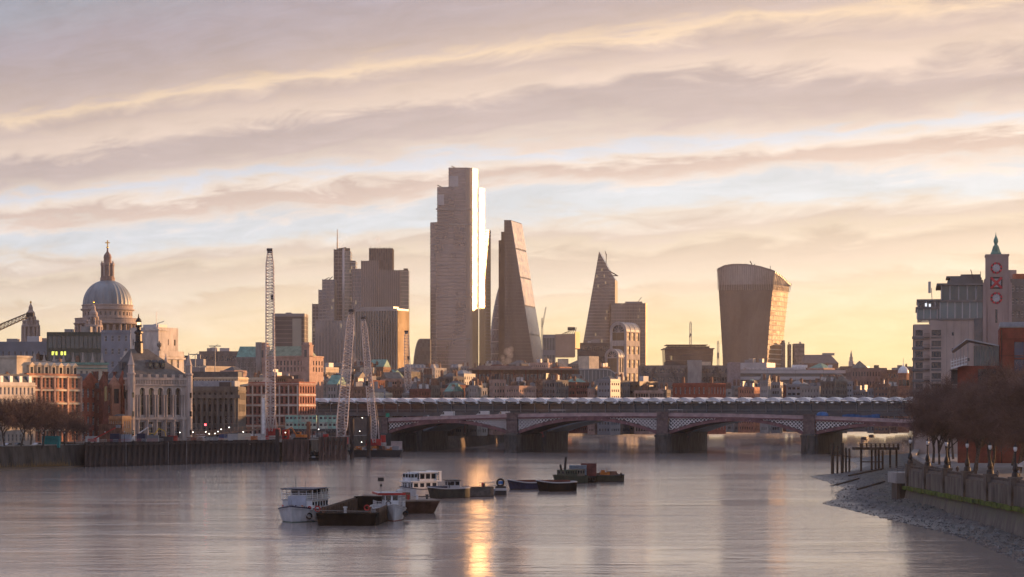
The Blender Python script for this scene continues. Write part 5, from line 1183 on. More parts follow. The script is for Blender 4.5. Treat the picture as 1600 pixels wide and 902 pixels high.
sD = S(1420); h_ = DIM[T.name][2]; b = MB(); b.prism(rect(6 * sD, 29 * sD, 2, 22), h_ - .55, PZ(563.5, 1420) - 6, top=rect(17 * sD, 18 * sD, 11.5, 12.5)); b.build('pyramid_roof', SLATE_B, T)
block('office_building', 'brown block behind the white domed turret', 'building', 1386, 1440, 578, 1380, wall=BRICK_B, rows=6, cols=12, wf=.45, hf=.45, depth=24, plant=2)
D = 1180; s = S(D); T = thing('domed_turret', 'brick clock turret with a small white dome at the right end of the railway bridge', 'turret', (PX(1411.5, D), D, 6)); Z = lambda y: PZ(y, D) - 6
b = MB(); b.lathe([(9 * s, 0), (9 * s, Z(586)), (9.6 * s, Z(585.5)), (9.6 * s, Z(583))], 8, a0=R(22.5)); b.build('tower', mat('orange_brick', (0.33, 0.16, 0.10), ns=.6, na=.25), T)
b = MB(); b.lathe([(8.6 * s, Z(583)), (8 * s, Z(579)), (6.5 * s, Z(576)), (4 * s, Z(573.5)), (1.2 * s, Z(572)), (.8 * s, Z(569)), (.3 * s, Z(566))], 16); b.build('dome', WHITE, T); b = MB(); b.tube((0, 0, Z(567)), (0, 0, Z(560)), .12); b.build('finial', STEEL_G, T)
for i in range(4):
    a = R(-90 + 45 * (i - 1)); m_ = MB(); rr0 = 9 * s * math.cos(R(22.5)) + .02; M = Matrix.Rotation(a + R(90), 4, 'Z'); m_.box(-1, 1, -rr0 - .1, -rr0, Z(603), Z(594), M=M); m_.build('tall_window', GLASS, T)
# long brown range with deep eaves, glass vault, brick pair
D = 1330; s = S(D); T = block('deep_eaved_building', 'long brown office range with deep flat eaves below the wedge', 'building', 738, 905, 577, D, wall=mat('umber_brick', (0.15, 0.095, 0.08), ns=.4, na=.25), rows=3, cols=26, wf=.6, hf=.62, depth=20, cornice=False, e0=1)
w_, d_, h_ = DIM[T.name]; b = MB(); b.box(-3, w_ + 2, -3, d_ + 1, h_ - .5, h_ + .5); b.box(3, w_ * .55, 3, d_ - 2, h_ + .5, h_ + 2.2); b.build('eaves', mat('pink_eaves', (0.24, 0.17, 0.15), rough=.6), T)
for i in range(9): m_ = MB(); u = w_ * (i + .5) / 9; m_.box(u - .35, u + .35, -1.6, -.01, 0, h_ - .5); m_.build('buttress', BRICK_D, T)
D = 1280; s = S(D); T = thing('glass_vault', 'blue-green glass vault curving down at its right end before the vaulted offices', 'building', (PX(905, D), D, 6)); W_ = 76 * s; zt = PZ(577, D) - 6
pr = [(0, 0), (W_, 0)] + [(W_ * .55 + W_ * .45 * math.cos(R(a)), zt * .25 + zt * .75 * math.sin(R(a))) for a in range(0, 91, 10)] + [(0, zt)]
b = MB(); b.face([(x, 0, z) for x, z in pr])
for (p, r_) in zip(pr[1:-1], pr[2:]): b.face([(p[0], 0, p[1]), (p[0], 22, p[1]), (r_[0], 22, r_[1]), (r_[0], 0, r_[1])])
b.face([(0, 22, 0), (0, 0, 0), (0, 0, zt), (0, 22, zt)]); b.build('glazing', G_BLUE, T)
b = MB()
for (p, r_) in zip(pr[2:-1], pr[3:]): b.tube((p[0], -.2, p[1]), (r_[0], -.2, r_[1]), .4)
for i in range(9): b.tube((W_ * .7 * i / 9 + 1, -.1, 0), (W_ * .7 * i / 9 + 1, -.1, zt * .98), .15)
b.build('glazing_ribs', GREYP_L, T, kind='stuff')
T = block('brick_building', 'dark brick warehouse with white windows and an orange glowing right face above the canopies', 'building', 1051, 1101, 599, 1120, rz=-R(40), wall=BRICK, rows=4, cols=7, scols=6, wf=.3, hf=.55, depth=17, each=True, fm=WHITE, roof='flat', stack=2)

# ================================================================== crowd of low roofs behind the bridges
rc = random.Random(21)
MIDW = [STONE_G, STONE_G, BRICK_B, BRICK_D, CREAM, CONC_D, CONC_D, GREYP, PINK, STONE_D, STONE_D, SLATE_B, BROWNP, TERRA, BRICK_B, CONC]
COLN = {'grey_stone': 'grey stone', 'portland_stone': 'pale stone', 'brown_brick': 'brown brick', 'dark_red_brick': 'dark red brick', 'cream_render': 'cream', 'concrete': 'concrete', 'dark_concrete': 'dark concrete', 'grey_panel': 'grey panelled', 'pink_stone': 'pink stone', 'sooty_stone': 'sooty stone', 'weathered_slate': 'slate clad', 'bronze_panel': 'bronze panelled', 'terracotta': 'terracotta'}
def clutter(x0, x1, Dlo, Dhi, ylo, yhi, n, where, grp, wlo=14, whi=44, lit=.02):
    todo = []
    for i in range(n):
        wpx = rc.uniform(wlo, whi); todo.append((x0 + (x1 - x0 - wpx) * (i + rc.uniform(.1, .9)) / n, wpx, rc.uniform(Dlo, Dhi), rc.uniform(ylo, yhi)))
    todo.sort(key=lambda a: a[0] + a[1] / 2)
    for i, (xa, wpx, D_, yt) in enumerate(todo):
        rz_ = rc.choice([0, -.25, -.45, -.6, -.7, .2, .35]); kind = rc.random(); w_m = wpx * D_ / F; wl = rc.choice(MIDW)
        rf = 'hip' if kind < .22 else 'mansard' if kind < .36 else 'gable' if kind < .46 else 'flat'
        lab = '%s %s-roofed building, %s from the left %s' % (COLN[wl.name], {'hip': 'hip', 'mansard': 'mansard', 'gable': 'gable', 'flat': 'flat'}[rf], ORD[i], where)
        block('city_building', lab, 'building', xa, xa + wpx * .8, yt, D_, rz=rz_, wall=wl, rows=max(2, int((PZ(yt, D_) - 6) / 3.2)), cols=max(3, int(w_m / rc.choice([1.7, 2.0, 2.6]))), wf=rc.choice([.32, .4, .5, .75]), hf=rc.choice([.38, .45, .55]), depth=rc.uniform(9, 16),
              roof=rf, roofmat=rc.choice([SLATE, SLATE_B, LEAD, SLATE, SLATE_B, SLATE, SLATE_B, COPPER]), group=grp, plant=0 if kind < .46 else rc.choice([1, 2, 3]), stack=rc.choice([0, 1, 2, 3]), cornice=rc.random() < .6, gm=rc.choice([GLASS, GLASS, GLASS_G]))
clutter(490, 735, 1080, 1300, 583, 606, 26, 'behind the left canopies', 'low rooftops behind the left part of the railway bridge', 9, 32)
clutter(500, 760, 1020, 1060, 600, 614, 18, 'just above the left canopies', 'buildings just above the left canopies', 12, 30)
clutter(725, 1060, 1060, 1230, 592, 611, 32, 'behind the middle canopies', 'low rooftops behind the middle canopies', 9, 32)
clutter(1130, 1420, 1080, 1330, 594, 611, 28, 'behind the right canopies', 'low rooftops behind the right canopies', 9, 34)
clutter(488, 700, 1350, 1700, 572, 590, 17, 'below the left towers', 'blocks at the foot of the left towers', 14, 42)
clutter(690, 960, 1500, 1850, 566, 578, 14, 'between tallest tower and blade', 'blocks between the tallest tower and the blade', 14, 36)
clutter(1230, 1440, 1500, 1750, 570, 584, 10, 'below the right-hand skyline', 'blocks below the right-hand skyline', 16, 44)
clutter(290, 480, 1050, 1200, 585, 600, 10, 'behind the banded brick block', 'low rooftops behind the banded block', 14, 36)
clutter(-10, 170, 980, 1050, 560, 580, 7, 'behind the red river-front buildings', 'roofs behind the river front', 22, 45)

# ================================================================== river front on the left bank
RF = R(60)
T = block('stone_house', 'white stone river-front house with a slate mansard roof at the left edge', 'building', -4, 39, 597, 690, rz=RF, wall=STONE_W, rows=5, cols=9, wf=.45, hf=.62, depth=16, each=True, roof='mansard', roofmat=SLATE, fm=WHITE, gm=GLASS, base=6.2, stack=2)
# terracotta office with wide glazed bays
T = block('terracotta_building', 'sunlit terracotta office with pale bands and tall grouped windows behind the bare trees', 'building', 42, 104, 583, 712, rz=RF, wall=TERRA, rows=5, cols=12, scols=5, wf=.62, hf=.78, depth=20, each=True, fm=CREAM, nm=1, nt=2, base=6.2, parapet=.8, rec=.35)
w_, d_, h_ = DIM[T.name]
for i in range(5):
    m_ = MB(); u = w_ * i / 4; m_.box(u - .45, u + .45, -.55, -.01, 0, h_ - .9); m_.build('pilaster', mat('pink_terracotta', (0.50, 0.30, 0.22), ns=.5, na=.2), T)
for i in range(6):
    m_ = MB(); z = .5 + (h_ - 1.6) / 5 * i; m_.box(-.1, w_ + .1, -.42, -.012, z - .3, z + .35); m_.build('stone_band', CREAM, T)
for i in range(7):                                      # cream dormer pavilions along the top
    m_ = MB(); u = w_ * (i + .7) / 7.4; m_.box(u - 1.1, u + 1.1, .1, 3, h_ - .6, h_ + 2.6); m_.face([(u - 1.4, -.15, h_ + 2.6), (u + 1.4, -.15, h_ + 2.6), (u, -.15, h_ + 3.7)]); m_.face([(u - 1.4, -.15, h_ + 2.6), (u, -.15, h_ + 3.7), (u, 3, h_ + 3.7), (u - 1.4, 3, h_ + 2.6)]); m_.face([(u, -.15, h_ + 3.7), (u + 1.4, -.15, h_ + 2.6), (u + 1.4, 3, h_ + 2.6), (u, 3, h_ + 3.7)])
    dm = m_.build('dormer', CREAM, T); g_ = MB(); g_.box(u - .55, u + .55, .02, .09, h_ - .1, h_ + 2.1); g_.build('dormer_pane', GLASS, dm)
b = MB(); b.box(-3.5, 3.2, 1.2, 9, h_ - .6, h_ + 5.0); b.box(-3.9, 3.6, .8, 9.4, h_ + 5.0, h_ + 5.7); b.build('corner_pavilion', CREAM, T)
b = MB(); b.face([(2, 3, h_ - .5), (w_, 3, h_ - .5), (w_, 9, h_ + 4.4), (2, 9, h_ + 4.4)]); b.face([(w_, 3, h_ - .5), (w_, 16, h_ - .5), (w_, 9, h_ + 4.4)]); b.build('slate_roof', SLATE, T)
# red gabled house
T = block('gabled_house', 'dark red brick gabled house with white bay windows right of the terracotta office', 'building', 124, 151, 602, 738, rz=RF, wall=BRICK, rows=4, cols=4, scols=5, wf=.42, hf=.6, depth=15, each=True, fm=WHITE, nm=1, nt=2, base=6.2, parapet=.4)
w_, d_, h_ = DIM[T.name]
b = MB(); zg = PZ(582, 738) - 6.2
b.face([(0, -.01, h_ - .4), (w_, -.01, h_ - .4), (w_ / 2, -.01, zg)]); b.face([(w_ * .05, .6, h_ - .4), (w_ / 2, .6, zg), (w_ * .95, .6, h_ - .4)]); b.face([(0, 0, h_ - .4), (w_ / 2, 0, zg), (w_ / 2, .6, zg), (0, .6, h_ - .4)]); b.face([(w_ / 2, 0, zg), (w_, 0, h_ - .4), (w_, .6, h_ - .4), (w_ / 2, .6, zg)]); b.build('gable', BRICK, T)
b = MB(); b.face([(0, .6, h_ - .5), (w_ / 2, .6, zg - .3), (w_ / 2, d_, zg - .3), (0, d_, h_ - .5)]); b.face([(w_ / 2, .6, zg - .3), (w_, .6, h_ - .5), (w_, d_, h_ - .5), (w_ / 2, d_, zg - .3)]); b.build('roof', SLATE, T)
for k_ in range(2):
    m_ = MB(); m_.box(-1.0, -.01, 3 + k_ * 6, 6 + k_ * 6, 2, h_ - 9); m_.build('bay_window', WHITE_D, T)
# gothic range
T = block('gothic_hall', 'dark gothic brick hall with tall chimneys and a sandstone gable left of the school', 'building', 158, 196, 607, 742, rz=R(48), wall=BRICK_D, rows=4, cols=6, scols=5, wf=.36, hf=.62, depth=13, each=True, fm=STONE, nm=1, nt=2, base=6.2, arch=(2, 3), parapet=.4)
w_, d_, h_ = DIM[T.name]
for (u, wd, zt_, mt) in ((1.2, 2.0, 590, BRICK_D), (5.8, 3.6, 594, TERRA), (9.4, 1.6, 586, BRICK)):
    m_ = MB(); zt = PZ(zt_, 742) - 6.2; m_.box(u - wd / 2, u + wd / 2, -.9, 1.5, 0, zt - 1.6); m_.prism(rect(u - wd / 2, u + wd / 2, -.9, 1.5), zt - 1.6, zt + 1.6, top=rect(u - .1, u + .1, .2, .4)); t_ = m_.build('gabled_buttress', mt, T)
    m_ = MB(); m_.box(u - wd * .28, u + wd * .28, -1.0, -.91, zt - 8, zt - 3); m_.build('lancet_window', GLASS, t_)
b = MB(); b.prism(rect(0, w_, .2, d_), h_ - .45, h_ + 3.0, top=rect(.5, w_ - .5, d_ * .45, d_ * .55)); b.build('roof', SLATE, T)
for i in range(3):
    m_ = MB(); u = 2 + i * (w_ - 4) / 2; m_.box(u - .5, u + .5, 5, 6.4, h_ - .5, h_ + 5.4); m_.box(u - .65, u + .65, 4.85, 6.55, h_ + 5.4, h_ + 5.9); m_.build('chimney_stack', BRICK_D, T)
b = block('brick_annex', 'low sunlit tan brick annex tucked at the foot of the school corner', 'building', 191, 203, 650, 730, rz=R(50), wall=mat('tan_brick', (0.34, 0.22, 0.13), ns=.6, na=.2), rows=2, cols=3, wf=.45, hf=.6, depth=7, each=True, base=6.2, fm=WHITE, roof='hip')
# cream building with green cornice and pinnacles behind
T = block('pinnacled_building', 'long cream building with a green copper cornice and a row of little obelisks', 'building', 26, 158, 568, 815, rz=R(22), wall=CREAM, rows=5, cols=16, wf=.42, hf=.6, depth=16, each=True, base=6.2, bandmat=COPPER, parapet=1.6)
w_, d_, h_ = DIM[T.name]
b = MB(); b.box(-.5, w_ + .5, -.7, d_, h_ - .3, h_ + .6); b.build('copper_eaves', COPPER, T)
for i in range(9):
    m_ = MB(); u = 3 + (w_ - 5) * i / 8; m_.box(u - .55, u + .55, -.3, .8, h_ + .6, h_ + 1.4); m_.prism(rect(u - .4, u + .4, -.15, .65), h_ + 1.4, h_ + 4.4, top=rect(u - .07, u + .07, .18, .32)); m_.build('obelisk', STONE, T)

# ------------------------------------------------------------------ the former school: arcaded front, steep roof, lantern
D = 745; s = S(D); BASE = 6.2
SCH = thing('school_building', 'pale stone school with an arcaded front, steep slate roof and black lantern spire', 'building', (PX(205, D), D, BASE), R(40))
W_, DD = 23.0, 15.4; ze = PZ(590, D) - BASE; zr = PZ(544, D) - BASE
SST = mat('school_stone', (0.46, 0.39, 0.345), ns=.4, na=.22, stretch=(1, 1, .35), bump=.2)
b = MB(); us = cells(W_, 5, .56, 2.6, 2.6)
ops = holed_wall(b, (0, 0), (W_, 0), 0, ze, us, [(2.0, 7.6), (10.0, 19.4)], .9, arch=(1,))
ops2 = holed_wall(b, (0, DD), (0, 0), 0, ze, [(3, 5.2), (6.4, 9.4), (11, 13)], [(2.5, 6.5), (11.5, 18.8)], .7, arch=(1,))
ops3 = holed_wall(b, (W_, 0), (W_, DD), 0, ze, cells(DD, 3, .4), [(2.5, 6.5), (11.5, 18.8)], .7, arch=(1,)); b.build('wall', SST, SCH)
set_windows(SCH, ops + ops2 + ops3, SST, GLASS, 1, 2)
for z, t_ in ((8.4, .8), (20.2, .5), (22.2, .9)):
    m_ = MB(); m_.box(-.5, W_ + .5, -.55, -.01, z, z + t_); m_.box(-.5, -.01, -.55, DD, z, z + t_); m_.build('string_course', SST, SCH)
for i in range(34):
    m_ = MB(); u = .8 + (W_ - 1.6) * i / 33; m_.box(u - .17, u + .17, -.5, -.012, 20.75, 22.15)
    m_.build('frieze_bracket', SST, SCH)
for i in range(6):
    u = 2.6 + (W_ - 5.2) * i / 5
    for dx in (-.5, .5):
        m_ = MB(); m_.lathe([(.4, 9.2), (.3, 9.8), (.27, 16.3), (.45, 17.0)], 8, u + dx, -.35); m_.build('arcade_column', SST, SCH)
    m_ = MB(); m_.lathe([(.5, .2), (.4, 1.2), (.36, 7.2), (.55, 8.3)], 8, u, -.45); m_.build('porch_column', SST, SCH)
for i in range(5):
    u = (us[i][0] + us[i][1]) / 2; m_ = MB(); r0 = (us[i][1] - us[i][0]) / 2 + .1
    for k_ in range(8):
        a0, a1 = math.pi * k_ / 8, math.pi * (k_ + 1) / 8; zc = 19.4 - (us[i][1] - us[i][0]) / 2
        q0 = [(u - rr0 * math.cos(a), zc + rr0 * math.sin(a)) for rr0, a in ((r0, a0), (r0 + .4, a0), (r0 + .4, a1), (r0, a1))]
        m_.face([(p[0], -.16, p[1]) for p in q0])
    m_.build('arch_moulding', STONE_W, SCH)
b = MB()
E = [(-.6, -.6, ze), (W_ + .6, -.6, ze), (W_ + .6, DD + .6, ze), (-.6, DD + .6, ze)]; r1 = (4.0, DD / 2, zr); r2 = (11.0, DD / 2, zr)
b.face([E[0], E[1], r2, r1], 1); b.face([E[1], E[2], r2]); b.face([E[2], E[3], r1, r2]); b.face([E[3], E[0], r1]); b.build('steep_roof', [SLATE, SLATE_B], SCH)
for i in range(3):
    u = 8.5 + i * 2.6; f = .42; yv = -.6 + (DD / 2 + .6) * f; zv = ze + (zr - ze) * f; m_ = MB()
    m_.box(u - .75, u + .75, yv - 1.2, yv + 1.5, zv - .8, zv + 1.1); m_.face([(u - .9, yv - 1.3, zv + 1.1), (u + .9, yv - 1.3, zv + 1.1), (u, yv - 1.3, zv + 2.0)]); m_.face([(u - .9, yv - 1.3, zv + 1.1), (u, yv - 1.3, zv + 2), (u, yv + 2.5, zv + 2), (u - .9, yv + 2.5, zv + 1.1)]); m_.face([(u, yv - 1.3, zv + 2), (u + .9, yv - 1.3, zv + 1.1), (u + .9, yv + 2.5, zv + 1.1), (u, yv + 2.5, zv + 2)])
    dm = m_.build('dormer', SLATE, SCH); g_ = MB(); g_.box(u - .5, u + .5, yv - 1.27, yv - 1.21, zv - .3, zv + .9); g_.build('dormer_pane', GLASS, dm)
m_ = MB(); m_.box(-.2, 1.6, 6, 8, ze + 3, ze + 5.6); m_.build('dormer', SLATE, SCH)
for (u, v) in ((0, 0), (W_, 0), (W_, DD)):                 # corner turrets
    m_ = MB(); m_.lathe([(1.35, 0), (1.35, ze + .8), (1.6, ze + 1), (1.6, ze + 1.6), (1.15, ze + 1.7), (1.1, ze + 4.2), (1.35, ze + 4.4), (1.1, ze + 4.8), (.25, ze + 8.0), (.08, ze + 9)], 8, u, v); m_.build('corner_turret', SST, SCH)
    for k_ in range(3): g_ = MB(); g_.box(u - .35, u + .35, v - 1.36, v - 1.28, 3 + k_ * 6.5, 4.8 + k_ * 6.5); g_.build('turret_window', GLASS, SCH)
b = MB(); cx, cy = 7.4, DD / 2; Zl = lambda y: PZ(y, D + 8) - BASE
b.lathe([(1.6, zr - 1.5), (1.5, Zl(536)), (1.75, Zl(535)), (1.2, Zl(533)), (1.15, Zl(522)), (1.6, Zl(520.5)), (1.6, Zl(518)), (.75, Zl(515)), (.75, Zl(511)), (1.3, Zl(509.5)), (1.1, Zl(507.5))], 8, cx, cy); b.lathe([(1.0, Zl(503)), (1.1, Zl(502)), (.85, Zl(499)), (.3, Zl(496)), (.12, Zl(490))], 8, cx, cy); b.build('lantern_spire', BLACKP, SCH)
b = MB(); b.lathe([(.55, Zl(507.5)), (.55, Zl(503.4))], 8, cx, cy); b.build('lantern_light', LAMP_WARM, SCH)
for i in range(6):
    m_ = MB(); m_.box(3 + i * 3.2, 4.2 + i * 3.2, -.6, .3, ze + .02, ze + 1.2); m_.build('parapet_block', SST, SCH)

# ------------------------------------------------------------------ lattice cranes
def lattice(p, q_, w0, w1, bays, rc=.15, rl=.085, taper_end=.12, mi=0):
    p = Vector(p); q_ = Vector(q_); ax = (q_ - p).normalized(); e1 = Vector((1, 0, 0)) - ax * ax.x; e1.normalize(); e2 = ax.cross(e1); b = MB(); L = (q_ - p).length
    def wd(f):
        w_ = w0 + (w1 - w0) * f
        if f < taper_end: w_ *= .3 + .7 * f / taper_end
        if f > 1 - taper_end * .6: w_ *= .55 + .45 * (1 - f) / (taper_end * .6)
        return w_ / 2
    def C(f, i): c_ = p + ax * (L * f); w_ = wd(f); sx, sy = ((-1, -1), (1, -1), (1, 1), (-1, 1))[i % 4]; return c_ + e1 * (sx * w_) + e2 * (sy * w_)
    for k in range(bays):
        f0, f1 = k / bays, (k + 1) / bays
        for i in range(4):
            b.tube(C(f0, i), C(f1, i), rc, seg=4, mi=mi); b.tube(C(f0, i), C(f1, i + 1) if k % 2 else C(f0, i), rl, seg=3, mi=mi)
            if k % 2 == 0: b.tube(C(f0, i + 1), C(f1, i), rl, seg=3, mi=mi)
            b.tube(C(f1, i), C(f1, i + 1), rl, seg=3, mi=mi)
    return b
CR_W = mat('crane_white', (0.52, 0.47, 0.46), rough=.55, ns=.3, na=.2)
def crane(label, base_px, top_px, D, w0, w1, bays, zbase, house, lean_back=0.0, hook=.35, mtl=CR_W):
    x0, z0 = PX(base_px[0], D), PZ(base_px[1], D); x1, z1 = PX(top_px[0], D), PZ(top_px[1], D)
    T = thing('lattice_crane', label, 'crane', (x0, D, zbase)); z0 -= zbase; z1 -= zbase; x1 -= x0
    lattice((0, 0, z0), (x1, lean_back, z1), w0, w1, bays).build('lattice_boom', mtl, T, kind='stuff')
    m_ = MB(); m_.box(x1 - .9, x1 + .9, lean_back - .5, lean_back + .5, z1 - .6, z1 + .9); m_.tube((x1 - 1.0, lean_back - .5, z1 + .6), (x1 + 1.0, lean_back - .5, z1 + .6), .5, seg=8, cap=True); m_.build('boom_head', STEEL_D, T)
    m_ = MB(); zh = z0 + (z1 - z0) * hook; m_.tube((x1 * .9 + .8, lean_back - 1, z1), (x1 * .9 + .8, lean_back - 1, zh), .05); m_.tube((x1 * .9 + 1.1, lean_back - 1, z1), (x1 * .9 + 1.1, lean_back - 1, zh), .05); m_.build('hoist_rope', STEEL_D, T)
    m_ = MB(); m_.box(x1 * .9 + .45, x1 * .9 + 1.45, lean_back - 1.4, lean_back - .6, zh - 1.8, zh); m_.tube((x1 * .9 + .95, lean_back - 1, zh - 1.8), (x1 * .9 + .95, lean_back - 1, zh - 2.8), .2, cap=True); m_.build('hook_block', BLACKP, T)
    m_ = MB(); m_.box(-2.4, 2.4, .5, 7, 1.3, 3.8); m_.box(-3.2, -2.2, -1.4, .9, 1.4, 3.4); h_ = m_.build('machinery_house', house, T)
    m_ = MB(); m_.box(-3.1, -2.3, -1.46, -1.41, 2.2, 3.2); m_.build('cab_window', GLASS, h_)
    for sx in (-2.6, 2.6):
        m_ = MB(); m_.box(sx - .6, sx + .6, -3, 6, .15, 1.2); m_.box(sx - .5, sx + .5, -3.4, -3, .35, 1.0); m_.box(sx - .5, sx + .5, 6, 6.4, .35, 1.0); m_.build('crawler_track', STEEL_D, T)
    for sx in (-1.6, 1.6):
        m_ = MB(); m_.tube((sx, 5.5, 3.8), (sx * .8, 2.0, 11), .16); m_.tube((sx, 1.0, 3.8), (sx * .8, 2.0, 11), .14); m_.tube((sx * .8, 2.0, 11), (x1 + sx * .3, lean_back + .4, z1), .035, seg=3); m_.build('gantry', mtl, T)
    m_ = MB(); m_.box(-2.6, 2.6, 7.01, 8.4, 1.4, 3.6); m_.build('counterweight', STEEL_G, T)
    return T
crane('tallest lattice crane standing straight up on the piling works', (423, 674), (421.5, 393), 765, 3.4, 2.5, 58, 7.6, REDP, hook=.76)
crane('broad white lattice crane leaning right above the teal cabin', (532, 690), (549, 488), 790, 4.2, 2.5, 40, 4.2, REDP, hook=.52)
crane('slim white lattice crane leaning left beside the bridge abutment', (585, 692), (568, 499), 835, 2.9, 2.1, 42, 3.0, REDP, hook=.5)
T = crane('small far lattice crane with stubby boom behind the station canopies', (638, 612), (635, 520), 1090, 3.4, 2.2, 20, 12.0, REDP, hook=.6)
# piling leader beside the first crane
T = thing('piling_leader', 'white piling mast standing next to the tallest crane', 'piling rig', (PX(412, 755), 755, 7.6))
lattice((0, 0, 0), (0, 0, PZ(618, 755) - 7.6), 1.4, 1.3, 10, .12, .08, .02).build('mast', WHITE_D, T); b = MB(); b.box(-.45, .45, -.95, -.72, .5, PZ(622, 755) - 7.6); b.build('leader_rail', WHITE, T); b = MB(); b.box(-1.6, 1.6, -1, 3, 0, 1.4); b.build('base_frame', REDP, T)
# tower-crane jib peeping in at the far left
D = 1250; T = thing('tower_crane', 'dark crane jib slanting in at the left edge below the bell tower', 'crane', (PX(-16, D), D, 20)); zA, zB = PZ(513, D) - 20, PZ(491, D) - 20; xB = PX(47, D) - PX(-16, D)
lattice((0, 0, zA - 2), (xB, 0, zB), 3.2, 2.2, 22, .22, .12).build('jib', STEEL_D, T, kind='stuff'); b = MB(); b.box(xB - 2, xB + 2.0, -1, 1, zB - 1.4, zB + .9); b.build('jib_head', BLACKP, T); b = MB(); b.box(-1, 1, -1, 1, -14, zA); b.build('mast', STEEL_D, T)
for (x, yb, yt, x2, y2, D, lab) in ((1079, 545, 503, 1083, 545, 2000, 'thin tower crane rising above the flared office'), (1122, 575, 533, 1122, 560, 2100, 'thin pale tower crane left of the top-heavy skyscraper'), (847, 528, 497, 853, 480, 2100, 'thin slanting crane jib between the wedge and the panelled building')):
    T = thing('tower_crane', lab, 'crane', (PX(x, D), D, PZ(yb, D) - 14)); z0 = PZ(yb, D) - 14; zt = PZ(yt, D) - z0
    lattice((0, 0, 0), (0, 0, zt), 1.9, 1.7, 16, .2, .12, .01).build('mast', STEEL_G, T, kind='stuff')
    xx = PX(x2, D) - PX(x, D); b = lattice((0, 0, zt * .72 if x2 != 847 else zt), (xx * (2.2 if x == 1079 else 1) - (6 if x == 1079 else 0), 0, PZ(y2 - (0 if x != 1079 else 18), D) - z0), 1.3, .9, 10, .18, .1); b.build('jib', STEEL_G, T, kind='stuff')

# ------------------------------------------------------------------ cofferdam of the river works
CF = [(-133, 674), (-107, 712), (-81, 748)]
T = thing('cofferdam', 'long dark sheet-piled cofferdam wall around the river works', 'cofferdam', (CF[0][0], CF[0][1], 0))
pile = MB(); pw = 2.4; poly = [(0, 0), (.45, 0), (.75, .55), (1.65, .55), (1.95, 0), (2.4, 0), (2.4, .25), (2.1, .25), (1.75, .85), (.65, .85), (.3, .25), (0, .25)]
pile.prism(poly, -1.2, 7.75); pmesh = [pile.mesh('sheet_pile', m_) for m_ in (RUST_D, mat('sheet_pile_steel', (0.065, 0.046, 0.04), rough=.8, ns=.8, na=.45, stretch=(1, 1, .3)), mat('brown_sheet_pile_steel', (0.12, 0.075, 0.06), rough=.8, ns=.8, na=.45, stretch=(1, 1, .3)))]
for (p, r_) in zip(CF[:-1], CF[1:]):
    v = Vector((r_[0] - p[0], r_[1] - p[1])); a = math.atan2(v.y, v.x); n_ = int(v.length / pw)
    for i in range(n_): q_ = Vector(p) + v * (i / n_) - Vector(CF[0]); put('sheet_pile', pmesh[0 if i % 3 else 1], T, loc=(q_.x, q_.y, rnd.uniform(-.12, .12)), rz=a)
b = MB()
for (p, r_) in zip(CF[:-1], CF[1:]):
    v = Vector((r_[0] - p[0], r_[1] - p[1])); M = Matrix.Translation((p[0] - CF[0][0], p[1] - CF[0][1], 0)) @ Matrix.Rotation(math.atan2(v.y, v.x), 4, 'Z'); b.box(0, v.length, -.25, .0, 6.7, 7.2, M=M)
b.build('waling_beam', RUST_D, T)
for i in range(3):
    m_ = MB(); x, y = -14 + i * 12, 660 + 46 + i * 15; f = .28 + .3 * i; q_ = Vector(CF[0]).lerp(Vector(CF[1]), min(1, f * 1.4)) - Vector(CF[0]); m_.tube((q_.x, q_.y - .5, .2), (q_.x, q_.y - .5, 7.5), .09, seg=4); m_.build('ladder_rail', STEEL_G, T)
b = MB(); b.face([(-133 + 1, 676, 7.3), (-107 + .5, 713, 7.3), (-81, 750, 7.3), (-60, 790, 7.3), (-100, 830, 7.3), (-170, 760, 7.3)]); b.build('works_platform', mat('muddy_hardstanding', (0.15, 0.12, 0.10), ns=.4, na=.35), kind='structure')
T = thing('cofferdam', 'rust-red sheet-piled corner of the works right of the dark cofferdam', 'cofferdam', (-80, 752, 0))
for i in range(4): put('sheet_pile', pmesh[2], T, loc=(i * 2.3, i * .35, rnd.uniform(-.1, .1)), rz=R(9))
for i in range(5): put('sheet_pile', pmesh[2], T, loc=(11.5 + i * 1.9, 16 + i * 2.0, .6), rz=R(46))
for (px_, yt, yb, D_, lab) in ((433.5, 671, 738, 742, 'thick dark tubular pile at the corner of the dark cofferdam'), (482, 659, 706, 790, 'tall rust-brown tubular pile behind the rusty sheet piles'), (550, 655, 700, 800, 'dark tubular pile right of the broad leaning crane'), (576, 650, 702, 812, 'dark tubular pile in front of the slim leaning crane')):
    b = MB(); r_ = 3.2 * S(D_); b.lathe([(r_, -1), (r_, PZ(yt, D_))], 14); b.lathe([(r_ * .9, PZ(yt, D_)), (r_ * .9, PZ(yt, D_) - .01)], 14); tag(b.build('tubular_pile', RUST if 'rust' in lab else RUST_D, loc=(PX(px_, D_), D_, 0)), lab, 'pile')
# ------------------------------------------------------------------ things standing on the works
def container(name, label, x, D, z, L, Wd, H, m_, rz=0.0, cat='container', group=None, windows=0, door=True):
    T = thing(name, label, cat, (x, D, z), rz, group); b = MB(); b.box(0, L, 0, Wd, .12, H - .12)
    b.build('body', m_, T)
    r_ = MB(); n_ = int(L / .55)
    for i in range(n_): r_.box(L * (i + .25) / n_, L * (i + .75) / n_, -.07, -.005, .25, H - .25)
    if not windows: r_.build('corrugation', m_, T, kind='stuff')
    f = MB(); f.box(-.05, L + .05, -.09, Wd + .05, 0, .14); f.box(-.05, L + .05, -.09, Wd + .05, H - .14, H)
    for x_ in (-.05, L - .12): f.box(x_, x_ + .17, -.1, .12, .14, H - .14)
    f.build('frame', m_, T)
    for i in range(windows):
        w_ = MB(); u = L * (i + .5) / windows; w_.box(u - .5, u + .5, -.06, -.01, H * .42, H * .78); w_.build('window', GLASS, T)
    return T
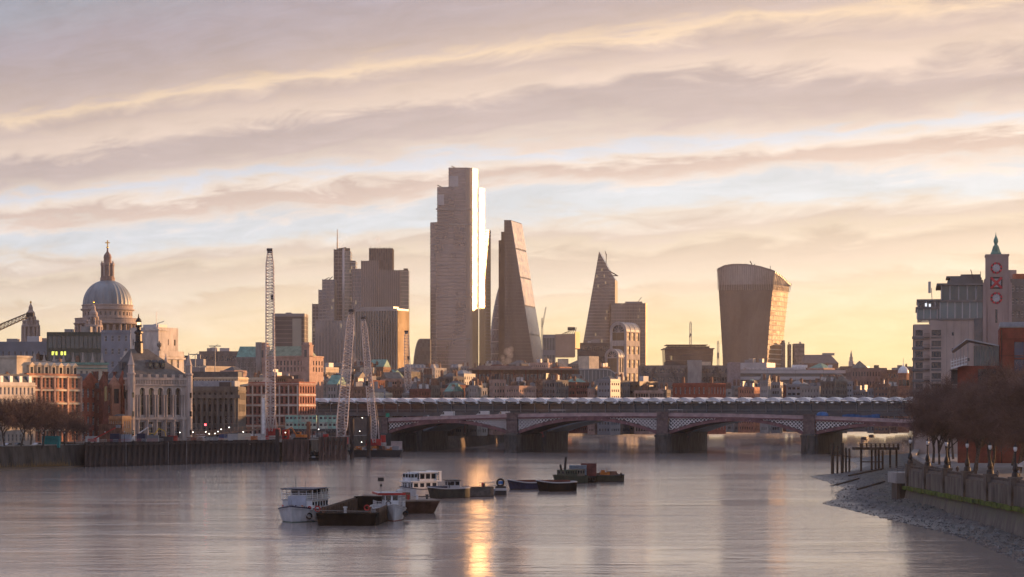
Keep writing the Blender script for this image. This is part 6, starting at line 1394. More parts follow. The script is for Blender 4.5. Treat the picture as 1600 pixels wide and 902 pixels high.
cab = 0
for (xa, xb, n_) in ((446, 494, 4), (498, 526, 2)):
    for lv_ in range(2):
        for i in range(n_):
            L = (xb - xa) * S(860) / n_; xx = PX(xa, 860) + L * i
            container('site_cabin', 'site cabin on the %s deck, %s from the left of the %s stack' % ('upper' if lv_ else 'lower', ORD[i], 'wider' if n_ == 4 else 'narrower'), xx + .05, 860 + i * .4, 10.6 + lv_ * 2.7, L - .12, 2.6, 2.65, MINT if (i + lv_) % 3 else mat('cream_cabin_paint', (0.45, 0.50, 0.42), rough=.5), group='stacked site cabins upper' if lv_ else 'stacked site cabins lower', cat='cabin', windows=2)
b = MB(); b.box(PX(440, 860), PX(530, 860), 858, 868, 9.6, 10.55)
for i in range(12): b.box(PX(442 + i * 7.6, 860), PX(443.5 + i * 7.6, 860), 858.5, 859, 6, 9.6)
tag(b.build('cabin_gantry', STEEL_D), 'dark steel gantry carrying the stacked mint cabins', 'gantry')
container('site_cabin', 'teal two-storey cabin with white windows on the jack-up barge', PX(513, 785), 785, 3.6, 27 * S(785), 4, PZ(685, 785) - 3.6, TEAL, cat='cabin', windows=3)
container('red_container', 'tall red box beside the teal cabin', PX(505, 784), 784, 3.2, 7 * S(784), 3, 6, REDP)
container('red_container', 'bright red cabin at the foot of the tallest crane', PX(441, 775), 775, 7.3, 10 * S(775), 3, 3.6, REDP)
container('red_container', 'red power pack behind the slim leaning crane', PX(595, 842), 842, 3.2, 7 * S(842), 3, 5, REDP)
container('white_container', 'white store container beside the slim leaning crane', PX(590, 838), 838, 2.6, 13 * S(838), 3, 2.8, WHITE_D)
container('white_container', 'pink-white cabin at the right end of the jack-up barge', PX(611, 846), 846, 2.6, 17 * S(846), 3, 3.2, mat('pinkish_white_paint', (0.48, 0.40, 0.38)))
container('blue_container', 'dark blue container on the left end of the works', PX(172, 700), 700, 7.3, 14 * S(700), 3, 2.9, NAVY)
container('blue_container', 'blue-black container near the middle of the works', PX(214, 706), 706, 7.3, 13 * S(706), 3, 2.9, NAVY)
container('white_container', 'white slatted fence unit at the left end of the works', PX(133, 695), 695, 7.0, 20 * S(695), 2, 2.4, WHITE_D)
container('white_container', 'pale blue-white store between the two navy containers', PX(189, 703), 703, 7.3, 14 * S(703), 3, 2.6, mat('pale_blue_paint', (0.33, 0.36, 0.42)))
container('rust_container', 'rust-red stack of steel sheets behind the navy container', PX(155, 712), 712, 7.3, 36 * S(712), 3, 6.0, RUST)
container('teal_hoarding', 'teal hoarding box on the embankment under the bare trees', PX(66, 668), 668, 6.2, 26 * S(668), 3, 3.6, TEAL)
container('green_box', 'green toilet box on the end of the bridge parapet', PX(603, 950), 950, 14.2, 1.5, 1.5, 2.6, mat('emerald_paint', (0.02, 0.30, 0.19)))
for i, (x, y_, D_, L, m_, H_, lab) in enumerate(((228, 684, 716, 4, GREYP, 2.2, 'grey generator box right of the navy containers'), (246, 685, 720, 5, DARKP, 1.8, 'low black skip near the school front'), (262, 684, 722, 3, REDP, 2.0, 'small red pump box in front of the school'), (372, 682, 742, 4, CREAM, 2.6, 'cream welfare box under the long ramp'), (356, 680, 745, 3.5, GREYP_L, 2.4, 'pale grey box right of the string of floodlights'), (388, 684, 745, 3, ORANGE, 1.6, 'orange compressor near the piling mast'), (322, 686, 735, 4, STEEL_G, 1.5, 'grey steel rack on the cofferdam edge'), (292, 687, 730, 5, RUST, 1.4, 'bundle of rusty steel on the cofferdam edge'), (400, 678, 750, 3, WHITE_D, 2.4, 'white tank left of the piling mast'), (455, 679, 775, 4, STEEL_G, 2.0, 'grey pump unit right of the red cabin'))):
    container('site_box', lab, PX(x, D_), D_, 7.3, L, 2.2, H_, m_, cat='site box')
# long access ramp with rails
T = thing('access_ramp', 'long sloping access ramp with tan railings crossing the works to the street', 'ramp', (PX(268, 770), 770, 7.3)); xe = PX(445, 790) - PX(268, 770)
b = MB(); b.face([(0, 0, .6), (xe, 20, 5.0), (xe, 25, 5.0), (0, 5, .6)]); b.face([(0, 0, .1), (xe, 20, 4.4), (xe, 20, 5.0), (0, 0, .6)]); b.build('deck', mat('tan_steel', (0.28, 0.19, 0.13), rough=.7, ns=.4, na=.3), T)
b = MB()
for k_ in range(3): b.tube((0, 0, .9 + k_ * .45), (xe, 20, 5.3 + k_ * .45), .06)
for i in range(30): f = i / 29; b.tube((xe * f, 20 * f, .6 + 4.4 * f), (xe * f, 20 * f, 2.0 + 4.4 * f), .07)
b.build('railing', mat('tan_rail', (0.36, 0.24, 0.16), rough=.7), T)
for i in range(5): m_ = MB(); f = (i + .6) / 5; m_.box(xe * f - .2, xe * f + .2, 20 * f + 1, 20 * f + 1.4, -.1, 4.4 * f + .4); m_.build('trestle_leg', STEEL_D, T)
# string of floodlights
for i, (x, y_, D_) in enumerate(((281, 676, 735), (301.5, 675.5, 736), (321.5, 675, 738), (327, 678, 734), (336, 677.5, 738), (340.5, 674.5, 742), (345.5, 671, 746), (358, 668, 752), (380, 675, 746), (446, 676, 770), (498, 671, 800), (566, 653, 850), (562, 674, 842), (565, 691, 830), (549, 673, 850), (412, 671, 765))):
    T = thing('floodlight', ['lit floodlight nearest the school on the works', 'second lit floodlight of the string before the school', 'third lit floodlight of the string on the works', 'lowest lit floodlight in the close group on the works', 'fifth lit floodlight along the string, in the close group', 'sixth lit floodlight along the string, in the close group', 'upper right lit floodlight of the close group', 'lit floodlight half way up the access ramp', 'lit floodlight left of the piling mast', 'lit floodlight beside the red cabin', 'lit floodlight below the mint cabins', 'highest lit floodlight left of the slim crane', 'middle lit floodlight left of the slim crane', 'lowest lit floodlight left of the slim crane', 'lit floodlight right of the broad crane', 'lit floodlight at the foot of the piling mast'][i], 'floodlight', (PX(x, D_), D_, 7.3 if D_ < 780 else 3.5), group='floodlights along the works'); zt = PZ(y_, D_) - T.location.z
    b = MB(); b.tube((0, .2, 0), (0, .2, zt), .06); b.build('pole', STEEL_D, T); b = MB(); b.box(-.13, .13, -.1, .1, zt - .11, zt + .11); b.build('lamp_head', LAMP_ON, T)
b = MB(); b.tube((0, .2, 0), (0, .2, 6.2), .1); b.box(-.2, .2, 0, .3, 5.3, 6.6); tl = thing('traffic_light', 'traffic signal showing red in front of the colonnaded block', 'traffic light', (PX(321, 840), 840, 6.2)); b.build('pole', BLACKP, tl); b = MB(); b.box(-.35, .35, -.15, -.02, 5.8, 6.5); b.build('red_lamp', LAMP_RED, tl)
# jack-up barge and pale barge at the foot of the works
def pontoon(label, x0, x1, D, ztop, wd, m_, name='work_barge', rake=1.2):
    T = thing(name, label, 'barge', (PX(x0, D), D, 0)); L = (x1 - x0) * S(D); b = MB()
    b.prism([(0, 0), (L, 0), (L, wd), (0, wd)], -.6, ztop, top=[(-rake, 0), (L + rake, 0), (L + rake, wd), (-rake, wd)]); b.build('hull', m_, T)
    f = MB(); f.box(-rake, L + rake, -.15, -.01, ztop - .35, ztop); f.build('rubbing_strake', RUBBER, T); return T, L
T, L = pontoon('flat dark jack-up barge loaded with timber and machinery beside the abutment', 548, 623, 832, 2.6, 14, BLACKP)
rb = random.Random(8)
for i in range(60):
    m_ = MB(); x = rb.uniform(0, L - 2); y = rb.uniform(0, 9); h_ = rb.uniform(.4, 1.6); m_.box(x, x + rb.uniform(.5, 2.6), y, y + rb.uniform(.5, 2), 2.6, 2.6 + h_); m_.build('deck_cargo', rb.choice([ORANGE, RUST, mat('raw_timber', (0.36, 0.22, 0.11)), STEEL_G, WHITE_D, mat('tan_rail', (0.3, 0.2, 0.1))]), T)
T, L = pontoon('low pale mooring barge under the teal cabin', 462, 536, 792, 1.5, 8, mat('pale_barge_paint', (0.33, 0.27, 0.23)))
for i in range(16): m_ = MB(); x = rb.uniform(0, L - 2); y = rb.uniform(.3, 5); m_.box(x, x + rb.uniform(.4, 1.6), y, y + 1.4, 1.5, 1.5 + rb.uniform(.4, 1.5)); m_.build('deck_cargo', rb.choice([WHITE_D, STEEL_G, BLUEGREY, RUST]), T)
T, L = pontoon('small dark workboat barge at the corner of the cofferdam', 446, 500, 770, .9, 4, BLACKP)
for i in range(7): m_ = MB(); x = rb.uniform(0, L - 2); m_.box(x, x + rb.uniform(.6, 1.8), .5, 2.6, .9, .9 + rb.uniform(.5, 1.4)); m_.build('deck_cargo', rb.choice([WHITE, STEEL_G, GREYP]), T)
b = MB(); b.path([(PX(385, 735), 735, 6.8), (PX(410, 745), 745, 4.4), (PX(436, 752), 752, 2.4), (PX(462, 770), 770, .9)], .06); tag(b.build('mooring_rope', mat('pale_rope', (0.4, 0.33, 0.27))), 'long pale mooring rope slanting down across the cofferdam', 'rope')

# ------------------------------------------------------------------ winter trees
def tree_meshes(seed, H, spread, dens=1.0, tm=None, twig_w=.028):
    r_ = random.Random(seed); wood = MB(); tw = MB()
    def perp(d_):
        a = Vector((r_.uniform(-1, 1), r_.uniform(-1, 1), r_.uniform(-1, 1))); a -= d_ * a.dot(d_); return a.normalized()
    def grow(p, d_, L, rad, lev):
        if lev >= 4:
            n_ = int(6 * dens)
            for k in range(n_):
                q0 = p + d_ * (L * (k + .5) / n_); dd = (d_ * .6 + perp(d_) * 1.0 + Vector((0, 0, .18))).normalized(); l_ = L * r_.uniform(.7, 1.5); e = perp(dd) * (twig_w * r_.uniform(.7, 1.5)); mid = q0 + dd * (l_ * .5) + perp(dd) * l_ * .12; q1 = mid + (dd + perp(dd) * .5).normalized() * (l_ * .5)
                tw.v.extend([tuple(q0 - e), tuple(q0 + e), tuple(mid + e * .8), tuple(mid - e * .8), tuple(q1)]); b0 = len(tw.v) - 5
                tw.f.append((b0, b0 + 1, b0 + 2, b0 + 3)); tw.f.append((b0 + 3, b0 + 2, b0 + 4)); tw.m.extend([0, 0])
            tw.tube(p, p + d_ * L, rad, rad * .5, 3); return
        segs = 2 if lev < 3 else 1; q0 = p; dd = d_.copy(); mb = wood if lev < 3 else tw; pts = [(p, d_)]
        for k in range(segs):
            dd = (dd + perp(dd) * .22 + Vector((0, 0, .08))).normalized(); q1 = q0 + dd * (L / segs); ra = rad * (1 - .45 * k / segs); rb_ = rad * (1 - .45 * (k + 1) / segs); mb.tube(q0, q1, ra, rb_, 8 if lev == 0 else 5 if lev < 3 else 3); q0 = q1; pts.append((q1, dd))
        nch = {0: 7, 1: 6, 2: 6, 3: 7}[lev]
        for k in range(nch):
            f = (.52 + .48 * (k + 1) / nch) if lev == 0 else (.25 + .75 * (k + 1) / nch); seg = min(segs - 1, int(f * segs * .999)); loc = f * segs - seg; q_ = pts[seg][0].lerp(pts[seg + 1][0], min(1, loc)); base = pts[seg + 1][1]
            ang = spread if lev == 0 else .95; nd = (base * math.cos(ang) + perp(base) * math.sin(ang) * r_.uniform(.75, 1.2) + Vector((0, 0, .22))).normalized()
            grow(q_, nd, L * (r_.uniform(.72, .95) if lev == 0 else r_.uniform(.52, .72)), rad * (.45 if lev < 2 else .5), lev + 1)
    grow(Vector((0, 0, 0)), Vector((r_.uniform(-.06, .06), r_.uniform(-.06, .06), 1)).normalized(), H * .46, H * .021, 0)
    return wood.mesh('trunk', BARK), tw.mesh('twig_crown', tm or TWIG)
def plant_tree(meshes, label, x, y, z, sc, rz, group=None):
    T = thing('bare_tree', label, 'tree', (x, y, z), rz, group); a = put('trunk', meshes[0], T); c_ = put('twig_crown', meshes[1], T)
    T.scale = (sc, sc, sc); return T
LT = [tree_meshes(40 + i, 15, .85, .9, TWIG, .02) for i in range(2)]
for i, (x, D_, sc) in enumerate(((-8, 640, 1.0), (8, 644, .95), (33, 652, 1.02), (66, 660, .92), (88, 668, .8), (118, 680, .62), (100, 700, .8), (48, 690, .9))):
    plant_tree(LT[i % 2], ('bare tree, %s from the left on the embankment before the river-front houses' % ORD[i] if i < 5 else ['small bare tree nearest the piling works on the embankment', 'bare tree behind the teal hoarding', 'bare tree in front of the terracotta office, set back from the wall'][i - 5]), PX(x, D_), D_, 6.1, sc, i * 1.3, 'embankment trees' if i < 5 else 'smaller embankment trees')
# a little street life on the embankment
def car(label, x, D_, z, rz, m_, L=4.3, H=1.5, van=False, name='car'):
    T = thing(name, label, 'van' if van else 'car', (x, D_, z), rz)
    b = MB(); w_ = .88
    if van: pr = [(0, .35), (L, .35), (L, H * .92), (L - .12, H), (1.55, H), (.75, H * .62), (.05, H * .5)]
    else: pr = [(0, .32), (L, .32), (L, .85), (L - .15, .95), (L - .6, 1.0), (L - 1.2, H), (1.9, H), (1.1, .98), (.1, .85)]
    b.face([(x_, -w_, z_) for x_, z_ in pr]); b.face([(x_, w_, z_) for x_, z_ in reversed(pr)])
    for p, r_ in zip(pr, pr[1:] + pr[:1]): b.face([(p[0], w_, p[1]), (r_[0], w_, r_[1]), (r_[0], -w_, r_[1]), (p[0], -w_, p[1])])
    b.build('body', m_, T)
    g_ = MB()
    if van: g_.face([(.85, -w_ - .01, H * .62), (1.9, -w_ - .01, H * .6), (1.9, -w_ - .01, H * .92), (1.5, -w_ - .01, H * .92)])
    else: g_.face([(1.3, -w_ - .01, 1.0), (L - .8, -w_ - .01, 1.02), (L - 1.3, -w_ - .01, H - .1), (1.95, -w_ - .01, H - .1)])
    g_.build('side_window', GLASS, T)
    for x_ in (.8, L - .85):
        for y_ in (-w_, w_ - .2):
            m2 = MB(); M = Matrix.Translation((x_, y_ - .02, .33)) @ Matrix.Rotation(R(90), 4, 'X'); k_ = MB(); k_.lathe([(.33, -.22), (.33, .0)], 12); m2.v = [tuple(M @ Vector(v_)) for v_ in k_.v]; m2.f = k_.f; m2.m = k_.m; m2.build('wheel', RUBBER, T)
    return T
CARW = mat('white_car_paint', (0.62, 0.61, 0.60), rough=.3, spec=.5, ns=.2, na=.06, coat=.4); CARS = mat('silver_car_paint', (0.34, 0.34, 0.36), rough=.3, metal=.4, coat=.3); CARK = mat('black_car_paint', (0.02, 0.02, 0.022), rough=.25, coat=.5)
for i, (x, D_, m_, lab) in enumerate(((20, 672, CARK, 'black car on the embankment road at the far left'), (50, 676, CARW, 'white car on the embankment road left of the teal hoarding'), (4, 668, CARS, 'silver car at the left edge of the embankment road'))): car(lab, PX(x, D_), D_, 6.1, RF, m_)
# vehicles crossing the road bridge
for (t, ylane, m_, L, H, van, lab) in ((-110, 8, CARS, 4.4, 1.9, False, 'silver car first on the bridge behind the parapet'), (-101, 8, CARW, 6.2, 3.3, True, 'largest white van on the bridge'), (-84.5, 8, CARW, 5.6, 3.0, True, 'middle white van on the bridge following the largest van'), (-75, 8, CARW, 5.4, 2.5, True, 'small white van last of the three on the bridge'), (62, 9, CARW, 5.0, 2.2, True, 'pale van near the third pier of the bridge')):
    x, y = on_bridge(t, ylane); T = car(lab, x, y, ztop(t) - 1.27, BRZ, m_, L, H, van, 'van' if van else 'car')
for (t, lab) in ((-47, 'white flat shelter roof above the second bridge pier'), (4, 'pale flat shelter roof above the middle bridge pier')):
    x, y = on_bridge(t, 6); T = thing('bus_shelter', lab, 'shelter', (x, y, ztop(t) - 1.3), BRZ); b = MB(); b.box(-3, 3, -1, 1, 2.5, 2.75); b.build('roof', WHITE_D, T)
    for x_ in (-2.8, 2.8): b = MB(); b.tube((x_, .7, 0), (x_, .7, 2.5), .07); b.build('post', STEEL_G, T)
x, y = on_bridge(66, 5); T = thing('blue_tent', 'blue tarpaulin dome on the bridge right of the third pier', 'tent', (x, y, ztop(66) - 1.27), BRZ); b = MB(); b.lathe([(2.4, 0), (2.4, 1.2)], 14); b.build('base', mat('tan_wood_base', (0.3, 0.2, 0.14)), T); b = MB(); b.lathe([(2.5, 1.2), (2.5, 1.7), (2.0, 2.5), (1.0, 2.9), (.1, 3.0)], 14); b.build('cover', TARP, T)
x, y = on_bridge(74, 6); T = thing('blue_hoarding', 'long blue sheeted hoarding on the bridge before the canopies', 'hoarding', (x, y, ztop(84) - 1.3), BRZ); b = MB()
for i in range(9): b.box(i * 1.7, i * 1.7 + 1.64, 0, 1.2 + .2 * (i % 2), 0, 2.4 + .3 * math.sin(i)); 
b.build('sheeted_panels', TARP, T)
for i in range(11):
    t = -118 + i * 25; x, y = on_bridge(t, 1.6); T = thing('bridge_lamp', 'slim street lamp, %s from the left along the road bridge parapet' % ORD[i], 'street lamp', (x, y, ztop(t) - 1.3), BRZ, 'lamps along the road bridge'); b = MB(); b.tube((0, 0, 0), (0, 0, 6.4), .08, .05, 5); b.build('pole', STEEL_D, T); b = MB(); b.lathe([(.05, 6.3), (.22, 6.5), (.16, 6.9), (.03, 7.1)], 8); b.build('lantern', WHITE_D, T)

# ================================================================== more of the clutter on the river works
T = thing('site_fence', 'row of mesh fence panels along the edge of the dark cofferdam', 'fence', (CF[0][0], CF[0][1], 7.4))
fp = MB()
for k_ in range(2): fp.tube((0, .6, .15 + k_ * 1.0), (2.2, .6, .15 + k_ * 1.0), .05)
for k_ in range(6): fp.tube((k_ * .44, .6, 0), (k_ * .44, .6, 1.2), .035)
fpm = [fp.mesh('fence_panel', m_) for m_ in (GREYP_L, mat('red_white_barrier', (0.45, 0.16, 0.13)), WHITE_D)]
for (p, r_) in zip(CF[:-1], CF[1:]):
    v = Vector((r_[0] - p[0], r_[1] - p[1])); a = math.atan2(v.y, v.x); n_ = int(v.length / 2.5)
    for i in range(n_):
        if rnd.random() < .8: q_ = Vector(p) + v * (i / n_) - Vector(CF[0]); put('fence_panel', fpm[rnd.choice([0, 0, 1, 2])], T, loc=(q_.x, q_.y, 0), rz=a)
for i, (x, D_, h_, lab) in enumerate(((252, 735, 7, 'scaffold tower before the right end of the school front'), (300, 750, 6, 'scaffold tower among the floodlights'), (350, 765, 8, 'scaffold tower under the access ramp'), (396, 760, 9, 'scaffold tower left of the piling mast'), (466, 800, 9, 'scaffold tower below the mint cabins'), (508, 820, 10, 'scaffold tower between mint cabins and broad crane'))):
    T = thing('scaffold_tower', lab, 'scaffold', (PX(x, D_), D_, 7.2)); b = MB(); n_ = int(h_ / 1.9)
    for sx in (0, 2.4, 4.8):
        for sy in (0, 2): b.tube((sx, sy, 0), (sx, sy, h_), .05, seg=4)
    for k_ in range(1, n_ + 1):
        z = k_ * h_ / n_
        for sy in (0, 2): b.tube((0, sy, z), (4.8, sy, z), .045, seg=4); b.tube((0, sy, z), (2.4, sy, z - h_ / n_), .04, seg=4)
    b.build('tube_frame', STEEL_G, T, kind='stuff')
    for k_ in range(1, n_ + 1): m_ = MB(); z = k_ * h_ / n_; m_.box(0, 4.8, .1, 1.9, z - .08, z); m_.build('plank_deck', mat('raw_timber', (0.36, 0.22, 0.11)), T)
def excavator(label, x, D_, z, rz, m_):
    T = thing('excavator', label, 'excavator', (x, D_, z), rz)
    for sy in (-1.1, 1.1): b = MB(); b.box(-1.8, 1.8, sy - .3, sy + .3, .1, .85); b.box(-2.1, -1.8, sy - .25, sy + .25, .25, .7); b.box(1.8, 2.1, sy - .25, sy + .25, .25, .7); b.build('crawler_track', RUBBER, T)
    b = MB(); b.box(-2.2, 1.3, -1.2, 1.2, .95, 1.9); b.build('engine_deck', m_, T); b = MB(); b.box(.1, 1.5, -1.2, -.1, 1.9, 2.9); c_ = b.build('cab', m_, T); g_ = MB(); g_.box(.3, 1.52, -1.23, -.07, 2.1, 2.7); g_.build('cab_glass', GLASS, c_)
    b = MB(); b.tube((1.2, .3, 1.6), (3.2, .3, 4.4), .28, .22, 4); b.tube((3.2, .3, 4.4), (5.2, .3, 3.6), .22, .2, 4); b.build('boom', m_, T); b = MB(); b.tube((5.2, .3, 3.6), (5.6, .3, 1.4), .18, .14, 4); b.build('dipper_arm', m_, T); b = MB(); b.prism([(5.2, -.2), (6.1, -.2), (6.1, .8), (5.2, .8)], .8, 1.5); b.build('bucket', STEEL_D, T)
    return T
excavator('yellow excavator with raised boom on the works before the school', PX(233, 725), 725, 7.3, R(10), YELLOW)
excavator('orange excavator beside the rusty sheet piles', PX(470, 770), 768, 7.3, R(160), ORANGE)
for i, (x, D_, L, lab, m_) in enumerate(((145, 690, 9, 'red boom lift slanting up at the left end of the works', REDP), (205, 720, 7, 'white boom arm leaning up behind the navy containers', WHITE))):
    T = thing('boom_lift', lab, 'boom lift', (PX(x, D_), D_, 7.2)); b = MB(); b.tube((0, 0, 1.2), (L * .85, 0, 5.2), .28, .2, 4, cap=True); b.build('boom', m_, T); b = MB(); b.box(-1.5, 1.2, -.8, .8, .5, 1.5); b.build('chassis', m_, T)
    for x_ in (-1.0, .8): b = MB(); M = Matrix.Translation((x_, -.7, .42)) @ Matrix.Rotation(R(90), 4, 'X'); k_ = MB(); k_.lathe([(.42, -.2), (.42, .1)], 12); b.v = [tuple(M @ Vector(v_)) for v_ in k_.v]; b.f = k_.f; b.m = k_.m; b.build('wheel', RUBBER, T)
    b = MB(); b.box(L * .85 - .2, L * .85 + 1.1, -.6, .6, 5.0, 5.9); b.build('basket', STEEL_G, T)
for i, (x, D_, m_, van) in enumerate(((290, 840, CARK, False), (300, 842, CARW, True), (312, 842, CARS, False), (334, 846, mat('blue_car_paint', (0.03, 0.06, 0.16), rough=.3), True), (352, 850, CARW, False), (366, 852, CARK, True), (384, 858, CARW, True), (398, 860, REDP, False))):
    car('%s in the queue on the street before the colonnaded block, %s from the left' % ('van' if van else 'car', ORD[i]), PX(x, D_), D_, 6.1, R(8), m_, 5.2 if van else 4.3, 2.5 if van else 1.5, van, 'van' if van else 'car')
for i in range(7):
    D_ = 636 + i * 11; T = thing('embankment_lamp', 'slim globe lamp on the left embankment wall, %s from the left' % ORD[i], 'street lamp', (-151 + i * 4.2, D_, 6.9), group='lamps on the left embankment'); b = MB(); b.lathe([(.3, 0), (.2, .6), (.09, 1.0), (.07, 3.6)], 6); b.build('column', BLACKP, T); b = MB(); b.ball((0, 0, 3.9), .24, 8, 6); b.build('globe', WHITE_D, T, smooth=True)

# ================================================================== right bank: wharf with the lettered tower
D = 575; s = S(D); BASE = 6.1; X = lambda x: (x - 1428) * s; Z = lambda y: PZ(y, D) - BASE
WSTONE = mat('wharf_render', (0.40, 0.32, 0.28), ns=.25, na=.14, stretch=(1, 1, .4)); DSTONE = mat('wharf_grey', (0.17, 0.165, 0.16), ns=.3, na=.2)
WH = thing('wharf_building', 'tall pinkish-grey wharf building with stacked windows and glazed rooftop restaurant', 'building', (PX(1428, D), D, BASE), -R(10.4))
b = MB(); zs = Z(500); nrow = 9
wr = [(Z(516 + 16.8 * i + 9), Z(516 + 16.8 * i)) for i in reversed(range(nrow)) if Z(516 + 16.8 * i + 9) > 0]
ops = holed_wall(b, (0, 0), (X(1452), 0), 0, zs - 1.2, [(X(1430.5), X(1441.5))], wr, .35)
ops += holed_wall(b, (X(1452), -.4), (X(1474), -.4), 0, Z(501), [(3 * s, 17.5 * s)], wr, .35)
b.face([(X(1452), -.4, 0), (X(1452), 0, 0), (X(1452), 0, Z(501)), (X(1452), -.4, Z(501))]); b.face([(X(1452), -.4, 0), (X(1452), -.4, Z(501)), (X(1452), 0, Z(501)), (X(1452), 0, 0)])
b.face([(X(1474), -.4, 0), (X(1537), -.4, 0), (X(1537), -.4, Z(500)), (X(1474), -.4, Z(500))]); b.face([(0, 24, 0), (0, 0, 0), (0, 0, zs - 1.2), (0, 24, zs - 1.2)]); b.face([(0, 0, zs - 1.2), (X(1474), 0, zs - 1.2), (X(1474), 24, zs - 1.2), (0, 24, zs - 1.2)]); b.face([(X(1452), -.4, Z(501)), (X(1537), -.4, Z(501)), (X(1537), 24, Z(501)), (X(1452), 24, Z(501))])
b.build('wall', WSTONE, WH)
set_windows(WH, ops, STEEL_D, GLASS, 2, 0)
for (a, c_) in wr:
    m_ = MB(); m_.box(-.5, X(1443), -.5, -.01, a - .85, a - .15); m_.build('window_spandrel', DSTONE, WH)
    m_ = MB(); m_.box(X(1454.5), X(1470), -.55, -.41, a - .75, a - .2); m_.build('window_spandrel', DSTONE, WH)
m_ = MB(); m_.box(-.25, -.01, .2, 22, 0, zs - 1.3); m_.build('side_pier', DSTONE, WH)
def glazed(x0, x1, y0, y1, dy, n_, roof_over=1.0, g=GLASS_G):
    m_ = MB(); za, zb = Z(y1), Z(y0); m_.box(X(x0) + .1, X(x1) - .1, dy + .25, 22, za, zb); m_.build('glass_storey', g, WH)
    for i in range(n_ + 1):
        m2 = MB(); u = X(x0) + (X(x1) - X(x0)) * i / n_; m2.box(u - .14, u + .14, dy - .05, dy + .24, za, zb); m2.build('mullion', GREYP_L, WH)
    m2 = MB(); m2.box(X(x0) - roof_over, X(x1) + .2, dy - roof_over, 23, zb, zb + .55); m2.box(X(x0), X(x1), dy - .1, dy + .2, za - .3, za + .15); m2.build('roof_slab', DSTONE, WH)
TEALG = glassmat('teal_roof_glass', (0.12, 0.17, 0.17), .12, .8, (1.9, 1.9, 4), .45)
glazed(1433, 1474, 483, 499, .3, 4, .4, TEALG); glazed(1434, 1474, 471, 482, .8, 3, .3, GLASS); glazed(1468, 1536, 473, 499, -.6, 6, .3, TEALG); glazed(1470, 1536, 447, 472, -.2, 5, 1.2, GLASS_G)
for (xa, ya) in ((1445, 474), (1451, 475)):
    m_ = MB(); m_.box(X(xa), X(xa + 3), .5, .79, Z(ya + 5), Z(ya)); m_.build('lit_pane', mat('bright_pane', (0.6, 0.6, 0.6), emit=(.9, .95, 1.0), es=.5), WH)
for (xa, xb, ya, yb) in ((1480, 1534, 441, 447), (1484, 1532, 437, 441), (1500, 1530, 432, 437), (1478, 1500, 434.5, 437)):
    m_ = MB(); m_.box(X(xa), X(xb), 2, 14, Z(yb) + .5, Z(ya) + .5); m_.build('roof_plant', DSTONE, WH)
m_ = MB(); m_.tube((X(1519), 1, Z(437)), (X(1515), 1, Z(422)), .14); m_.tube((X(1530), 1, Z(437)), (X(1530), 1, Z(425)), .1); m_.build('roof_aerials', STEEL_D, WH)
m_ = MB(); m_.box(X(1450), X(1454), 1, 1.4, Z(458), Z(440)); m_.tube((X(1456), 2, Z(470)), (X(1455), 2, Z(450)), .12); m_.build('roof_sign_box', GREYP_L, WH)
for k_ in range(7):
    m_ = MB(); za = Z(516 + 16.8 * k_ + 12.2); m_.box(X(1443.5), X(1452), -.9, -.01, za, za + .18)
    for j in range(6): m_.tube((X(1444 + j * 1.6), -.85, za + .18), (X(1444 + j * 1.6), -.85, za + 1.15), .03, seg=3)
    m_.tube((X(1443.5), -.85, za + 1.15), (X(1452), -.85, za + 1.15), .04, seg=4)
    if za > 0: m_.build('balcony', STEEL_D, WH)
for i in range(5): m_ = MB(); m_.box(X(1478 + i * 11), X(1478 + i * 11) + .06, -.47, -.405, 4, Z(502)); m_.build('render_joint', DSTONE, WH)
for i, (xa, ya) in enumerate(((1486, 520), (1486, 545), (1510, 532), (1510, 560))): m_ = MB(); m_.box(X(xa), X(xa + 3), -.46, -.405, Z(ya + 5), Z(ya)); m_.build('small_window', GLASS, WH)
# the tower itself is one of the building's parts, with its red and white roundels as sub-parts
m_ = MB(); y0 = -1.2
m_.box(X(1533), X(1577), y0, y0 + 7.2, 0, Z(452)); m_.prism([(X(1533), y0), (X(1577), y0), (X(1577), y0 + 7.2), (X(1533), y0 + 7.2)], Z(452), Z(437), top=[(X(1536), y0), (X(1574), y0), (X(1574), y0 + 7), (X(1536), y0 + 7)])
m_.box(X(1538), X(1572), y0 + .1, y0 + 6.6, Z(437), Z(402)); m_.box(X(1537), X(1573), y0 - .05, y0 + 6.8, Z(402), Z(399.5))
for (xa, xb) in ((1533, 1538), (1572, 1577), (1541, 1543), (1563, 1565)): m_.box(X(xa), X(xb), y0 - .35, y0 + .05, 0, Z(444 if xa in (1533, 1572) else 482))
tw_ = m_.build('lettered_tower', mat('tower_stone', (0.33, 0.25, 0.23), ns=.25, na=.16, stretch=(1, 1, .4)), WH)
m_ = MB(); cx = X(1553.5); cy = y0 + 3.3; m_.prism([(cx - 8 * s, cy - 8 * s), (cx + 8 * s, cy - 8 * s), (cx + 8 * s, cy + 8 * s), (cx - 8 * s, cy + 8 * s)], Z(399.5), Z(396.5)); m_.lathe([(8.6 * s, Z(396.5)), (7.2 * s, Z(394)), (4.6 * s, Z(386)), (2.6 * s, Z(383.5)), (2.4 * s, Z(382.5)), (3.9 * s, Z(378.5)), (3.4 * s, Z(375)), (1.5 * s, Z(371)), (.6 * s, Z(368)), (.25 * s, Z(364))], 8, cx, cy, a0=R(22.5)); m_.build('copper_spire', COPPER, tw_)
LATW = mat('leaded_white_glass', (0.62, 0.62, 0.64), rough=.3); LATR = mat('red_tower_glass', (0.50, 0.03, 0.05), rough=.3)
